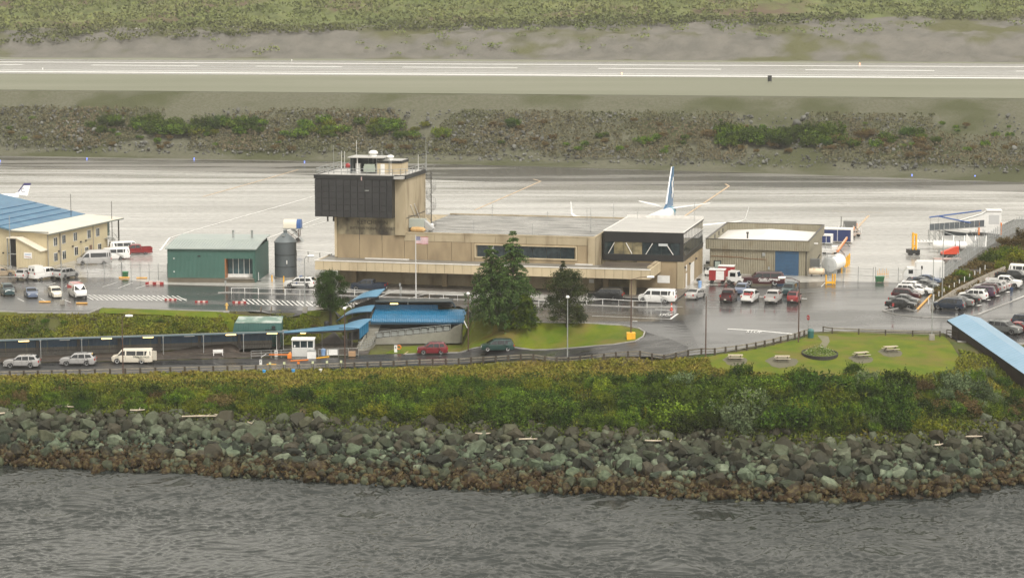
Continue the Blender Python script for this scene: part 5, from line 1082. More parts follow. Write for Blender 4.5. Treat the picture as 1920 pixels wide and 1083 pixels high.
# canopy
CF = -5.3; ce = 9.9
part('canopy_roof', MB().box(-45.4,CF+.3,3.9,ce-.3,-.05,4.28).box(0.9,-.04,3.9,ce-.3,4.6,4.28).box(-45.4,-.05,3.9,UL-.4,3.0,4.28), m_roofw2, T)
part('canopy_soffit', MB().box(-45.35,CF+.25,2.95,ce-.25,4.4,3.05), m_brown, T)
part('canopy_edge_trim', MB().box(-45.7,CF-.06,4.32,ce+.03,CF+.24,4.46).box(-45.7,CF+.24,4.32,-45.5,3,4.46), m_whitetrim, T)
part('canopy_flashing', MB().box(-38.5,-.6,4.28,-31,-.2,4.40).box(-3.2,-.5,4.28,-.3,-.1,4.42), m_whitetrim, T)
nf = 38
for i in range(nf):
    a = -45.6+(ce+45.6)*i/nf; b = -45.6+(ce+45.6)*(i+1)/nf; part('fascia_panel', MB().box(a+.03,CF,2.85,b-.03,CF+.25,4.32), m_fascia, T)
part('fascia_backing', MB().box(-45.6,CF+.06,2.9,ce-.02,CF+.28,4.30), m_stain, T)
for i in range(6): a = CF+.3+10*i/6; part('fascia_panel', MB().box(ce-.25,a+.02,2.85,ce,a+10/6-.02,4.46), m_fascia, T)
for i in range(4): part('fascia_panel', MB().box(-45.6,CF+.3+i*1.9,2.85,-45.35,CF+.3+i*1.9+1.86,4.32), m_fascia, T)
part('mossy_inner_roof', MB().box(1.0,-2.2,4.29,ce-1.0,4.3,4.33), m_mossroof, T); part('canopy_parapet', MB().box(ce-.9,-3.0,4.3,ce-.3,4.5,4.62), m_wall2, T)
for u in (-40.2,-24.8,-16.4,-7.2,2.0): part('column', MB().box(u-.4,-1.2,0,u+.4,-.6,2.95), m_wall, T)
part('column', MB().box(6.3,-3.7,0,7.3,-2.9,2.95), m_fascia, T)
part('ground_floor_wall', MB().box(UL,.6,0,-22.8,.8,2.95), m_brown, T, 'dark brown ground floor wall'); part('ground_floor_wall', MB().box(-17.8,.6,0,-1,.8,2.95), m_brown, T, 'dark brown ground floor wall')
ew = part('entrance_glazing', MB().box(-22.8,.9,0,-17.8,1.0,2.95), M['glass'], T)
for k in range(6): part('mullion', MB().box(-22.7+k*.95,.82,0,-22.62+k*.95,.9,2.9), M['steel'], ew)
part('transom', MB().box(-22.7,.82,2.0,-17.8,.9,2.07), M['steel'], ew)
for u in (-38.9,-34.5): part('wall_notice', MB().box(u,.55,1.2,u+.35,.6,1.85), M['white'], T)
part('wall_sign', MB().box(-30.7,.53,1.3,-29.9,.6,1.95), M['white'], T); part('wall_sign', MB().box(-1.2+.3,-.4,1.4,-.1,-.36,2.0), M['white'], T)
part('poster_case', MB().box(-11.6,.4,.5,-10.5,.6,1.9), M['white'], T)
part('recess_back_wall', MB().box(-1,6.2,0,6,6.3,2.95), m_dkedge, T)
# glass lounge
lv = 5.2; lu0, lu1 = .35, 13.5; mz = mat('dim_room', (.05,.055,.05), rough=.8)
part('lounge_base_wall', MB().box(5.9,lv,0,lu1,27,4.6), m_wall, T, 'tan wall below the glass lounge'); part('lounge_corner_pier', MB().box(12.6,lv-.15,0,lu1+.1,lv+.9,4.5), m_wall2, T); part('lounge_left_wall', MB().box(lu0-.2,lv+.1,0,5.9,lv+.3,4.6), m_stain, T)
part('lounge_dark_skin', MB().box(lu0,lv-.12,4.5,lu1+.08,lv+.1,5.55).box(lu0,lv-.12,7.55,lu1+.08,lv+.1,9.15).box(lu0,lv-.12,5.55,lu0+.18,lv+.1,7.55).box(lu1-.45,lv-.12,5.55,lu1+.08,lv+.1,7.55).box(lu1-.02,lv+.1,4.5,lu1+.08,27,5.3), m_dkpanel, T, 'dark upper skin of the lounge')
for k, a in enumerate(np.linspace(lu0+.18, lu1-.45, 9)[:-1]): part('lounge_pane', MB().box(a+.03,lv-.02,5.55,a+(lu1-lu0-.63)/8-.03,lv+.01,7.55), M['glass'], T) if k not in (1,2,3) else part('lounge_pane', MB().box(a+.03,lv-.02,5.55,a+(lu1-lu0-.63)/8-.03,lv+.01,7.55), mat('seen_through_glass', (.30,.25,.14), (.10,.09,.06), .6, rough=.08, coat=.6), T, 'pane with the pale room wall showing')
for a, b in ((1.2,2.2),(5.1,4.1),(7.4,8.5),(11.9,10.7)): part('brace', MB().tube((a,lv-.06,5.6),(b,lv-.06,7.4),.07,6), m_whitetrim, T)
part('lounge_sign', MB().box(9.5,lv-.2,7.0,11.0,lv-.13,7.4), mat('pale_sign', (.5,.52,.52), rough=.4), T)
ns = 13
for k in range(ns):
    a = lv+.3+(21.4)*k/ns; b = a+21.4/ns
    part('side_glass', MB().box(lu1-.02,a+.06,5.3,lu1+.02,b-.06,7.3), M['glass'], T); part('side_glass', MB().box(lu1-.02,a+.06,7.36,lu1+.02,b-.06,9.0), mat('painted_daylight_glass', (.32,.32,.30), (.40,.38,.35), 2, rough=.12, coat=.5), T); part('mullion', MB().box(lu1-.05,a-.07,5.3,lu1+.05,a+.07,9.05), m_dkedge, T)  # upper panes coloured pale for the bright apron seen through the lounge
part('lounge_body', MB().box(lu0+.1,lv+.15,5.0,lu1-.08,26.8,9.0), mz, T); part('lounge_transom', MB().box(lu1-.04,lv,7.28,lu1+.09,27,7.38).box(lu1-.04,lv,9.0,lu1+.12,27.1,9.2), m_dkedge, T)
part('lounge_roof', MB().box(lu0,lv,9.15,lu1-.1,26.8,9.22), m_roofl, T, 'pale lounge roof'); part('lounge_roof_edge', MB().box(lu0,lv-.14,9.22,lu1+.1,lv+.06,9.34).box(lu1-.08,lv+.06,9.22,lu1+.1,27,9.34).box(lu0,26.8,9.22,lu1+.1,27.0,9.7).box(lu0-.1,lv+.06,9.2,lu0+.12,27,9.32), m_whitetrim, T)
part('door', MB().box(lu1,8.2,0,lu1+.06,9.4,2.2), M['white'], T); part('door', MB().box(lu1,13.2,0,lu1+.06,17.0,3.2), M['white'], T, 'wide white roller door'); part('door_upper_panel', MB().box(lu1,8.4,2.6,lu1+.05,9.2,3.6), M['white'], T)
for v in (6.4,11.5,18.5): part('wall_light', MB().box(lu1,v,3.3,lu1+.3,v+.4,3.6), M['dsteel'], T)
part('notice_board', MB().box(9.6,lv-1.6,1.2,11.6,lv-1.5,2.4), M['white'], T)
part('pavement', MB().box(-46,CF-1.2,.0,14.5,lv,.13), mat('wet_pavement', (.13,.115,.10), (.09,.08,.07), .6, rough=.3, rough2=.5), T); part('kerb', MB().box(-46,CF-1.4,0,14.5,CF-1.21,.14), M['curb'], T)
def TP(u, v, z=0): return T.matrix_basis @ Vector((u, v, z))
solo('blue_bin', MB().lathe([(.28,0),(.32,1.0),(.36,1.05),(.001,1.15)],10), M['lightblue'], 'light blue bin at the corner of the terminal behind the silver sedan', 'bin', G(1312,539))
# bench with seated person
b_ = thing('bench', 'brown bench against the terminal wall near the entrance', 'bench', TP(-14.2,-.1,.13), R(-13)); part('seat', MB().box(-1.6,-.25,.4,1.6,.2,.47), M['wood'], b_); part('backrest', MB().box(-1.6,.18,.5,1.6,.24,.9), M['wood'], b_)
for x in (-1.4,1.4): part('leg', MB().box(x-.05,-.2,0,x+.05,.2,.4), M['dsteel'], b_)

def person(name_, label, joints, mats_, loc, rz, s_=1.0):
    t = thing('person', label, 'person', loc, rz)
    def skin(nm, pts, edges, rad, m, par):
        me = bpy.data.meshes.new(nm); me.from_pydata(pts, edges, []); o = link(nm, me, par); sk = o.modifiers.new('s', 'SKIN')
        for i, r_ in enumerate(rad): me.skin_vertices[0].data[i].radius = (r_, r_)
        me.skin_vertices[0].data[0].use_root = True; sb = o.modifiers.new('u', 'SUBSURF'); sb.levels = 1; sb.render_levels = 1
        dg = bpy.context.evaluated_depsgraph_get(); m2 = bpy.data.meshes.new_from_object(o.evaluated_get(dg)); o.modifiers.clear(); o.data = m2; m2.name = nm; m2.materials.clear(); m2.materials.append(m)
        m2.polygons.foreach_set('use_smooth', [True]*len(m2.polygons)); return o
    J = joints; top_m, leg_m, skin_m, hair_m = mats_
    P = [J['pelvis'],J['waist'],J['chest'],J['neck'],J['headb'],J['head'],J['sL'],J['eL'],J['hL'],J['fL'],J['sR'],J['eR'],J['hR'],J['fR'],J['hipL'],J['kL'],J['aL'],J['tL'],J['hipR'],J['kR'],J['aR'],J['tR']]
    E_ = [(0,1),(1,2),(2,3),(3,4),(4,5),(2,6),(6,7),(7,8),(8,9),(2,10),(10,11),(11,12),(12,13),(0,14),(14,15),(15,16),(16,17),(0,18),(18,19),(19,20),(20,21)]
    rad = [.15,.14,.17,.06,.07,.085,.07,.05,.035,.04,.07,.05,.035,.04,.10,.07,.05,.05,.10,.07,.05,.05]
    body = skin('body', P, E_, rad, top_m, t); me = body.data; me.materials.append(leg_m); me.materials.append(skin_m); me.materials.append(hair_m); hz = J['pelvis'][2]; hd = J['headb'][2]
    for p_ in me.polygons:
        c = p_.center
        if c.z > hd-.03: p_.material_index = 3 if (c.z > hd+.10 or c.y > J['head'][1]+.03) else 2
        elif c.z < hz-.02 or (Vector(J['hipL'])-c).length < .12: p_.material_index = 1
    return t
stand = dict(pelvis=(0,0,.95),waist=(0,0,1.1),chest=(0,0,1.36),neck=(0,0,1.5),headb=(0,-.01,1.56),head=(0,-.01,1.69),sL=(.19,0,1.43),eL=(.25,.02,1.13),hL=(.26,-.08,.87),fL=(.26,-.1,.78),sR=(-.19,0,1.43),eR=(-.25,.03,1.13),hR=(-.24,-.02,.87),fR=(-.24,-.04,.78),hipL=(.1,0,.9),kL=(.11,-.10,.5),aL=(.11,.05,.09),tL=(.12,-.12,.05),hipR=(-.1,0,.9),kR=(-.1,.02,.5),aR=(-.11,.12,.1),tR=(-.11,-.03,.04))
sit = dict(pelvis=(0,0,.52),waist=(0,.02,.68),chest=(0,.0,.95),neck=(0,-.02,1.1),headb=(0,-.05,1.16),head=(0,-.06,1.28),sL=(.19,0,1.02),eL=(.24,-.06,.75),hL=(.15,-.28,.66),fL=(.1,-.34,.64),sR=(-.19,0,1.02),eR=(-.24,-.06,.75),hR=(-.15,-.28,.66),fR=(-.1,-.34,.64),hipL=(.1,-.05,.52),kL=(.13,-.45,.52),aL=(.13,-.45,.1),tL=(.13,-.6,.05),hipR=(-.1,-.05,.52),kR=(-.12,-.45,.52),aR=(-.12,-.42,.1),tR=(-.12,-.57,.05))
cb = mat('cloth_black', (.02,.02,.022), rough=.9); cw = mat('cloth_white', (.6,.6,.58), rough=.9); cj = mat('cloth_blue', (.03,.055,.12), rough=.9); sk = mat('skin', (.45,.28,.2), rough=.6); hr = mat('hair', (.03,.02,.015), rough=.8); cg = mat('cloth_grey', (.1,.1,.1), rough=.9)
person('', 'person in black and white seated at the right end of the bench by the entrance', sit, (cw, cb, sk, hr), TP(-13.0,-.12,.10), R(-13))
pp_ = G(1896,556); person('', 'person in a dark blue jacket and jeans walking beside the white pickup', stand, (cj, mat('cloth_denim', (.06,.09,.16), rough=.9), sk, hr), pp_, R(160))
pp_ = G(131,664); person('', 'person in dark clothes walking under the long blue shelter', stand, (cb, cg, sk, hr), (pp_.x, pp_.y+1.5, -4.8), R(90))

# ================================================================== hangar
m_hang = mat('beige_corrugated', (.27,.245,.175), (.235,.21,.15), .5, rough=.55, c3=(.20,.16,.10), s3=.4, p3=(.55,.75), ribs=(0,.30,.035)); m_hangs = mat('beige_corrugated_side', (.27,.245,.175), (.235,.21,.15), .5, rough=.55, ribs=(1,.30,.035))
H = thing('hangar', 'beige corrugated hangar with a white roof behind a parapet and a blue roller door', 'hangar', (50.0, 394.6, 0), R(-13))
part('wall', MB().box(-16.6,0,0,0,.2,4.2), m_hang, H); part('side_wall', MB().box(-.2,.2,0,0,26,4.2).box(-16.6,.2,0,-16.4,26,4.2).box(-16.4,25.8,0,-.2,26,4.2), m_hangs, H)
part('parapet', MB().box(-17.3,-.35,4.2,.35,-.15,5.9), m_hang, H); part('parapet', MB().box(-17.3,26.1,4.2,.35,26.3,5.9), m_hang, H); part('side_parapet', MB().box(.15,-.15,4.2,.35,26.1,5.9).box(-17.3,-.15,4.2,-17.1,26.1,5.9), m_hangs, H)
part('parapet_cap', MB().box(-17.35,-.4,5.9,.4,-.1,5.98).box(-17.35,26.05,5.9,.4,26.35,5.98).box(.1,-.1,5.9,.4,26.05,5.98).box(-17.35,-.1,5.9,-17.05,26.05,5.98).box(-17.2,-.15,4.12,.3,26.1,4.2), M['dsteel'], H)
rf = MB(); rx = -8.5; ry0, ry1 = 1.2, 24.8; rf.add([(-17.05,0,4.55),(.1,0,4.55),(.1,26,4.55),(-17.05,26,4.55),(rx,7,5.75),(rx,19,5.75)], [(0,1,4),(1,2,5,4),(2,3,5),(3,0,4,5)]); part('roof', rf, mat('wet_white_roof', (.72,.70,.66), (.62,.60,.56), .3, rough=.35), H, 'low hipped white roof')
part('roof_vent_pipe', MB().tube((-11,6.5,5.0),(-11,6.5,6.3),.14,8).box(-11.2,6.3,6.2,-10.8,6.7,6.5), M['dsteel'], H)
dd = part('roller_door', MB().box(-5.4,-.03,0,-1.4,.0,4.15), mat('blue_roller_door', (.03,.085,.16), (.025,.07,.13), .8, rough=.45), H, 'blue roller door')
for k in range(9): part('door_slat', MB().box(-5.38,-.09,k*.46+.02,-1.42,-.03,k*.46+.42), mat('blue_roller_slat', (.035,.095,.18), (.03,.075,.14), .8, rough=.4), dd)
part('door_frame', MB().box(-5.6,-.12,0,-5.42,0,4.2).box(-1.38,-.12,0,-1.2,0,4.2), m_hang, H)
w_ = part('window', MB().box(-15.9,-.08,.9,-14.6,0,2.2), m_dkedge, H); part('pane', MB().box(-15.7,-.1,1.05,-14.8,-.08,2.05), mat('pale_pane', (.30,.36,.32), rough=.2), w_)
part('wall_vent', MB().box(-7.6,-.25,3.2,-7.1,0,3.75), M['steel'], H); part('rust_streak_pipe', MB().tube((-16.4,-.05,2.95),(-10.8,-.05,2.85),.05).tube((-10.8,-.05,2.7),(-6.9,-.05,2.6),.05), mat('rusty_pipe', (.22,.10,.04), (.15,.08,.04), 2, rough=.8), H); part('meter_box', MB().box(-6.6,-.15,.9,-6.3,0,1.4), M['steel'], H)
part('downpipe', MB().tube((-.15,-.1,0),(-.15,-.1,4.2),.07), M['dsteel'], H); fl = part('floodlight', MB().box(.3,8.0,4.5,1.0,8.5,4.7), M['white'], H)
for v in (9,14,19): part('parapet_scupper', MB().box(-17.1,v,4.9,-17.0,v+.7,5.6), m_dkedge, H)
# tanks and equipment right of the hangar
def HP(u, v, z=0): return H.matrix_basis @ Vector((u, v, z))
def wheelset(t, xs, y, r=.3):
    for x in xs:
        for s_ in (1,-1): part('wheel', MB().lathe([(.001,-.08),(r,-.08),(r,.08),(.001,.08)],12,'y',(x,s_*y,r)), M['rubber'], t)
t = thing('fuel_tank', 'large white horizontal fuel tank with a grey end beside the hangar', 'tank', G(1556,516), R(77-0)); t.rotation_euler.z = R(64)
part('tank_shell', MB().lathe([(1.32,-.6),(1.32,4.6)],28,'x',(0,0,1.9)), M['white'], t, smooth=True); part('tank_end', MB().lathe([(.001,-.72),(1.0,-.7),(1.34,-.6),(1.34,-.5)],28,'x',(0,0,1.9)), mat('pale_grey_steel', (.42,.43,.42), rough=.5), t, 'grey flat tank end')
part('cradle', MB().box(-.3,-1.2,0,.2,1.2,.9).box(4.4,-1.2,0,4.9,1.2,.9), M['steel'], t)
part('ladder', MB().tube((-.95,.2,0),(-.95,.2,3.6),.04).tube((-.95,.6,0),(-.95,.6,3.6),.04), M['steel'], t)
for k in range(9): part('rung', MB().tube((-.95,.2,.4+k*.36),(-.95,.6,.4+k*.36),.025), M['steel'], t)
part('catwalk', MB().box(-.6,-.5,3.25,2.2,.9,3.258).tube((-.6,-.5,3.258),(-.6,-.5,4.25),.03).tube((2.2,-.5,3.258),(2.2,-.5,4.25),.03).tube((-.6,-.5,4.25),(2.2,-.5,4.25),.03).tube((-.6,.9,3.258),(-.6,.9,4.25),.03).tube((-.6,.9,4.25),(2.2,.9,4.25),.03).tube((-.6,-.5,4.25),(-.6,.9,4.25),.03), M['alu'], t)
t = thing('small_tank', 'small rusty cream horizontal tank in front of the grey unit by the hangar', 'tank', G(1531,518), R(-8)); part('tank_shell', MB().lathe([(.001,-1.35),(.45,-1.3),(.55,-1.15),(.55,1.15),(.45,1.3),(.001,1.35)],18,'x',(0,0,.85)), mat('rusty_cream', (.60,.50,.36), (.42,.22,.10), 1.5, rough=.6, pos=(.5,.7)), t, smooth=True); part('leg', MB().box(-.9,-.3,0,-.7,.3,.4), M['dsteel'], t); part('leg', MB().box(.7,-.3,0,.9,.3,.4), M['dsteel'], t)
t = thing('generator_set', 'grey boxed generator against the hangar side wall', 'generator', G(1527,509), R(-13)); part('housing', MB().box(-.9,-.7,.9,.9,.7,2.2), mat('grey_unit', (.14,.145,.14), rough=.5), t); part('exhaust', MB().tube((.5,.2,2.2),(.9,.4,3.0),.1), M['dsteel'], t); part('frame', MB().box(-.9,-.7,.6,-.8,.7,.9).box(.8,-.7,.6,.9,.7,.9).box(.9,-.4,1.0,1.5,.4,1.2), M['steel'], t)
for i in range(6):
    px = 1578+i*2.9; py = 506-i*3.2+0; solo('bollard', MB().lathe([(.13,0),(.13,1.9),(.09,2.0),(.001,2.03)],10), M['yellow'], ['nearest','second','third','fourth','fifth','farthest'][i]+' of the tall yellow bollards in line right of the white fuel tank', 'bollard', W(px,py+6,0), 0, 'yellow bollards by the fuel tank')
t = thing('yellow_barrier_stand', 'yellow steel protection frame at the gate near the fuel tank', 'barrier', G(1557,533), R(5)); 
for x in (-.75,.35,.75): part('post', MB().tube((x,0,0),(x,0,1.6 if x < 0 else 1.75),.13,8), M['yellow'], t)
part('cross_plate', MB().box(-.75,-.1,.15,.75,.1,.5), M['yellow'], t)
# blue and white container boxes, carts, orange edged pallet trailers
for px, py, l, h, lab in ((1570,456,5.6,2.8,'large white framed container with dark blue doors behind the hangar'),(1549,459,2.2,1.9,'small white framed box with a blue door beside the hangar corner')):
    t = thing('freight_container', lab, 'container', G(px,py), R(-13), 'white framed freight containers'); part('frame', MB().box(-l/2,0,.3,l/2,2.4,h).box(-l/2-.1,-.12,.2,-l/2+.18,0,h+.05).box(l/2-.28,-.12,.2,l/2+.1,0,h+.05).box(-l/2+.18,-.12,h-.2,l/2-.28,0,h+.05), M['white'], t)
    part('door', MB().box(-l/2+.2,-.05,.4,-.06,0,h-.25), mat('navy_door', (.02,.035,.12), rough=.4), t); part('door', MB().box(.06,-.05,.4,l/2-.3,0,h-.25), mat('navy_door', (.02,.035,.12), rough=.4), t)
for i, (px, py) in enumerate(((1576,438),(1586,434),(1596,431),(1580,444),(1590,440),(1565,436),(1600,437))):
    t = thing('baggage_cart', ['reddish brown framed baggage cart at the back left of the cluster','second baggage cart of the back row','rightmost back baggage cart','left cart of the front pair','right cart of the front pair','cart nearest the hangar roof corner','cart touching the orange pole'][i]+' behind the blue container', 'cart', W(px,py+6,0), R(-13+i*3), 'baggage carts behind the hangar')
    part('deck', MB().box(-1.4,-.8,.5,1.4,.8,.62), mat('pale_brown_deck', (.34,.27,.22), rough=.7), t); part('hoop', MB().tube((-1.4,-.8,.6),(-1.4,-.8,1.7),.04).tube((-1.4,.8,.6),(-1.4,.8,1.7),.04).tube((-1.4,-.8,1.7),(-1.4,.8,1.7),.04).tube((1.4,-.8,.6),(1.4,-.8,1.7),.04).tube((1.4,.8,.6),(1.4,.8,1.7),.04).tube((1.4,-.8,1.7),(1.4,.8,1.7),.04), M['white'], t); wheelset(t, (-1,1), .6, .22)
a = W(1570,482,0); b = W(1606,430,0); dvec = b-a; t = thing('orange_boom', 'long orange boom conveyor reaching out across the apron beside the hangar', 'conveyor', a, math.atan2(dvec.y, dvec.x)); L_ = dvec.length
part('boom', MB().box(0,-.18,.9,L_,.18,1.25), M['orange'], t); part('belt', MB().box(.2,-.14,1.25,L_-.2,.14,1.3), mat('pale_belt', (.6,.42,.28), rough=.6), t)
for x in (.08,.35,.6,.9): part('leg', MB().tube((L_*x,-.15,.9),(L_*x+.4,-1.0,0),.07).tube((L_*x,.15,.9),(L_*x+.4,.9,0),.07), M['dsteel'], t)
t = thing('ground_power_unit', 'grey boxy power unit at the far end of the orange boom', 'ground unit', W(1593,436,0), R(-13)); part('housing', MB().box(-1.2,-.7,.8,1.3,.7,2.3), mat('grey_unit', (.14,.145,.14), rough=.5), t); part('mast', MB().tube((-1.7,0,0),(-1.7,0,3.2),.08).box(-1.9,-.3,.5,-1.2,.3,1.1), M['dsteel'], t); wheelset(t, (-.9,.9), .6, .3)
t = thing('blue_white_tug', 'low white service tug parked beside the orange boom foot', 'tug', W(1556,476,0), R(-10)); part('body', MB().box(-1.5,-.8,.4,1.5,.8,1.0).box(.3,-.75,1.0,1.4,.75,1.5), M['white'], t); part('canopy', MB().box(-.9,-.8,1.9,.4,.8,2.0).tube((-.8,-.7,1),(-.8,-.7,1.9),.04).tube((.3,-.7,1),(.3,-.7,1.9),.04), M['steel'], t); wheelset(t, (-1,1), .7, .3)
# gap between terminal and hangar
for i, (px, py, lab) in enumerate(((1329,500,'small white tug in the gap between lounge and hangar'),(1331,512,'grey and white cart in the gap between lounge and hangar'))):
    t = thing('service_cart', lab, 'tug', G(px,py+4), R(70), 'service carts between terminal and hangar'); part('body', MB().box(-1.2,-.6,.35,1.2,.6,.95), M['white'], t); part('hood', MB().box(.2,-.55,.95,1.1,.55,1.35), M['steel'], t); part('seat', MB().box(-.6,-.4,.95,-.1,.4,1.3), M['black'], t); wheelset(t, (-.8,.8), .55, .28)
t = thing('motor_scooter', 'dark utility bike with cargo box at the terminal side door', 'scooter', G(1310,534), R(80)); part('frame', MB().box(-.5,-.12,.4,.5,.12,.7).tube((.6,0,.5),(.45,0,1.1),.04).box(-.7,-.3,.7,-.2,.3,1.1), M['black'], t)
for x in (-.6,.65): part('wheel', MB().lathe([(.001,-.06),(.3,-.06),(.3,.06),(.001,.06)],14,'y',(x,0,.3)), M['rubber'], t)

# ================================================================== green building and silo
m_green = mat('green_corrugated', (.052,.13,.105), (.045,.112,.09), .3, rough=.5, ribs=(0,.22,.02)); m_greens = mat('green_corrugated_side', (.035,.10,.085), (.04,.115,.095), .3, rough=.5, ribs=(1,.22,.02))
m_groof = mat('grey_green_metal_roof', (.36,.41,.38), (.31,.36,.34), .3, rough=.32, metal=.3)
B = thing('green_building', 'dark green metal building with a pale roof and a glazed recess', 'building', (-57.2, 386.6, 0), R(-4)); BW = 14.7
part('base', MB().box(.05,.05,0,BW-.05,.3,.75), mat('brown_concrete_base', (.13,.11,.08), (.10,.085,.06), .8, rough=.6), B)
part('wall', MB().box(0,0,.75,9.6,.2,5.55).box(9.6,0,4.0,BW-.15,.2,5.55).box(BW-.45,0,.75,BW,.2,4.0), m_green, B); part('side_wall', MB().box(BW-.2,.2,0,BW,13,5.55).box(0,.2,0,.2,13,5.55), m_greens, B); part('rear_wall', MB().box(.2,12.8,0,BW-.2,13,6.0), m_green, B)
part('recess_side', MB().box(9.6,.0,.75,9.8,1.6,4.0), mat('orange_brown_wood', (.30,.12,.04), (.24,.10,.04), 2, rough=.6), B, 'orange brown timber side of the recess'); part('recess_ceiling', MB().box(9.8,.2,3.98,BW-.45,1.7,4.05), M['white'], B); part('recess_floor', MB().box(9.6,-.1,.62,BW-.3,1.6,.75), M['concrete'], B)
g_ = part('glazing', MB().box(9.8,1.5,.75,BW-.3,1.55,1.3), M['white'], B)
for k in range(5): a = 9.85+k*.92; part('pane', MB().box(a,1.45,1.35,a+.84,1.5,3.95), mat('blue_grey_glass', (.06,.11,.12), (.03,.06,.07), .8, rough=.1), g_); part('mullion', MB().box(a+.84,1.4,.8,a+.92,1.52,3.95), M['white'], g_)
r_ = MB(); r_.hexa([(-.3,-.35,5.55),(BW+.3,-.35,5.55),(BW+.3,6.5,6.25),(-.3,6.5,6.25)],[(-.3,-.35,5.7),(BW+.3,-.35,5.7),(BW+.3,6.5,6.4),(-.3,6.5,6.4)]); r_.hexa([(-.3,6.5,6.25),(BW+.3,6.5,6.25),(BW+.3,13.3,6.45),(-.3,13.3,6.45)],[(-.3,6.5,6.4),(BW+.3,6.5,6.4),(BW+.3,13.3,6.6),(-.3,13.3,6.6)]); rr_ = part('roof', r_, m_groof, B)
for k in range(32): x = -.2+k*(BW+.4)/31; part('roof_seam', MB().hexa([(x,-.33,5.7),(x+.05,-.33,5.7),(x+.05,6.5,6.4),(x,6.5,6.4)],[(x,-.33,5.76),(x+.05,-.33,5.76),(x+.05,6.5,6.46),(x,6.5,6.46)]), m_groof, rr_)
for x in (9.4,12.6): part('flue', MB().tube((x,9,6.4),(x,9,7.7),.18,10).lathe([(.22,7.6),(.22,7.75),(.001,7.8)],10,'z',(x,9,0)), M['steel'], B)
part('wall_vent', MB().box(5.1,-.12,4.3,5.6,0,4.5), m_dkedge, B); part('wall_lamp', MB().box(1.0,-.1,3.9,1.2,0,4.05), M['white'], B); part('wall_lamp', MB().box(1.0,-.1,1.7,1.2,0,1.85), M['white'], B); part('downpipe', MB().tube((BW-.05,-.08,.2),(BW-.05,-.08,5.4),.06), m_green, B)
sp = W(536,521,0); t = thing('silo', 'dark grey cylindrical water silo with a conical lid at the green building', 'silo', (sp.x, sp.y, 0)); part('shell', MB().lathe([(1.85,.3),(1.85,6.0),(1.9,6.05),(1.9,6.2)],32), mat('dark_slate_silo', (.085,.10,.105), (.07,.08,.085), .5, rough=.5), t, smooth=True); part('lid', MB().lathe([(1.9,6.2),(1.3,6.9),(.45,7.6),(.32,7.65),(.32,8.1),(.001,8.15)],32), mat('slate_lid', (.12,.14,.145), rough=.45), t, smooth=True)
part('base', MB().lathe([(1.95,0),(1.95,.3)],32), M['concrete'], t)
for z in (2.0,4.0): part('hoop', MB().lathe([(1.87,z),(1.88,z+.05),(1.87,z+.1)],32), m_dkedge, t)
part('label_plate', MB().box(.3,-1.92,2.6,.45,-1.86,3.2), M['white'], t); part('hatch', MB().lathe([(.001,.0),(.28,.0),(.28,.15),(.001,.15)],12,'z',(-.2,-.9,7.2)), M['steel'], t)
for i, (px, py) in enumerate(((510,527),(532,529),(591,533))): solo('bollard', MB().lathe([(.11,0),(.11,.95),(.06,1.05),(.001,1.06)],10), M['yellow'], ['yellow bollard left of the silo','yellow bollard right below the silo','yellow bollard beside the white cylinder tank'][i], 'bollard', G(px,py), 0, 'yellow bollards by the silo')
t = thing('sandwich_board', 'white pipe stand at the right end of the green building', 'stand', G(485,527)); part('post', MB().tube((0,0,0),(0,0,1.5),.06), M['white'], t); part('foot', MB().box(-.5,-.3,0,.4,.3,.1), M['black'], t)
t = thing('propane_tank', 'white horizontal cylinder tank under the left end of the canopy', 'tank', TP(-45.6,-1.2,0), R(-13)); part('tank_shell', MB().lathe([(.001,-1.3),(.6,-1.15),(.85,-.8),(.85,1.2),(.6,1.45),(.001,1.55)],20,'x',(0,0,1.75)), M['white'], t, smooth=True); part('cradle', MB().box(-.9,-.5,0,-.6,.5,1.0).box(.8,-.5,0,1.1,.5,1.0), M['steel'], t); part('label_plate', MB().box(-.3,-.9,1.6,.3,-.84,2.0), mat('grey_print', (.3,.3,.3), rough=.5), t)
# airport stairs / deicing container behind silo
t = thing('covered_stair_truck', 'white fabric topped boarding stair with a blue rear cover behind the silo', 'boarding stairs', W(549,452,0), R(-5)); m_cov = mat('cream_cover', (.62,.58,.48), rough=.6)
def hoop(x0, x1, m, r=1.05): 
    q = MB(); pts = [(r*math.cos(a), r*math.sin(a)) for a in np.linspace(0, math.pi, 9)]; poly = [(x0, p[0], 3.3+p[1]*.9) for p in pts]+[(x0,-r,2.6),(x0,r,2.6)]; q.extr(poly, (x1-x0,0,0)); return q
part('cover', hoop(-1.6,.9,m_cov), m_cov, t); part('rear_cover', hoop(.9,1.7,None), M['blue'], t); part('platform', MB().box(-1.7,-1.1,2.4,1.9,1.1,2.55), M['steel'], t)
part('stair_stringer', MB().hexa([(1.9,-.9,0),(2.0,-.9,0),(2.0,.9,0),(1.9,.9,0)],[(-.2,-.9,2.4),(.2,-.9,2.4),(.2,.9,2.4),(-.2,.9,2.4)]), M['steel'], t)
for x in (-1.3,1.3): part('leg', MB().tube((x,-.8,0),(x,-.8,2.4),.08).tube((x,.8,0),(x,.8,2.4),.08).tube((x,-.8,.4),(-x,-.8,2.2),.05), M['rustpole'], t)
wheelset(t, (-1,1), .9, .35)
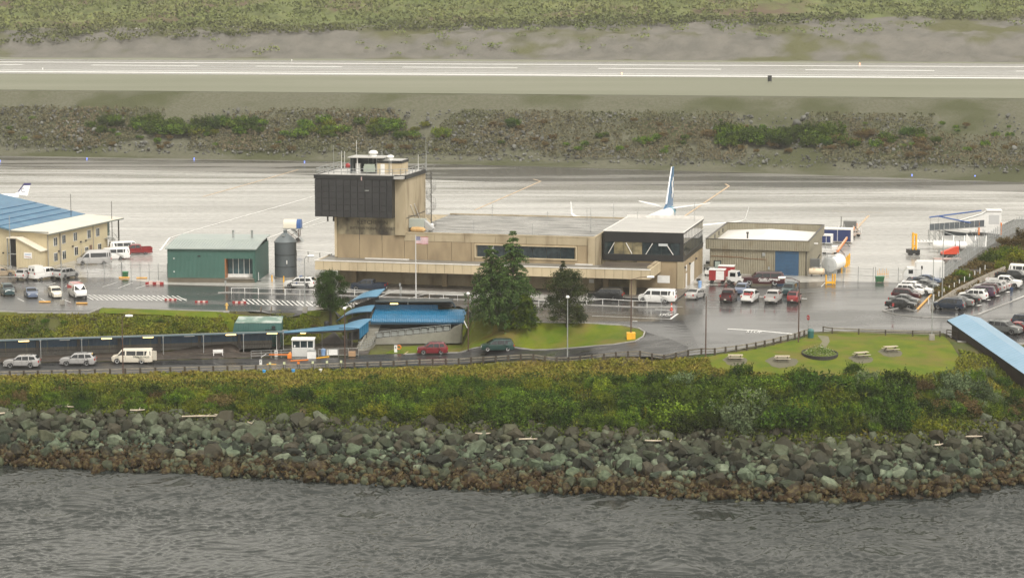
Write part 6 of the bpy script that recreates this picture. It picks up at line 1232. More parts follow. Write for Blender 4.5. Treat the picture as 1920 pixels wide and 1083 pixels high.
# glazed link and rails between silo and terminal
lk = thing('link_railing', 'low steel roofed rail link between the silo and the terminal', 'railing', (0,0,0)); a, b = W(556,480,0), W(622,487,0)
mb = MB(); mb.tube((a.x,a.y,1.1),(b.x,b.y,1.1),.08); mb.tube((a.x,a.y,.8),(b.x,b.y,.8),.05); part('top_rail', mb, M['white'], lk)
for k in range(4): c = a.lerp(b, k/3); part('post', MB().tube((c.x,c.y,0),(c.x,c.y,1.1),.08), M['dsteel'], lk)

# ================================================================== tan building with blue roof (left edge)
Cn = W(91,500,0); K = thing('tan_building', 'tan two storey metal building with a blue and cream roof at the left edge', 'building', (Cn.x, Cn.y, 0), R(-18)); # local x right, y away
m_tan = mat('tan_ribbed_wall', (.50,.43,.27), (.46,.39,.25), .4, rough=.6, ribs=(1,.30,.02)); m_tan2 = mat('tan_ribbed_front', (.52,.44,.28), (.47,.40,.26), .4, rough=.6, ribs=(0,.30,.02)); m_creamroof = mat('cream_metal_roof', (.66,.61,.50), (.60,.55,.45), .3, rough=.4); m_bluer = mat('blue_metal_roof', (.03,.12,.22), (.045,.15,.26), .25, rough=.35, c3=(.06,.18,.28), s3=.4, p3=(.5,.7), ribs=(1,.6,.02))
LL_ = 26.5; EZ = 5.75
part('wall', MB().box(-.2,0,0,0,22,EZ), m_tan, K); part('wall', MB().box(-3.2,24.2,0,-3.0,LL_,EZ).box(-3.2,21.8,0,-.2,22,EZ), m_tan, K, 'set back rear bay wall'); part('front_wall', MB().extr([(-34,0,0),(-.2,0,0),(-.2,0,EZ),(-7,0,EZ+.45),(-34,0,EZ+5.4)],(0,.2,0)), m_tan2, K)
part('rear_wall', MB().extr([(-34,LL_,0),(-3,LL_,0),(-3,LL_,EZ),(-7,LL_,EZ+.45),(-34,LL_,EZ+5.4)],(0,-.2,0)), m_tan2, K)
def slope(x0, x1, z0, z1, y0, y1, t_=.12): return MB().hexa([(x0,y0,z0),(x1,y0,z1),(x1,y1,z1),(x0,y1,z0)],[(x0,y0,z0+t_),(x1,y0,z1+t_),(x1,y1,z1+t_),(x0,y1,z0+t_)])
cr_ = part('cream_roof', slope(-7,.5,EZ+.45,EZ-.02,-.5,LL_+.9), m_creamroof, K, 'cream roof strip along the eaves')
for x in (-4.9,-2.6): part('roof_joint', slope(x,x+.12,EZ+.35-(x+7)*.06+.10,EZ+.34-(x+7)*.06+.10,-.5,LL_+.9,.1), mat('brown_flashing', (.22,.16,.12), rough=.6), cr_)
bl_ = part('blue_roof', slope(-34,-7,EZ+5.4,EZ+.47,-.4,LL_+.3,.16), m_bluer, K, 'blue ribbed roof')
for x in (-9.5,-12,-14.5,-17): z = EZ+.47+(-7-x)*.183; part('snow_guard', MB().box(x,0,z+.16,x+.06,LL_,z+.24), mat('dark_blue_metal', (.02,.07,.15), rough=.5), bl_)
part('gutter', MB().box(-7,-.66,EZ+.25,.5,-.5,EZ+.42).box(.5,-.6,EZ-.14,.62,LL_+.9,EZ+.06), mat('grey_green_gutter', (.12,.14,.13), rough=.5), K); part('eave_gutter', slope(-34,-7,EZ+5.3,EZ+.3,-.6,-.4,.18), mat('grey_green_gutter', (.1,.1,.1)), K)
wins = [(2.0,3.4),(5.0,3.5),(9.2,3.5),(14.3,3.4),(17.6,3.4),(2.0,.7),(5.0,.7),(9.4,.9),(13.3,.9),(18.2,.5)]
for i, (y, z) in enumerate(wins):
    hgt = 1.45 if i != 8 else 1.0; f_ = part('window', MB().box(0,y-.05,z-.05,.05,y+1.25,z+hgt+.05), M['white'], K)
    for s_ in (0,.64): part('pane', MB().box(.05,y+.03+s_,z+.03,.07,y+.55+s_,z+hgt-.03), M['glass'], f_)
[part('downpipe', MB().box(*b_), M['concrete'], K) for b_ in ((0,4.1,0,.15,4.4,EZ-.1),(-.05,-.12,0,.1,.0,EZ-.1),(0,16.4,0,.1,16.55,EZ-.1))]
part('rear_glazing', MB().box(-.7,22,2.9,-.6,24.0,5.4), mat('green_glass', (.05,.09,.075), rough=.1), K); w_ = part('window', MB().box(-3.0,24.6,3.4,-2.94,26.2,5.2), M['white'], K); part('pane', MB().box(-2.94,24.7,3.5,-2.92,25.35,5.1).box(-2.94,25.45,3.5,-2.92,26.1,5.1), M['glass'], w_)
part('eave_post', MB().box(-.1,26.3,0,.1,26.5,EZ-.1), M['dsteel'], K); sd = MB()
for k in range(12): sd.box(-.3+k*.0,22.3+k*.33,2.7-k*.22,.9,22.3+k*.33+.3,2.76-k*.22)
part('rear_stair', sd.tube((.9,22.3,3.8),(.9,26.3,1.1),.04).tube((.9,22.3,2.8),(.9,26.3,.1),.06).box(-.6,20.8,2.65,.9,22.3,2.75).tube((.9,20.8,2.7),(.9,20.8,3.8),.04).tube((.9,20.8,3.8),(.9,22.3,3.8),.04), M['steel'], K, kind='stuff')
for y, z in ((3.5,2.2),(8.5,2.5),(11.5,3.0),(13.4,3.0)): part('wall_light', MB().box(0,y,z,.25,y+.35,z+.25), M['dsteel'], K)
part('conduit', MB().tube((.03,11.6,2.9),(.03,16,3.2),.03).tube((.03,12.0,0),(.03,12.0,1.8),.04), M['steel'], K); part('side_door', MB().box(0,15.0,0,.05,15.9,2.1), mat('brown_door', (.15,.09,.06), rough=.5), K)
# lean-to stair enclosure on the front
lt_ = thing('lean_to', 'tan lean-to with sloping cream roof and white sign fronting the tan building', 'annex', (Cn.x, Cn.y, 0), R(-18))
part('wall', MB().extr([(-5.1,-2.1,0),(-.4,-2.1,0),(-.4,-2.1,3.0),(-4.8,-2.1,5.0),(-5.1,-2.1,5.0)],(0,2.05,0)), m_tan2, lt_); part('roof', MB().hexa([(-.1,-2.4,2.9),(-.1,-.02,2.9),(-4.9,-.02,5.05),(-4.9,-2.4,5.05)],[(-.1,-2.4,3.05),(-.1,-.02,3.05),(-4.9,-.02,5.2),(-4.9,-2.4,5.2)]), m_creamroof, lt_); part('opening_roof', MB().box(-6.9,-2.3,5.0,-4.9,-.02,5.15), m_creamroof, lt_); part('dark_opening', MB().box(-6.8,-1.2,0,-5.1,-1.0,5.0), m_dkedge, lt_)
part('opening_beam', MB().box(-6.8,-2.1,2.2,-5.1,-1.9,2.35).box(-6.9,-2.1,0,-6.78,-1.9,5.0), M['steel'], lt_)
sg = part('sign', MB().box(-3.55,-2.18,1.6,-2.0,-2.11,2.65), M['white'], lt_); ms_ = mat('sign_blue_grey', (.35,.42,.55), rough=.5); part('sign_lines', MB().box(-3.35,-2.2,2.2,-2.2,-2.18,2.4), ms_, sg); part('sign_swoosh', MB().hexa([(-3.4,-2.2,1.9),(-3.4,-2.18,1.9),(-2.1,-2.18,1.75),(-2.1,-2.2,1.75)],[(-3.4,-2.2,2.0),(-3.4,-2.18,2.0),(-2.1,-2.18,1.85),(-2.1,-2.2,1.85)]), mat('sign_red_grey', (.3,.12,.12), rough=.5), sg)
for x in (-8.0,-9.0): part('front_vent', MB().box(x,-2.2+2.1,2.0,x+.3,-.02,2.25), m_dkedge, lt_)
for i, (px, py, h) in enumerate(((135,470,10.5),(211,470,9.2),(20,500,9.0))):
    p = W(px, py, 0); solo('light_pole', MB().tube((0,0,0),(0,0,h),.09,6,.05).box(-.2,-.2,0,.2,.2,.2), M['dsteel'] if i < 2 else M['steel'], ['plain dark pole rising behind the cream roof','thin pole behind the far end of the tan building','thin pale pole in front of the tan building at the left edge'][i], 'pole', p, 0, 'poles around the tan building')
# ================================================================== long blue walkway shelter
m_bw = mat('blue_fascia_panel', (.045,.095,.16), (.04,.08,.14), .5, rough=.5, ribs=(0,.2,.015)); m_gw = mat('grey_wind_panel', (.15,.145,.13), (.12,.11,.10), .4, rough=.6, ribs=(0,.25,.015))
m_br = mat('sky_blue_metal_roof', (.08,.20,.31), (.10,.24,.36), .3, rough=.32, metal=.1); m_brr = mat('bright_blue_ribbed_roof', (.013,.11,.21), (.018,.135,.26), .3, rough=.3, ribs=(0,.28,.02)); m_gr = mat('grey_roof_edge', (.20,.21,.21), rough=.5)
A_, B_ = W(-110,640.5,-1.8), W(532,621,-1.8); ang = math.atan2(B_.y-A_.y, B_.x-A_.x); LS = (B_-A_).length
S_ = thing('walkway_shelter', 'long blue walled covered walkway with a thin grey roof beside the shore road', 'shelter', (A_.x, A_.y, 0), ang); z0 = -4.8
part('roof', MB().hexa([(0,0,-1.92),(LS,0,-1.92),(LS,3.1,-2.3),(0,3.1,-2.3)],[(0,0,-1.8),(LS,0,-1.8),(LS,3.1,-2.18),(0,3.1,-2.18)]), m_gr, S_); part('roof_edge_beam', MB().box(0,-.07,-1.98,LS,0,-1.78), mat('blue_grey_edge', (.10,.15,.17), rough=.4), S_); part('rear_beam', MB().box(0,.5,-2.12,LS,.65,-1.96), M['dsteel'], S_)
k = 0; x = 0
while x < LS-2:
    e = min(x+3.0, LS); part('upper_panel', MB().box(x+.02,2.5,-3.45,e-.02,2.58,-2.3), m_bw, S_); part('lower_panel', MB().box(x+.02,2.56,-4.6,e-.02,2.6,-3.45), m_gw, S_); x = e; k += 1
part('mid_rail', MB().box(0,2.42,-4.0,LS,2.5,-3.9), M['dsteel'], S_); part('shelter_floor', MB().box(0,-.4,z0-.25,LS,2.9,z0+.12), mat('damp_paving', (.09,.07,.055), (.06,.05,.04), .6, rough=.5), S_)
for x in np.arange(2.2, LS, 5.9): part('front_post', MB().box(x,.02,z0,x+.09,.12,-1.95), M['steel'], S_); part('bracket', MB().hexa([(x-.05,-.05,-2.25),(x+.12,-.05,-2.25),(x+.12,.1,-2.25),(x-.05,.1,-2.25)],[(x-.1,-.1,-1.95),(x+.17,-.1,-1.95),(x+.17,.1,-1.95),(x-.1,.1,-1.95)]), M['steel'], S_)
for x in np.arange(1.6, LS, 5.9): part('rear_post', MB().box(x,2.2,z0,x+.42,2.5,-2.35), M['dsteel'], S_)
for px in (-40,43,119,197,275,353,432,511): 
    u = (W(px,639,-1.8)-A_).length if px > -110 else 0; part('strip_light', MB().box(u-.75,.0,-2.14,u+.75,.25,-2.0), M['lamp'] if px not in (119,353) else M['steel'], S_)
bn = thing('bench', 'white slatted bench at the front of the walkway shelter', 'bench', W(409,666,-4.68), ang)
for zz in (.42,): part('seat', MB().box(-.75,-.2,zz,.75,.2,zz+.06), M['white'], bn)
for zz in (.55,.72): part('back_slat', MB().box(-.75,.2,zz,.75,.25,zz+.12), M['white'], bn)
for x in (-.65,.65): part('leg', MB().box(x-.04,-.2,0,x+.04,.24,.42), M['white'], bn)
# right part: stair roofs and ramp hall
Q = thing('stair_hall', 'stepped pale blue curved stair roofs and bright blue ramp hall between road and car park', 'building', (0,0,0))
def sheet(front, back, th=.14):
    mb = MB(); n = len(front)
    for (a0, b0), (a1, b1) in zip(zip(front, back), zip(front[1:], back[1:])):
        mb.hexa([tuple(p-Vector((0,0,th))) for p in (a0, a1, b1, b0)], [tuple(p) for p in (a0, a1, b1, b0)])
    return mb
def smooth_px(pts, n=8):
    xs = np.array([p[0] for p in pts], float); ys = np.array([p[1] for p in pts], float); t = np.linspace(0, 1, len(pts)); tt = np.linspace(0, 1, n*2); c = np.polyfit(t, xs, min(3, len(pts)-1)); d = np.polyfit(t, ys, min(3, len(pts)-1)); return list(zip(np.polyval(c, tt), np.polyval(d, tt)))
for f, b, Y1, Y2 in (([(647,571.5),(660,563.5),(680,557.5),(707,555.5)], [(662,562),(680,549.5),(700,543.5),(722,540.8)], 356, 358.6), ([(631,600.5),(648,590),(665,585),(696,583)], [(645,589.5),(662,579),(685,573),(703,571.4)], 352.4, 355),
                     ([(636,614),(650,613.6),(662,614),(674,614.8)], [(650,606.5),(665,601),(683,597.4),(697,597.2)], 347.6, 350.4)):
    F_ = [WY(a, c_, Y1) for a, c_ in smooth_px(f)]; B2 = [WY(a, c_, Y2) for a, c_ in smooth_px(b)]
    part('curved_roof', sheet(F_, B2), m_br, Q, smooth=False); e = MB(); e.path([tuple(p-Vector((0,.02,.1))) for p in F_], .09, 6); part('roof_rim', e, mat('dark_blue_trim', (.02,.06,.10), rough=.5), Q)
    for i in (5, 14): p = F_[i]; part('post', MB().box(p.x-.06,p.y+.3,gz(p.x,p.y+.3)-.2,p.x+.06,p.y+.42,p.z-.1), M['dsteel'], Q)
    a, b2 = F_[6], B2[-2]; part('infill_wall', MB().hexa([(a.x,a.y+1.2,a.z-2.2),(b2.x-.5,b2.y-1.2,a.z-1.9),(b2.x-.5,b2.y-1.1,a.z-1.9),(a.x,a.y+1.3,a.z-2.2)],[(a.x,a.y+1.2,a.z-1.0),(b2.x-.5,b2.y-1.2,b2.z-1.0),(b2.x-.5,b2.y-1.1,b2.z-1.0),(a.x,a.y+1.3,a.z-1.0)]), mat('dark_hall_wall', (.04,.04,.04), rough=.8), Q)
p0, p1 = WY(527,622.5,346), WY(672,614.8,347.6); p2, p3 = WY(650,606.8,350.2), WY(535,619.5,349)
part('flat_link_roof', MB().hexa([tuple(p-Vector((0,0,.16))) for p in (p0,p1,p2,p3)], [tuple(p) for p in (p0,p1,p2,p3)]), m_br, Q); part('link_soffit_beam', MB().tube(tuple(p0-Vector((0,-.3,.35))), tuple(p1-Vector((0,-.3,.35))), .14, 6), M['dsteel'], Q)
for px in (556,604,660): p = WY(px, 640, 346.6); part('post', MB().box(p.x-.07,p.y,-4.8,p.x+.07,p.y+.12,-2.2), M['dsteel'], Q)
part('strip_light', MB().box(WY(568,625,346).x-.4,346.2,-2.35,WY(568,625,346).x+.4,346.4,-2.25), M['lamp'], Q)
pa, pb = WY(674,616,347.4), WY(691,602,349.6); part('blue_gable_panel', MB().hexa([(pa.x,pa.y,pa.z-1.6),(pb.x,pb.y,pb.z-1.5),(pb.x,pb.y+.1,pb.z-1.5),(pa.x,pa.y+.1,pa.z-1.6)],[(pa.x,pa.y,pa.z),(pb.x,pb.y,pb.z),(pb.x,pb.y+.1,pb.z),(pa.x,pa.y+.1,pa.z)]), m_brr, Q)
# main hall roof: convex
rows = [((695,602.5),(869.5,603.5),351.6),((696.5,597),(870.5,598),351.9),((699,590),(872,591),352.7),((702,583.5),(874.5,584.5),354),((704,578.5),(876.5,579.5),356)]
Lp = [WY(*a, Y) for a, b, Y in rows]; Rp = [WY(*b, Y) for a, b, Y in rows]
rm = MB()
for i in range(4): rm.hexa([tuple(p-Vector((0,0,.12))) for p in (Lp[i],Rp[i],Rp[i+1],Lp[i+1])], [tuple(p) for p in (Lp[i],Rp[i],Rp[i+1],Lp[i+1])])
ho = part('hall_roof', rm, m_brr, Q, 'bright blue curved ribbed roof')
for k in range(46):
    t = k/45; pts = [tuple(Lp[i].lerp(Rp[i], t)+Vector((0,-.01,.015))) for i in range(5)]; part('roof_rib', MB().path(pts, .028, 4), m_brr, ho)
ze = Lp[0].z; xl, xr = Lp[0].x, Rp[0].x
part('eave_beam', MB().box(xl,351.65,ze-.42,xr,351.8,ze-.12), mat('dark_blue_trim', (.02,.06,.10), rough=.5), Q)
cl = [WY(704,581,355.6), WY(821,583,355.6)]; part('clerestory', MB().box(cl[0].x,355.5,cl[0].z-.2,cl[1].x,355.6,WY(704,571,355.6).z), m_bw if 0 else mat('mid_blue_ribbed', (.03,.13,.24), (.035,.15,.28), .3, rough=.4, ribs=(0,.28,.02)), Q)
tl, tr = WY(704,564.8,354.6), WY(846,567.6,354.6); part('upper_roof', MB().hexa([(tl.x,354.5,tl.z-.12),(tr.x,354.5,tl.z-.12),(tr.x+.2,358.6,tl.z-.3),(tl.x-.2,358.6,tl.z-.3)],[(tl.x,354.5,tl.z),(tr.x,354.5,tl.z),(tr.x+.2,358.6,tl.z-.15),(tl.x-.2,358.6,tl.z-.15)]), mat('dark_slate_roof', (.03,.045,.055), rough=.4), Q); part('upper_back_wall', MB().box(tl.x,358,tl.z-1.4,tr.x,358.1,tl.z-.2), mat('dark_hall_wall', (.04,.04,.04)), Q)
part('roof_end_curve', MB().path([(tr.x,354.6,tl.z-.05),(tr.x+.35,354.6,tl.z-.35),(tr.x+.6,354.6,tl.z-.95)], .16, 6), mat('dark_slate_roof', (.03,.045,.055)), Q); lp = WY(739,568.8,354.6); part('strip_light', MB().box(lp.x-.6,354.35,lp.z-.08,lp.x+.6,354.5,lp.z+.06), M['lamp'], Q); part('roof_post', MB().box(WY(764,570,355).x,355.3,tl.z-.6,WY(764,570,355).x+.1,355.4,tl.z-.1), M['white'], Q)
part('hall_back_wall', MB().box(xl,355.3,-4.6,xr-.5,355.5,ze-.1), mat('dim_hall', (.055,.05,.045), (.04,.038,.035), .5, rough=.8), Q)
for k in range(8): x = xl+1.2+k*1.75; part('hall_window_frame', MB().box(x,355.1,-3.0,x+1.5,355.25,-2.9).box(x,355.1,-3.9,x+.08,355.25,-2.9), M['dsteel'], Q)
cw_ = mat('ramp_concrete', (.26,.25,.21), (.19,.18,.15), .6, rough=.7, bump=.2)
def WZr(px, py, Y): return WY(px, py, Y).z
c0, c1 = WY(704,640,350.2).x, WY(862,640,350.2).x
part('ramp_wall', MB().extr([(c0,350.1,-4.6),(c1,350.1,-4.4),(c1+.35,350.1,WZr(866,607,350)),(c1-.9,350.1,WZr(847,613,350)),(c1-1.6,350.1,WZr(840,621,350)),(c0,350.1,WZr(704,635,350))],(0,.35,0)), cw_, Q, 'pale concrete ramp wall'); part('ramp_end_wall', MB().box(c1,350.45,-4.4,c1+.3,355,WZr(868,607,352)), cw_, Q)
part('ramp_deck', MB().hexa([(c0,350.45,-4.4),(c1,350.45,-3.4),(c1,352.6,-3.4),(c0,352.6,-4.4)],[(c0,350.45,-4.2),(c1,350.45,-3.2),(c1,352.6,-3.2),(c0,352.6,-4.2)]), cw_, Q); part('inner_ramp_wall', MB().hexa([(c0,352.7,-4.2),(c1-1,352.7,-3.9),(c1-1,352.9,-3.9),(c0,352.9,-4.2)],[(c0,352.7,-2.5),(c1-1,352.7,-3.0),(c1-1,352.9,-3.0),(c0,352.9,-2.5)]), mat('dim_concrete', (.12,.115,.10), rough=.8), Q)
rl = MB(); n_ = 10; pts = [(c0+(c1-1.4-c0)*i/n_, 350.25, WZr(704+(842-704)*i/n_, 635-(14*i/n_), 350)) for i in range(n_+1)]
for p, q_ in zip(pts, pts[1:]):
    for h in (.35,1.0): rl.tube((p[0],p[1],p[2]+h),(q_[0],q_[1],q_[2]+h),.035,5)
    part('rail_panel', MB().box(p[0]+.15,350.24,min(p[2],q_[2])+.15,q_[0]-.15,350.27,min(p[2],q_[2])+.85), mat('grey_mesh_panel', (.20,.21,.20), rough=.5), Q)
for p in pts: rl.tube(p, (p[0],p[1],p[2]+1.0), .04, 5)
part('ramp_railing', rl, M['steel'], Q)
cu = [WY(704,636,350.2), WY(700,645,348.4), WY(694,655,346), WY(684,661,344.6), WY(672,662,344.4)]
rw = MB(); rr_ = MB()
for p, q_ in zip(cu, cu[1:]):
    rw.hexa([(p.x,p.y,-4.9),(q_.x,q_.y,-4.9),(q_.x,q_.y+.25,-4.9),(p.x,p.y+.25,-4.9)],[(p.x,p.y,-4.35),(q_.x,q_.y,-4.35),(q_.x,q_.y+.25,-4.35),(p.x,p.y+.25,-4.35)])
    for h in (.2,.6,1.0): rr_.tube((p.x,p.y,-4.35+h),(q_.x,q_.y,-4.35+h),.035,5)
    rr_.tube((p.x,p.y,-4.35),(p.x,p.y,-3.35),.04,5); m_ = (p+q_)/2; rr_.tube((m_.x,m_.y,-4.35),(m_.x,m_.y,-3.35),.03,5)
part('curved_ramp_wall', rw, cw_, Q); part('curved_railing', rr_, M['steel'], Q)
stp = MB()
for i in range(22): stp.box(WY(668+i*1.1,640,347).x, 346.4+i*.5, -4.8+i*.2, WY(668+i*1.1,640,347).x+2.2, 346.9+i*.5, -4.62+i*.2)
part('stairs', stp, cw_, Q, kind='stuff'); part('stair_side_wall', MB().hexa([(WY(674,650,346).x,346,-4.8),(WY(690,640,351).x,351,-4.8),(WY(690,640,351).x+.2,351,-4.8),(WY(674,650,346).x+.2,346,-4.8)],[(WY(674,650,346).x,346,-4.0),(WY(690,640,351).x,351,-2.4),(WY(690,640,351).x+.2,351,-2.4),(WY(674,650,346).x+.2,346,-4.0)]), cw_, Q)
# roadside railings
def railing(name, pts, h, m, label, cat, sp=1.8, rails=(.5,1.0), group=None, r=.035):
    t = thing(name, label, cat, (0,0,0), 0, group); P = [Vector(p) for p in pts]
    for p, q_ in zip(P, P[1:]):
        k = max(1, round((q_-p).length/sp))
        for f in rails: part('rail', MB().tube(tuple(p+Vector((0,0,h*f))), tuple(q_+Vector((0,0,h*f))), r, 6), m, t)
        for i in range(k+(1 if q_ is P[-1] else 0)): c = p.lerp(q_, i/k); part('post', MB().tube((c.x,c.y,c.z-.1),(c.x,c.y,c.z+h),r*1.15,6), m, t)
    return t
railing('steel_railing', [W(471,671,-4.7), W(546,668,-4.7)], 1.05, M['steel'], 'galvanised railing in front of the walkway, left of the ticket kiosk', 'railing', 1.6, (.3,.65,1.0))
railing('steel_railing', [W(597,668,-4.7), W(672,666,-4.7)], 1.1, M['steel'], 'galvanised railing with boards right of the ticket kiosk', 'railing', 1.4, (.12,1.0))
a = W(623,667,-4.7); solo('notice_board', MB().box(-.8,-.05,.15,.8,.02,1.0).box(-.7,-.07,.2,.7,-.05,.35), M['white'], 'white board with dark print fixed on the railing right of the kiosk', 'sign', (a.x,a.y-.1,-4.7)); a = W(660,668,-4.7); solo('wooden_crate', MB().box(-.5,-.3,0,.5,.3,.7), mat('tan_crate', (.35,.22,.12), rough=.7), 'tan box behind the railing near the stair foot', 'box', (a.x,a.y+.3,-4.7)); a = W(606,667,-4.7); solo('blue_bin', MB().lathe([(.3,0),(.38,1.0),(.001,1.1)],12), M['lightblue'], 'blue bin behind the railing right of the kiosk', 'bin', (a.x,a.y+.3,-4.7))
for pts, lab in (([G(434,551),G(484,551.5)],'leftmost white hoop railing on the island in front of the green building'),([G(485,552),G(534,553)],'middle white hoop railing on the island below the silo'),([G(535,553.5),G(590,555)],'white hoop railing left of the round pine'),([G(640,553),G(690,557)],'white railing behind the top stair roof'),([G(805,563),G(858,565)],'white railing left end below the entrance'),([G(858,565),G(905,567)],'white railing right of the entrance, left of the spruces'),([G(1010,575),G(1062,577)],'white railing between the spruces and the broad tree'),([G(1100,571),G(1160,574)],'white railing below the black suv'),([G(1160,574),G(1240,578)],'white railing below the white passenger van')):
    railing('kerb_railing', [tuple(p) for p in pts], 1.0, M['white'], lab, 'railing', 2.2, (1.0,), 'white railings along the terminal kerb', .04)
# kiosk
kx = W(568,668,-4.8); t = thing('ticket_kiosk', 'small white ticket kiosk with three windows beside the shore road', 'kiosk', (kx.x, kx.y, -4.8), 0)
part('lower_wall', MB().box(-1.6,0,0,1.6,2.2,1.25), mat('pale_grey_panel', (.55,.55,.53), (.5,.5,.48), 1, rough=.5), t); part('frame', MB().box(-1.6,0,1.25,-1.5,2.2,2.4).box(1.5,0,1.25,1.6,2.2,2.4).box(-.42,0,1.25,-.34,.1,2.4).box(.62,0,1.25,.72,.1,2.4).box(-1.5,0,1.25,1.5,.1,1.32).box(-1.5,0,2.3,1.5,.1,2.4), M['white'], t); part('roof', MB().box(-1.7,-.1,2.4,1.7,2.3,2.56), M['white'], t)
for a, b in ((-1.5,-.42),(-.34,.62),(.72,1.5)): part('pane', MB().box(a+.01,.04,1.32,b-.01,.07,2.3), M['glass'], t)
part('back_glass', MB().box(-1.5,2.1,1.3,1.5,2.15,2.3), M['glass'], t); part('pane_poster', MB().box(-1.3,.02,1.4,-1.1,.04,1.7), M['white'], t)
for k, (px, py, w, d, h, m, nm, lab) in enumerate(((584.5,671,.62,.5,1.05,'white','cabinet','white cabinet in front of the right side of the kiosk'),(518,668,.22,.25,.95,'white','gate_post','slim white gate post left of the kiosk'),(489,684,.18,.2,.75,'white','card_reader','white card reader at the guardrail'),(742,661,.22,.2,1.15,'white','gate_post','white gate post on the grass left of the red suv'))):
    p = W(px, py, -4.8); tt = thing(nm, lab, 'cabinet' if nm == 'cabinet' else 'post', tuple(p)); part('housing', MB().box(-w,-d,0,w,d,h), M[m], tt); part('top_cap', MB().box(-w-.03,-d-.03,h,w+.03,d+.03,h+.05), M['steel'], tt); part('front_plate', MB().box(-w*.5,-d-.02,h*.55,w*.5,-d,h*.85), M['steel'] if k else M['white'], tt)
t = thing('orange_barrier', 'orange gate arm housing with raised white arm left of the kiosk', 'barrier', W(543,671,-4.8)); part('housing', MB().box(-.3,-.25,0,.3,.25,.55).hexa([(-.3,-.25,.55),(.3,-.25,.55),(.3,.25,.55),(-.3,.25,.55)],[(.05,-.1,.9),(.2,-.1,.9),(.2,.1,.9),(.05,.1,.9)]), M['orange'], t); part('rail', MB().box(-3.0,-.05,.45,-.3,.05,.6), M['orange'], t)
p = W(519,668,-4.8); part('gate_arm', MB().tube((p.x,p.y,p.z+.9),(p.x+.02,p.y,p.z+3.2),.04,5,.02), M['white'], thing('lane_barrier', 'raised thin white gate arm left of the kiosk', 'barrier')); p = W(496,678,-4.8); part('reader_arm', MB().tube((p.x-.5,p.y,p.z+.7),(p.x+.25,p.y+.1,p.z+1.15),.04,5), M['white'], thing('reader_bracket', 'short slanting white arm on the card reader', 'bracket'))
t = thing('life_ring', 'orange life ring on a post on the grass left of the red suv', 'life ring', W(748,660,-4.8)); part('ring', MB().path([(.3*math.cos(a_), 0, .75+.3*math.sin(a_)) for a_ in np.linspace(0, 6.29, 15)], .08, 6), M['orange'], t); part('post', MB().tube((0,.1,0),(0,.1,.9),.04), M['steel'], t)
for px0, px1, py0, py1, z, m, lab in ((500,518,684,684,-4.8,'yellow','yellow kerb stop on the road left of the kiosk'),(545,578,677,675,-4.8,'orange','orange kerb stop under the kiosk wall'),(593,617,672,669,-4.8,'yellow','yellow kerb stop right of the white cabinet'),(757,765,665,660,-4.8,'lineo','short orange kerb mark left of the red suv'),
                                ):
    a, b = W(px0,py0,z), W(px1,py1,z); solo('kerb_stop', MB().tube((a.x,a.y,z+.07),(b.x,b.y,z+.07),.085,6), M[m], lab, 'kerb stop')
# green shed and wooden steps on the bank
gs = WY(486,612,349); t = thing('green_shed', 'dark teal green shed with a mossy pale roof behind the walkway', 'shed', (gs.x, 348.2, -4.6)); m_sh = mat('teal_shed', (.045,.12,.105), (.035,.10,.09), .5, rough=.5, ribs=(0,.25,.015))
part('wall', MB().box(-3.6,0,0,3.4,2.8,3.55), m_sh, t); part('roof', MB().hexa([(-3.5,-.05,3.55),(3.45,-.05,3.55),(3.45,2.9,4.05),(-3.3,2.9,4.05)],[(-3.5,-.05,3.62),(3.45,-.05,3.62),(3.45,2.9,4.15),(-3.3,2.9,4.15)]), mat('mossy_green_roof', (.12,.20,.16), (.35,.40,.36), .7, rough=.4, pos=(.45,.6)), t); part('vent', MB().box(2.0,-.15,2.7,2.5,0,3.1).box(1.0,-.1,2.5,2.6,0,2.56), m_dkedge, t); part('end_slope', MB().hexa([(-4.3,0,0),(-3.6,0,0),(-3.6,2.8,0),(-4.3,2.8,0)],[(-3.65,0,3.5),(-3.6,0,3.55),(-3.6,2.8,3.55),(-3.65,2.8,3.5)]), m_sh, t); part('side_shelf', MB().box(3.45,.5,2.2,4.2,1.6,2.3), M['steel'], t)
t = thing('wooden_steps', 'short wooden steps with two pairs of handrails going down behind the green shed', 'steps', G(497,596)); 
for i in range(6): part('tread', MB().box(-.8,1.5-i*.42,.1-i*.28,.8,1.85-i*.42,.2-i*.28), M['wood'], t)
for x in (-.8,.8): part('handrail', MB().tube((x,1.8,1.4),(x,-.6,-.2),.06,5).tube((x,1.8,0),(x,1.8,1.5),.06,5).tube((x,.2,-.8),(x,.2,.4),.06,5).tube((x,2.3,0),(x,2.3,1.4),.06,5).tube((x,1.8,1.4),(x,2.3,1.4),.06,5), M['wood'], t)
p = G(611,612); solo('black_drum', MB().lathe([(.35,0),(.38,.3),(.38,.7),(.3,.8),(.001,.82)],14), M['black'], 'black drum standing behind the blue link roof', 'drum', (WY(612,607,350.5).x,350.8,WY(612,607,350.5).z-.4))

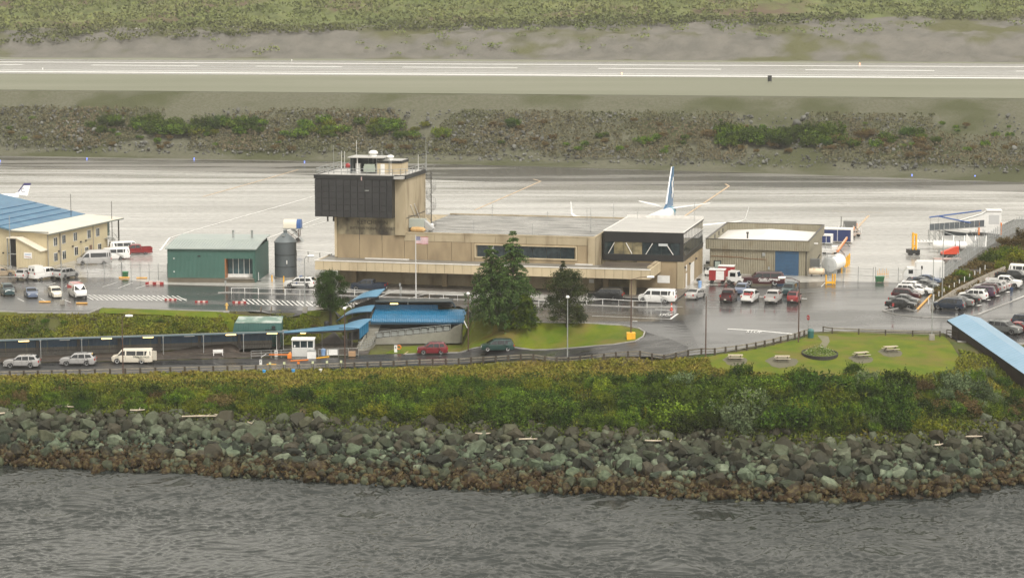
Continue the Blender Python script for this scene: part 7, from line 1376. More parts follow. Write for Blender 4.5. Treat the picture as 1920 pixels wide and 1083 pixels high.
# ================================================================== guardrail, fences, kerbs
def guardrail(name, px_pts, label, h=.85, spm=1.95, w=.26):
    P = [G(a, b) for a, b in px_pts]; t = thing(name, label, 'guardrail'); seg = []; 
    for a, b in zip(P, P[1:]):
        n = max(1, round((b-a).length/spm)); seg += [a.lerp(b, i/n) for i in range(n)]
    seg.append(P[-1]); pts = [Vector((p.x, p.y, gz(p.x, p.y))) for p in seg]
    for p, q_ in zip(pts, pts[1:]):
        d = (q_-p).normalized(); n = Vector((-d.y, d.x, 0))*.07
        for zz, hh in ((h-.17, .17), (h-.5, .1)): part('rail', MB().hexa([tuple(v+Vector((0,0,zz))) for v in (p-n, q_-n, q_+n, p+n)], [tuple(v+Vector((0,0,zz+hh))) for v in (p-n, q_-n, q_+n, p+n)]), m_rail, t)
    for i, p in enumerate(pts): part('post', MB().box(p.x-w/2,p.y-.22,p.z-.4,p.x+w/2,p.y-.08,p.z+h+.04), m_post, t)
    return t, pts
m_rail = mat('weathered_rail', (.24,.215,.17), (.16,.14,.11), 2, rough=.6); m_post = mat('weathered_post', (.035,.026,.016), (.06,.045,.03), 2, rough=.8)
t, gp = guardrail('timber_guardrail', [(-60,710),(150,703.5),(320,699),(480,695),(640,691),(860,682.5),(1000,675),(1200,669),(1290,667),(1340,664),(1400,656),(1450,646),(1490,636),(1516,627)], 'long timber guardrail following the shore road up to the stop sign')
guardrail('timber_guardrail', [(1543,622),(1560,624.5),(1660,628.5),(1762,631)], 'timber guardrail along the top edge of the picnic lawn', .8, 3.4, .16)
for i, px in enumerate((496,527,550,575,600,629)):
    p = min(gp, key=lambda v: abs(960+4400*v.x/v.y/0.9907-px)); t = thing('reflector_marker', ['leftmost','second','third, orange topped','fourth','fifth','rightmost'][i]+' of the pale square markers on guardrail posts opposite the kiosk', 'marker', (p.x, p.y-.25, p.z+.85), 0, 'markers on the guardrail'); part('plate', MB().box(-.16,-.03,.05,.16,.0,.4), M['orange'] if i == 2 else mat('pale_yellow_green', (.55,.58,.35), rough=.5), t); part('stem', MB().box(-.04,-.02,-.6,.04,.02,.05), M['steel'], t)
for px, py, m, lab in ((495,701,'bl','left blue flower bucket at the foot of the guardrail'),(550,700,'bl','right blue flower bucket at the foot of the guardrail'),(601,699,'wh','white bucket at the foot of the guardrail')):
    p = G(px, py); solo('flower_bucket', MB().lathe([(.2,0),(.27,.5),(.001,.5)],12), mat('bright_blue_bucket', (.05,.30,.65), rough=.4) if m == 'bl' else M['white'], lab, 'bucket', (p.x,p.y,p.z+.1))
def chainlink(name, px_pts, h, label, sp=2.6, dens=.72, m=None):
    P = [G(a, b) for a, b in px_pts]; t = thing(name, label, 'fence'); mm = M['steel'] if m is None else m
    for a, b in zip(P, P[1:]):
        n = max(1, round((b-a).length/sp)); 
        for i in range(n+1): c = a.lerp(b, i/n); part('post', MB().tube((c.x,c.y,c.z-.1),(c.x,c.y,c.z+h+.35),.05,5), mm, t)
        for zz in (h*.5, h): part('rail', MB().tube((a.x,a.y,a.z+zz),(b.x,b.y,b.z+zz),.028,5), mm, t)
        d = (b-a).normalized(); mb = MB(); L_ = (b-a).length; st = .30; k = int((L_+h)/st)
        if dens:
            for i in range(k):   # crossing wires
                for sg_ in (1, -1):
                    s0 = i*st-(h if sg_ > 0 else 0); s1 = s0+h*sg_ if sg_ > 0 else s0-h
                    u0, z0_, u1, z1_ = s0, 0, s1, h
                    if min(u0,u1) > L_ or max(u0,u1) < 0: continue
                    def clip(u, z, u2, z2):
                        if u < 0: z = z+(z2-z)*(0-u)/(u2-u); u = 0
                        if u > L_: z = z+(z2-z)*(L_-u)/(u2-u); u = L_
                        return u, z
                    c0_ = clip(u0,z0_,u1,z1_); c1_ = clip(u1,z1_,u0,z0_); A0 = a+d*c0_[0]+Vector((0,0,c0_[1])); A1 = a+d*c1_[0]+Vector((0,0,c1_[1])); mb.tube(tuple(A0), tuple(A1), .0055*dens/.72, 3)
            part('wire_mesh', mb, mm, t, kind='stuff')
    return t
chainlink('chain_fence', [(164,518),(228,521)], 2.3, 'chain link gate panel beside the silver high roof van')
chainlink('chain_fence', [(229,521),(314,523)], 2.3, 'chain link fence between the white vans and the green building', 1.5)
chainlink('chain_fence', [(1553,526),(1637,530)], 2.3, 'chain link fence right of the yellow protection frame', 2.2)
chainlink('chain_fence', [(1641,530),(1727,532)], 2.3, 'chain link gate between the green skip and the white box truck', 3.0)
chainlink('chain_fence', [(1762,532),(1790,507),(1832,476),(1870,452),(1925,425)], 2.5, 'tall chain link fence climbing right along the shrub slope', 2.4, .9)
for px, py, c, lab in ((235,520,'g','green wheeled bin at the left chain link gate'),(1649,529,'g','green skip at the foot of the right chain link gate')):
    t = thing('green_bin', lab, 'bin', G(px, py), 0); gm = mat('bin_green', (.02,.16,.05), (.02,.12,.04), 1, rough=.45); sw = .5 if px < 300 else .75
    part('tub', MB().hexa([(-sw*.85,-.35,.1),(sw*.85,-.35,.1),(sw*.85,.35,.1),(-sw*.85,.35,.1)],[(-sw,-.45,.95),(sw,-.45,.95),(sw,.45,.95),(-sw,.45,.95)]), gm, t); part('lid', MB().box(-sw-.03,-.48,.95,sw+.03,.48,1.03), mat('bin_green_lid', (.04,.28,.12), rough=.4), t)
    for x in (-sw*.7,sw*.7): part('wheel', MB().lathe([(.001,-.05),(.12,-.05),(.12,.05),(.001,.05)],10,'y',(x,-.2,.12)), M['rubber'], t)
t = thing('pallet_frame', 'orange and pale slatted steel frame behind the green skip', 'frame', W(1655,522,0)); 
for k in range(7): part('bar', MB().tube((-.9+k*.3,0,.1),(-.9+k*.3,0,1.7 if k%2 else 1.3),.05,5), mat('faded_orange', (.65,.40,.18), rough=.6), t)
part('top_bar', MB().box(-.95,-.04,.7,.95,.04,.8), mat('faded_orange', (.65,.40,.18)), t)
# kerbs and median islands
def kerb(pts, m='curb', w=.18, h=.13, name='kerb', kind='structure', close=False):
    P = [G(a, b) for a, b in pts]; mb = MB(); 
    if close: P.append(P[0])
    Q_ = []
    for a, b in zip(P, P[1:]):
        n = max(1, round((b-a).length/2.5)); Q_ += [a.lerp(b, i/n) for i in range(n)]
    Q_.append(P[-1]); Q_ = [Vector((p.x, p.y, gz(p.x, p.y))) for p in Q_]
    for p, q_ in zip(Q_, Q_[1:]):
        d = (q_-p).normalized(); n = Vector((-d.y, d.x, 0))*w/2; mb.hexa([tuple(v-Vector((0,0,.15))) for v in (p-n, q_-n, q_+n, p+n)], [tuple(v+Vector((0,0,h))) for v in (p-n, q_-n, q_+n, p+n)])
    return struct(name, mb.mesh(name, M[m] if m in M else m), kind)
kerb([(886,602),(1000,604.5),(1100,605.5),(1165,609.5),(1198,616),(1209,623),(1206,631),(1192,639.5),(1150,646),(1100,650),(1000,656),(860,661),(760,664)])
kerb([(-60,584),(0,583.5),(100,586.5),(168,586),(182,581),(192,576.5),(400,583.5),(430,585)])
kerb([(1655,583),(1680,590),(1730,595),(1790,595),(1835,590),(1860,580),(1930,553)]); kerb([(1655,583),(1690,577),(1715,583),(1722,580)])
kerb([(1795,640),(1960,641)])
isl = [G(*p) for p in ((1658,583),(1682,589),(1730,593.5),(1788,593.5),(1800,588),(1755,583),(1722,582),(1700,580))]
kerb([(409,549),(430,548.5),(590,553),(700,556),(860,562),(1100,572),(1235,577),(1262,577)], w=.5, h=.12)
# orange kerb line and concrete barrier on the planted median
a, b = G(1720,581), G(1764,536)
for i in range(12):
    p = a.lerp(b, (i+.02)/12); q_ = a.lerp(b, (i+.92)/12); 
    if i in (7,8,9): continue
    solo('kerb_stop', MB().tube((p.x,p.y,.14),(q_.x,q_.y,.14),.17,6), mat('yellow_orange_kerb', (.75,.40,.08), (.6,.33,.09), 1, rough=.5), 'yellow orange kerb stop in front of the near parking row', 'kerb stop', group='orange kerb stops of the near parking row')
bp = [G(*p) for p in ((1748,579),(1790,552),(1830,532),(1884,508))]; t = thing('concrete_barrier', 'long low concrete barrier on the planted strip between the parking rows', 'barrier')
for p, q_ in zip(bp, bp[1:]):
    k = max(1, round((q_-p).length/3.2))
    for i in range(k):
        x, y = p.lerp(q_, i/k), p.lerp(q_, (i+.97)/k); d = (y-x).normalized(); n = Vector((-d.y, d.x, 0)); part('barrier_block', MB().hexa([tuple(v) for v in (x-n*.28, y-n*.28, y+n*.28, x+n*.28)], [tuple(v+Vector((0,0,.85))) for v in (x-n*.1, y-n*.1, y+n*.1, x+n*.1)]), mat('old_concrete', (.30,.27,.22), (.20,.17,.13), .8, rough=.8), t)
for i in range(12):
    p = bp[0].lerp(bp[1], 0) if 0 else G(1758+i*9.5, 572-i*5.6); p = p+Vector((-1.2, 1.2, 0)); solo('marker_post', MB().tube((0,0,0),(0,0,1.1),.07,6), M['white'], 'short white marker post along the concrete barrier', 'post', (p.x,p.y,gz(p.x,p.y)), 0, 'white marker posts by the concrete barrier')
# right rail by ramp roof + kerb rail
railing('timber_rail', [tuple(G(1775,632)), tuple(G(1795,636))], 1.1, m_post, 'short dark timber rail at the upper end of the ramp building', 'railing', 1.2, (.3,.65,1.0), r=.06)
# parking stops and markings
for i, (px0, px1, py) in enumerate(((73,95,567),(143,164,569.5),(223,243,521.5),(256,276,522))):
    a, b = G(px0,py), G(px1,py); solo('parking_stop', MB().tube((a.x,a.y,a.z+.12),(b.x,b.y,b.z+.12),.12,6), mat('yellow_orange_kerb', (.75,.40,.08)), ['left yellow stop on the bank edge','right yellow stop on the bank edge below the red and white van','left yellow stop below the chain link fence','right yellow stop below the chain link fence'][i], 'parking stop', group='yellow parking stops')
mrw = mat('red_white_block', (.45,.08,.05), (.6,.5,.45), 2.2, rough=.6, pos=(.5,.58), stretch=(1,.2,.2))
for i, (px0, px1, py) in enumerate(((309,331,563),(366,390,567),(436,462,568),(273,307,533))):
    a, b = G(px0,py), G(px1,py); d = b-a; tt = thing('striped_block', ['first','second','third','fourth, near the green building,'][i]+' red and white striped barrier block, counted along the hatched lane', 'barrier block', tuple(a), math.atan2(d.y,d.x), 'red and white striped blocks'); n = 5
    for k in range(n): part('stripe_piece', MB().box(d.length*k/n,-.22,0,d.length*(k+.96)/n,.22,.28 if i < 3 else .4+.15*(k%2)), M['red'] if k%2 == 0 else mat('faded_white_red', (.62,.45,.40), rough=.5), tt)
for i in range(20): strip('hatch_line', gl([(163+9.2*i-6, 552.5+.35*i*.3), (175+9.2*i, 562+.3*i*.3)]), .22, M['line'])
for i in range(26): strip('hatch_line', gl([(455+9.2*i, 561+.32*i), (467+9.2*i, 570+.32*i)]), .22, M['line'])
for a, b in (((163,552),(350,560)),((179,563),(350,561)),((455,560),(690,569)),((478,571),(690,580)),((33,559),(45,565)),((75,559),(90,567)),((118,561),(133,567)),((88,535),(104,530)),((122,537),(152,525)),((192,538),(220,529)),((222,540),(248,530)),((254,541),(283,532))): strip('parking_line', gl([a, b]), .14, M['line'])
strip('stop_line', gl([(1364,616.5),(1420,619.5),(1487,626)]), .5, M['line']); strip('road_edge_line', gl([(1110,592),(1180,594.5),(1257,598)]), .2, M['line']); strip('road_edge_line', gl([(1257,598),(1271,588)]), .3, M['line'])
for a, b, w in (((1228,580),(1256,581.5),.25),((1238,574),(1280,575),.15),((1262,583),(1240,592),.1),((1186,601.5),(1195,602),.35),((1310,543),(1352,520),.12),((1412,556),(1433,556),.5),((1503,559.5),(1513,560),.5),((1540,537),(1550,527),.12),((1000,573),(1090,577),.12),((700,560),(742,545),.15),((742,545),(860,552),.15),((762,561),(800,550),.15),((836,553),(855,553.5),.35),((824,558),(842,558.5),.35),((815,563),(832,563.5),.35),((860,582),(1010,590),.12),((1090,608),(880,600),.01),((1320,575),(1500,583),.06)):
    strip('parking_line', gl([a, b]), w, M['line'])
for i in range(7): strip('hatch_line', gl([(783+i*5, 562-i*1.6), (797+i*4, 557-i*1.2)]), .12, M['lineo'])
strip('lane_line', gl([(1835,588),(1890,567),(1960,538)]), .15, M['line'])
for px, py in ((1832,573),(1849,563),(1867,555),(1887,548)): strip('lane_arrow', gl([(px,py),(px+7,py-1.5)]), .5, M['line'])
for px, py, s_ in ((1413,624,.95),(1246,592,.8)):
    p = G(px, py); me = text_mesh('STOP', s_, M['line'], .001); o = link('road_lettering', me, None, (p.x, p.y, p.z+.035), R(-12)); o.scale = (1.0, 3.6, 1); o['kind'] = 'structure'

# ================================================================== lamps, signs, flag
def lamp(px, py, h, label, arm=(0,0), head='globe', polem=None, base=None, r=.10, z=None):
    p = G(px, py); t = thing('lamp_post', label, 'lamp post', tuple(p)); pm = polem or M['rustpole']
    part('pole', MB().tube((0,0,-.2),(0,0,h),r,8,r*.62), pm, t)
    if head == 'globe': part('lamp_head', MB().lathe([(.06,h),(.2,h+.05),(.28,h+.2),(.2,h+.38),(.001,h+.45)],12), M['lampglobe'], t, smooth=True)
    elif head == 'arm':
        ax, az = arm; part('arm', MB().path([(0,0,h-.1),(ax*.5,0,h+az*.8),(ax,0,h+az)], .05, 6), pm, t); hd = MB(); s_ = 1 if ax > 0 else -1; hd.lathe([(.001,-.55),(.14,-.5),(.2,0),(.14,.5),(.001,.55)],12,'x',(ax+s_*.45,0,h+az)); part('lamp_head', hd, M['lampglobe'], t, smooth=True)
    if base: part('base', MB().box(-base[0],-base[0],-.1,base[0],base[0],base[1]), base[2], t)
    return t
lamp(231,702,7.9,'thin brown lamp post with a white curved head at the left guardrail',(.55,.45),'arm')
lamp(647,693,8.6,'brown lamp post with a round white lamp between kiosk and red suv')
lamp(572,587,8.2,'tall grey lamp post with a short curved arm on the bank by the round pine',(.5,.35),'arm',M['steel'],(.35,.75,M['concrete']))
lamp(117,570,6.7,'grey lamp post standing in front of the white van with red stripes',(0,0),'none',M['steel'],(.3,.7,M['concrete']))
lamp(878,656,8.2,'brown lamp post with a round white lamp right of the bright blue hall roof')
lamp(1064,672,8.6,'grey lamp post with a white lamp in front of the broad tree',(0,0),'globe',M['steel'])
lamp(1183,634,8.6,'brown lamp post with long right arm and yellow base on the island',(2.3,.3),'arm',None,(.62,.85,M['yellow']))
lamp(1323,671,8.5,'bare dark brown pole without a lamp at the guardrail',(0,0),'none')
lamp(1497,641,8.6,'brown lamp post with an arm and white head pointing left beside the stop sign',(-2.0,.45),'arm')
lamp(1747,637,11.5,'tall grey pole with a concrete foot at the right end of the picnic lawn',(0,0),'none',M['steel'],(.35,.8,M['concrete']),.08)
lamp(1766,566,12.0,'tall grey pole on the planted strip above the near parking row',(0,0),'none',M['steel'],None,.09)
fp = G(780,575); t = thing('flagpole', 'tall white flagpole in front of the terminal entrance', 'flagpole', tuple(fp)); part('pole', MB().tube((0,0,-.2),(0,0,11.0),.13,10,.06), mat('silver_white_pole', (.55,.54,.52), rough=.4), t); part('finial', MB().lathe([(.001,10.95),(.1,11.05),(.001,11.2)],10), M['steel'], t)
fl = bpy.data.meshes.new('flag_cloth'); nx_, nz_ = 26, 13; V_ = []; Fm = []; Ff = []
for j in range(nz_+1):
    for i in range(nx_+1): u = i/nx_; V_.append((u*1.95, .12*math.sin(u*9)*u, 10.85-1.12*j/nz_-.10*u*u+.03*math.sin(u*8)))
for j in range(nz_):
    for i in range(nx_): a = j*(nx_+1)+i; Ff.append((a,a+1,a+nx_+2,a+nx_+1)); Fm.append(2 if (i < 10 and j < 7 and not (i%2 == 1 and j%2 == 1)) else (1 if (i < 10 and j < 7) else (0 if j%2 == 0 else 1)))
fl.from_pydata(V_, [], Ff); [fl.materials.append(m_) for m_ in (mat('flag_red', (.35,.03,.05), rough=.8), mat('flag_white', (.7,.68,.68), rough=.8), mat('flag_blue', (.03,.035,.13), rough=.8))]; fl.polygons.foreach_set('material_index', Fm); tag(link('flag', fl, None, tuple(fp)), 'american flag with stars and stripes flying from the white flagpole', 'flag')
t = thing('stop_sign', 'red octagonal stop sign seen at an angle beside the green litter bin', 'sign', tuple(G(1515,625)), R(-62)); part('post', MB().tube((0,.04,0),(0,.04,2.4),.05), M['steel'], t); oc = [(.40*math.cos(R(22.5+45*i)), 0, 2.3+.40*math.sin(R(22.5+45*i))) for i in range(8)]; part('plate', MB().extr(oc, (0,-.02,0)), M['red'], t); oc2 = [(.36*math.cos(R(22.5+45*i)), -.022, 2.3+.36*math.sin(R(22.5+45*i))) for i in range(8)]; part('plate_face', MB().extr(oc2, (0,-.004,0)), mat('sign_red', (.45,.05,.06), rough=.4), t); letter(t, 'STOP', .26, M['white'], (0,-.03,2.21), 90, 0)
t = thing('litter_bin', 'dark green round litter bin at the end of the guardrail', 'bin', tuple(G(1520,633))); part('drum', MB().lathe([(.42,0),(.45,.95)],16), mat('bin_teal', (.02,.10,.09), rough=.5), t, smooth=True); part('lid', MB().lathe([(.47,.95),(.42,1.15),(.2,1.3),(.001,1.33)],16), mat('bin_teal_lid', (.05,.14,.14), rough=.45), t, smooth=True)
for px, py, lab in ((1674,592,'small sign post on the island corner below the black sedan'),(1240,583,'thin sign post on the kerb below the white passenger van'),(423,548,'thin sign post below the green building'),(752,560,'small white bollard post behind the blue hall roof'),(1793,612,'thin dark sign pole by the blue ramp roof'),(750,553,'grey sign post behind the dark blue pickup')):
    p = G(px, py); t = thing('sign_post', lab, 'sign', tuple(p), 0, 'small sign posts'); part('post', MB().tube((0,0,0),(0,0,1.9),.045), M['steel'], t); part('plate', MB().box(-.16,-.04,1.45,.16,-.02,1.95), M['red'] if px == 1674 else M['steel'], t)
t = thing('traffic_cone_post', 'red and white channel post on the kerb end below the white passenger van', 'traffic post', tuple(G(1259,581))); part('cone', MB().lathe([(.3,0),(.3,.06),(.16,.08),(.07,1.1),(.001,1.12)],12), mat('cone_red', (.55,.08,.05), rough=.5), t); part('band', MB().lathe([(.125,.5),(.105,.72)],12), M['white'], t)
p = G(1270,545); 
# wall in the fire hydrant spots
for px, py, lab in ((425,578,'yellow hydrant on the grass below the hatched lane'),): 
    t = thing('fire_hydrant', lab, 'hydrant', tuple(G(px,py))); part('barrel', MB().lathe([(.17,0),(.15,.08),(.15,.6),(.19,.64),(.17,.78),(.001,.88)],12), mat('hydrant_yellow', (.65,.42,.12), rough=.5), t); part('outlet', MB().lathe([(.001,-.28),(.07,-.28),(.07,.28),(.001,.28)],8,'x',(0,0,.5)), mat('hydrant_yellow', (.65,.42,.12)), t)

# ================================================================== picnic lawn
def picnic(px, py, rz, label):
    t = thing('picnic_table', label, 'picnic table', tuple(G(px,py)), R(rz), 'picnic tables on the lawn'); m = M['palewood']
    for k in range(4): part('table_plank', MB().box(-1.0,-.38+k*.19,.72,1.0,-.21+k*.19,.77), m, t)
    for s_ in (1,-1):
        for k in range(2): part('bench_plank', MB().box(-1.0,s_*.72+(k-1)*.15,.43,1.0,s_*.72+(k-1)*.15+.135,.47), m, t)
        part('leg', MB().tube((s_*.7,-.68,0),(s_*.7,.1,.72),.05,4).tube((s_*.7,.68,0),(s_*.7,-.1,.72),.05,4), M['wood'], t); part('crossbar', MB().box(s_*.7-.04,-.8,.37,s_*.7+.04,.8,.43), M['wood'], t)
    return t
picnic(1379,675,0,'picnic table nearest the guardrail, partly behind shrub tops'); picnic(1467,677,0,'picnic table standing on a worn patch left of the flower bed')
picnic(1615,670,22,'picnic table right of the flower bed, turned slightly'); picnic(1670,659,18,'picnic table farthest right on the lawn')
for px, py, s_ in ((1467,678,1.6),(1615,673,1.2),(1670,661,1.2),(1379,676,1.2)):
    p = G(px, py); q = [(p.x+1.35*s_*math.cos(a)*(1+.12*math.sin(5*a)), p.y+2.0*s_*math.sin(a)*(1+.1*math.cos(3*a))) for a in np.linspace(0, 6.28, 14)[:-1]]; drape('worn_patch', q, mat('worn_ground', (.12,.11,.07), (.09,.085,.05), 2, rough=.8, world_co=True), 1.5, .015)
p = G(1537,664); t = thing('flower_bed', 'oval raised flower bed with black edging and pale flowers on the lawn', 'flower bed', (p.x,p.y,p.z)); ed = MB(); E2 = [(2.45*math.cos(a), 3.6*math.sin(a)) for a in np.linspace(0, 2*math.pi, 33)]
for a, b in zip(E2, E2[1:]): ed.hexa([(a[0],a[1],-.3),(b[0],b[1],-.3),(b[0]*.96,b[1]*.97,-.3),(a[0]*.96,a[1]*.97,-.3)],[(a[0],a[1],.28),(b[0],b[1],.28),(b[0]*.96,b[1]*.97,.28),(a[0]*.96,a[1]*.97,.28)])
part('edging', ed, mat('black_edging', (.025,.022,.02), rough=.7), t); part('soil', MB().extr([(x*.96,y*.96,.1) for x, y in E2[:-1]], (0,0,.05)), mat('bed_grass', (.06,.10,.015), (.09,.11,.02), 2, rough=.9), t)
r_ = np.random.default_rng(5); a_ = r_.random(1500)*6.28; q_ = np.sqrt(r_.random(1500)); C = np.stack([q_*2.0*np.cos(a_), q_*2.6*np.sin(a_), .15+(1-q_**2)*r_.random(1500)*1.15], 1); Vv, Ff = leaf_quads(C, .2, .1, 3); o = link('bed_plants', npmesh('bed_plants', Vv, Ff, leafmat('bed_leaves', (.10,.16,.03), (.20,.24,.06), .4, 0)), t); o['kind'] = 'stuff'
C = C[::7]+np.array([0,0,.2]); Vv, Ff = leaf_quads(C, .11, .1, 4); o = link('flowers', npmesh('flowers', Vv, Ff, mat('pale_flowers', (.6,.6,.42), rough=.7)), t); o['kind'] = 'stuff'
drape('lawn_path', pp([(1532,628),(1553,630),(1556,640),(1548,652),(1538,658),(1534,650),(1542,640)]), mat('worn_gravel_path', (.17,.15,.11), (.13,.13,.06), 1.2, rough=.8, world_co=True), 1.5, .02)
# ================================================================== ferry ramp building on the right
a0 = W(1784,631,0); dr_ = Vector((9.0,-21.5,0)); L_ = dr_.length; ux = dr_.normalized(); t = thing('ramp_building', 'brown walled ramp building with a long pale blue gable roof descending to the right', 'building', (a0.x, a0.y, 0), math.atan2(ux.y, ux.x)); sl = -5.9/L_
EL = 30.0; m_brw = mat('dark_brown_siding', (.030,.020,.016), (.04,.027,.02), .6, rough=.6); m_pbr = mat('pale_blue_roof', (.17,.28,.37), (.20,.31,.41), .3, rough=.35, ribs=(0,.6,.01))
def rz_(x): return sl*x
nb = 70
for i in range(nb):
    x0, x1 = EL*i/nb, EL*(i+1)/nb; part('siding_board', MB().hexa([(x0+.01,0,rz_(x0)-1.2),(x1-.01,0,rz_(x1)-1.2),(x1-.01,.06,rz_(x1)-1.2),(x0+.01,.06,rz_(x0)-1.2)],[(x0+.01,0,rz_(x0)+2.25),(x1-.01,0,rz_(x1)+2.25),(x1-.01,.06,rz_(x1)+2.25),(x0+.01,.06,rz_(x0)+2.25)]), m_brw, t)
part('inner_wall', MB().hexa([(0,.07,-1.4),(EL,.07,rz_(EL)-1.4),(EL,4.6,rz_(EL)-1.4),(0,4.6,-1.4)],[(0,.07,2.2),(EL,.07,rz_(EL)+2.2),(EL,4.6,rz_(EL)+2.2),(0,4.6,2.2)]), m_brw, t)
for y0, z0_, y1, z1_ in ((-.45,2.2,2.35,2.95),(2.35,2.95,5.15,2.2)): part('roof', MB().hexa([(-.5,y0,z0_),(EL,y0,rz_(EL)+z0_),(EL,y1,rz_(EL)+z1_),(-.5,y1,z1_)],[(-.5,y0,z0_+.12),(EL,y0,rz_(EL)+z0_+.12),(EL,y1,rz_(EL)+z1_+.12),(-.5,y1,z1_+.12)]), m_pbr, t)
part('fascia', MB().hexa([(-.5,-.5,2.05),(EL,-.5,rz_(EL)+2.05),(EL,-.45,rz_(EL)+2.05),(-.5,-.45,2.05)],[(-.5,-.5,2.32),(EL,-.5,rz_(EL)+2.32),(EL,-.45,rz_(EL)+2.32),(-.5,-.45,2.32)]), m_dkedge, t)
# ================================================================== airport equipment near the right fence
bp_ = W(1800,458,0); t = thing('boarding_ramp', 'grey mesh sided switchback boarding ramp with blue rails near the right fence', 'boarding ramp', (bp_.x, bp_.y, 0), R(4)); mgm = mat('grey_mesh_side', (.10,.115,.125), (.07,.08,.09), 1.5, rough=.6)
part('upper_deck', MB().hexa([(-6.2,-1.2,2.7),(4.6,-1.2,3.4),(4.6,.2,3.4),(-6.2,.2,2.7)],[(-6.2,-1.2,2.85),(4.6,-1.2,3.55),(4.6,.2,3.55),(-6.2,.2,2.85)]), M['alu'], t)
for i in range(11):
    x0 = -6.2+i*.95; x1 = x0+.9; z0_, z1_ = 2.85+(x0+6.2)*.065, 2.85+(x1+6.2)*.065; part('mesh_panel', MB().hexa([(x0,-1.22,z0_),(x1,-1.22,z1_),(x1,-1.18,z1_),(x0,-1.18,z0_)],[(x0,-1.22,z0_+1.2),(x1,-1.22,z1_+1.2),(x1,-1.18,z1_+1.2),(x0,-1.18,z0_+1.2)]), mgm, t)
part('lower_ramp', MB().hexa([(-4.6,.4,2.6),(2.0,.4,.6),(2.0,1.8,.6),(-4.6,1.8,2.6)],[(-4.6,.4,2.75),(2.0,.4,.75),(2.0,1.8,.75),(-4.6,1.8,2.75)]), M['alu'], t); part('lower_side', MB().hexa([(-3.0,.35,1.0),(3.4,.35,.1),(3.4,.4,.1),(-3.0,.4,1.0)],[(-3.0,.35,2.6),(3.4,.35,1.9),(3.4,.4,1.9),(-3.0,.4,2.6)]), mgm, t)
for x in (-6.1,-5.0,-4.0,-3.4,3.0,4.4): part('leg', MB().tube((x,-1.1,0 if x < -4.5 or x > 0 else .1),(x,-1.1,2.8),.07,6).tube((x,.1,.1),(x,.1,2.8),.06,6), M['steel'], t)
for a_, b_ in (((-6.2,-1.1,2.6),(-4.9,-1.1,1.0)),((-4.9,-1.1,2.6),(-3.4,-1.1,.2)),((-3.4,-1.1,2.5),(1.5,-1.1,.8)),((1.5,-1.1,2.9),(3.0,-1.1,.4))): part('brace', MB().tube(a_, b_, .05, 5), M['steel'], t)
for a_, b_ in (((-6.3,-1.2,5.3),(3.6,-1.2,6.5)),((-4.6,-1.2,5.5),(1.6,-1.2,4.2))): part('blue_rail', MB().tube(a_, b_, .13, 6), mat('rail_blue', (.04,.09,.26), rough=.5), t)
for x in (-6.1,-4.6,-1.0): part('canopy_post', MB().tube((x,-1.2,4.0),(x,-1.2,5.4+x*.02),.04,5), M['steel'], t)
part('stabiliser', MB().extr([(.6,-1.3,.1),(2.4,-1.3,.1),(.9,-1.3,2.2)], (0,.1,0)), M['white'], t)
t = thing('enclosed_stairs', 'tall white enclosed boarding stairs with orange corner posts behind the mesh ramp', 'boarding stairs', tuple(W(1847,446,0)), R(-6)); 
part('body', MB().extr([(-5.2,0,1.6),(3.0,0,.7),(3.0,0,5.2),(.4,0,5.3),(-.6,0,4.5),(-5.2,0,3.1)],(0,2.6,0)), M['white'], t); part('top_roof', MB().box(.2,-.15,5.2,3.15,2.75,5.4), M['white'], t); part('inner_panel', MB().box(.6,-.03,2.7,2.6,0,4.5), mat('pale_panel_grey', (.5,.5,.49), rough=.5), t); part('handrail', MB().tube((-5.2,-.08,3.2),(-.6,-.08,4.6),.06).tube((-.6,-.08,4.6),(.4,-.08,5.3),.06), M['steel'], t)
for x in (-1.2,3.0): part('corner_post', MB().box(x-.12,-.15,.6,x+.12,.05,3.0), M['orange'], t)
part('undercarriage', MB().box(-3,.2,.4,2.6,2.4,.8), M['dsteel'], t); part('wall_print', MB().box(-4.2,-.03,2.3,-3.6,0,2.7).box(-3.4,-.03,2.35,-2.9,0,2.65).box(-2.6,-.03,2.5,-2.3,0,2.8), M['dsteel'], t); wheelset(t, (-2.4,2.0), 1.2, .45)
t = thing('roller_rack', 'wide white slatted roller rack tilted toward the camera below the boarding ramp', 'rack', tuple(W(1800,470,0)), R(-4)); L1, L2 = -3.4, 4.6
for k in range(9): y = k*.5; z = .8+k*.17; part('slat', MB().box(L1+k*.08,y,z,L2+k*.08,y+.16,z+.1), M['white'], t)
for x in np.linspace(L1, L2, 5): part('cross_rail', MB().hexa([(x,-.1,.75),(x+.14,-.1,.75),(x+.8,4.4,2.2),(x+.66,4.4,2.2)],[(x,-.1,.9),(x+.14,-.1,.9),(x+.8,4.4,2.35),(x+.66,4.4,2.35)]), M['white'], t); part('leg', MB().tube((x,0,0),(x,0,.8),.06,5), M['steel'], t)
t = thing('white_loader', 'low white frame loader left of the roller rack', 'loader', tuple(W(1742,469,0)), R(-4)); part('deck', MB().box(-2.4,0,1.5,2.4,2.2,1.65), M['white'], t)
for k in range(8): part('slat', MB().box(-2.3+k*.6,.05,1.68,-2.2+k*.6,2.1,1.76), M['steel'], t)
for x in (-2.2,2.2): part('leg', MB().box(x-.08,0,0,x+.08,.15,1.5), M['white'], t)
t = thing('white_cylinder_tank', 'white horizontal cylinder with dark bands behind the red machine', 'tank', tuple(W(1780,474,0)), R(-6)); part('tank_shell', MB().lathe([(.001,-3.2),(.6,-3.0),(.8,-2.6),(.8,2.6),(.6,3.0),(.001,3.2)],20,'x',(0,0,1.4)), M['white'], t, smooth=True)
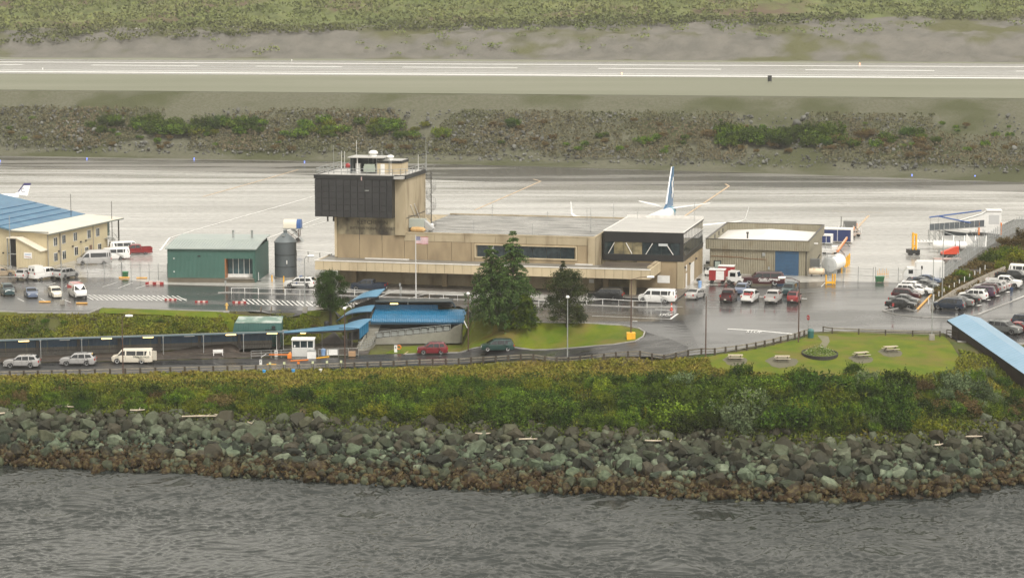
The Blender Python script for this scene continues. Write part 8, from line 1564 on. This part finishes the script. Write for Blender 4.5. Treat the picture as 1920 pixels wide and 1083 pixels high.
for x in (.9,1.7): part('band', MB().lathe([(.82,x),(.83,x+.03),(.83,x+.1),(.82,x+.13)],20,'x',(0,0,1.4)), m_dkedge, t)
part('cradle', MB().box(-2,-.5,0,-1.7,.5,.7).box(1.5,-.5,0,1.8,.5,.7), M['steel'], t)
t = thing('red_machine', 'bright orange red machine with a sloping hood beside the white cylinder', 'machine', tuple(W(1781,481,0)), R(2)); part('hood', MB().extr([(-1.6,-.6,.5),(1.5,-.6,.5),(1.5,-.6,1.9),(.6,-.6,1.7),(-1.6,-.6,.8)],(0,1.3,0)), mat('orange_red', (.6,.07,.03), rough=.4), t); part('chassis', MB().box(-1.7,-.5,.2,1.6,.6,.5), M['dsteel'], t); wheelset(t, (-1,1), .55, .25)
t = thing('yellow_mast', 'upright yellow lifting mast at the left end of the equipment cluster', 'forklift', tuple(W(1714,478,0)), R(8)); part('mast', MB().box(-.45,-.2,.4,-.15,.2,4.1).box(.15,-.2,.4,.45,.2,3.9).box(-.15,-.1,3.6,.15,.1,3.9).box(-.15,-.1,1.5,.15,.1,1.8), M['yellow'], t); part('chassis', MB().box(-1.1,-.6,.3,.9,1.4,1.0), M['black'], t); wheelset(t, (-.7,.6), .6, .3)
t = thing('flatbed_cart', 'long low flatbed cart with pinkish deck below the red machine', 'cart', tuple(W(1778,492,0)), R(3)); part('deck', MB().box(-2.6,-.8,.6,2.2,.8,.75), mat('pinkish_deck', (.42,.30,.27), rough=.6), t); part('drawbar', MB().tube((-2.6,0,.6),(-3.6,0,.3),.05), M['dsteel'], t); wheelset(t, (-1.8,1.4), .7, .25)
t = thing('orange_support', 'small orange brown machine between the loader and the roller rack', 'machine', tuple(W(1764,466,0)), R(0)); part('body', MB().box(-.5,-.4,.2,.5,.4,1.3), mat('orange_brown_body', (.45,.22,.08), rough=.6), t); part('mast', MB().tube((-.3,0,1.3),(-.3,0,3.0),.05), M['steel'], t)
# runway marker
t = thing('runway_marker', 'tiny dark equipment box standing alone beside the runway edge', 'marker', tuple(W(1443,155,16))); part('box', MB().box(-.6,-.5,.4,.6,.5,2.2), m_dkedge, t); part('leg', MB().box(-.5,-.1,0,-.4,.1,.4).box(.4,-.1,0,.5,.1,.4), m_dkedge, t)
for px, py in ((80,131),(547,115),(1612,122),(1166,140)): solo('runway_light', MB().lathe([(.18,0),(.18,.4),(.25,.5),(.18,.7),(.001,.72)],8), mat('light_amber', (.8,.3,.2), rough=.3, emit=(1,.35,.2,1.5)) if px > 600 else M['white'], 'small light fitting on the runway edge', 'runway light', tuple(W(px,py,16)), 0, 'runway edge lights')
for px, py in ((0,304),(163,300),(364,300),(571,306),(1710,331),(1828,333)): solo('taxiway_light', MB().lathe([(.12,0),(.12,.35),(.18,.4),(.14,.6),(.001,.62)],8), mat('light_blue_lens', (.15,.2,.7), rough=.3, emit=(.2,.3,1,.8)), 'small blue taxiway light along the foot of the embankment', 'taxiway light', tuple(W(px,py,0)), 0, 'blue taxiway lights')
# ------------------------------------------------------------------ haze
hz = MB().box(-1150, -190, -17, 1150, 2450, 90); 
for f in range(1): pass
hm = bpy.data.materials.new('haze_air'); hm.use_nodes = True; nt = hm.node_tree; nt.nodes.clear(); o_ = nt.nodes.new('ShaderNodeOutputMaterial'); v_ = nt.nodes.new('ShaderNodeVolumePrincipled')
v_.inputs['Color'].default_value = (.93, .93, .91, 1); v_.inputs['Density'].default_value = HAZE; v_.inputs['Anisotropy'].default_value = .2; nt.links.new(v_.outputs[0], o_.inputs['Volume'])
struct('haze', hz.mesh('haze', hm), 'stuff')
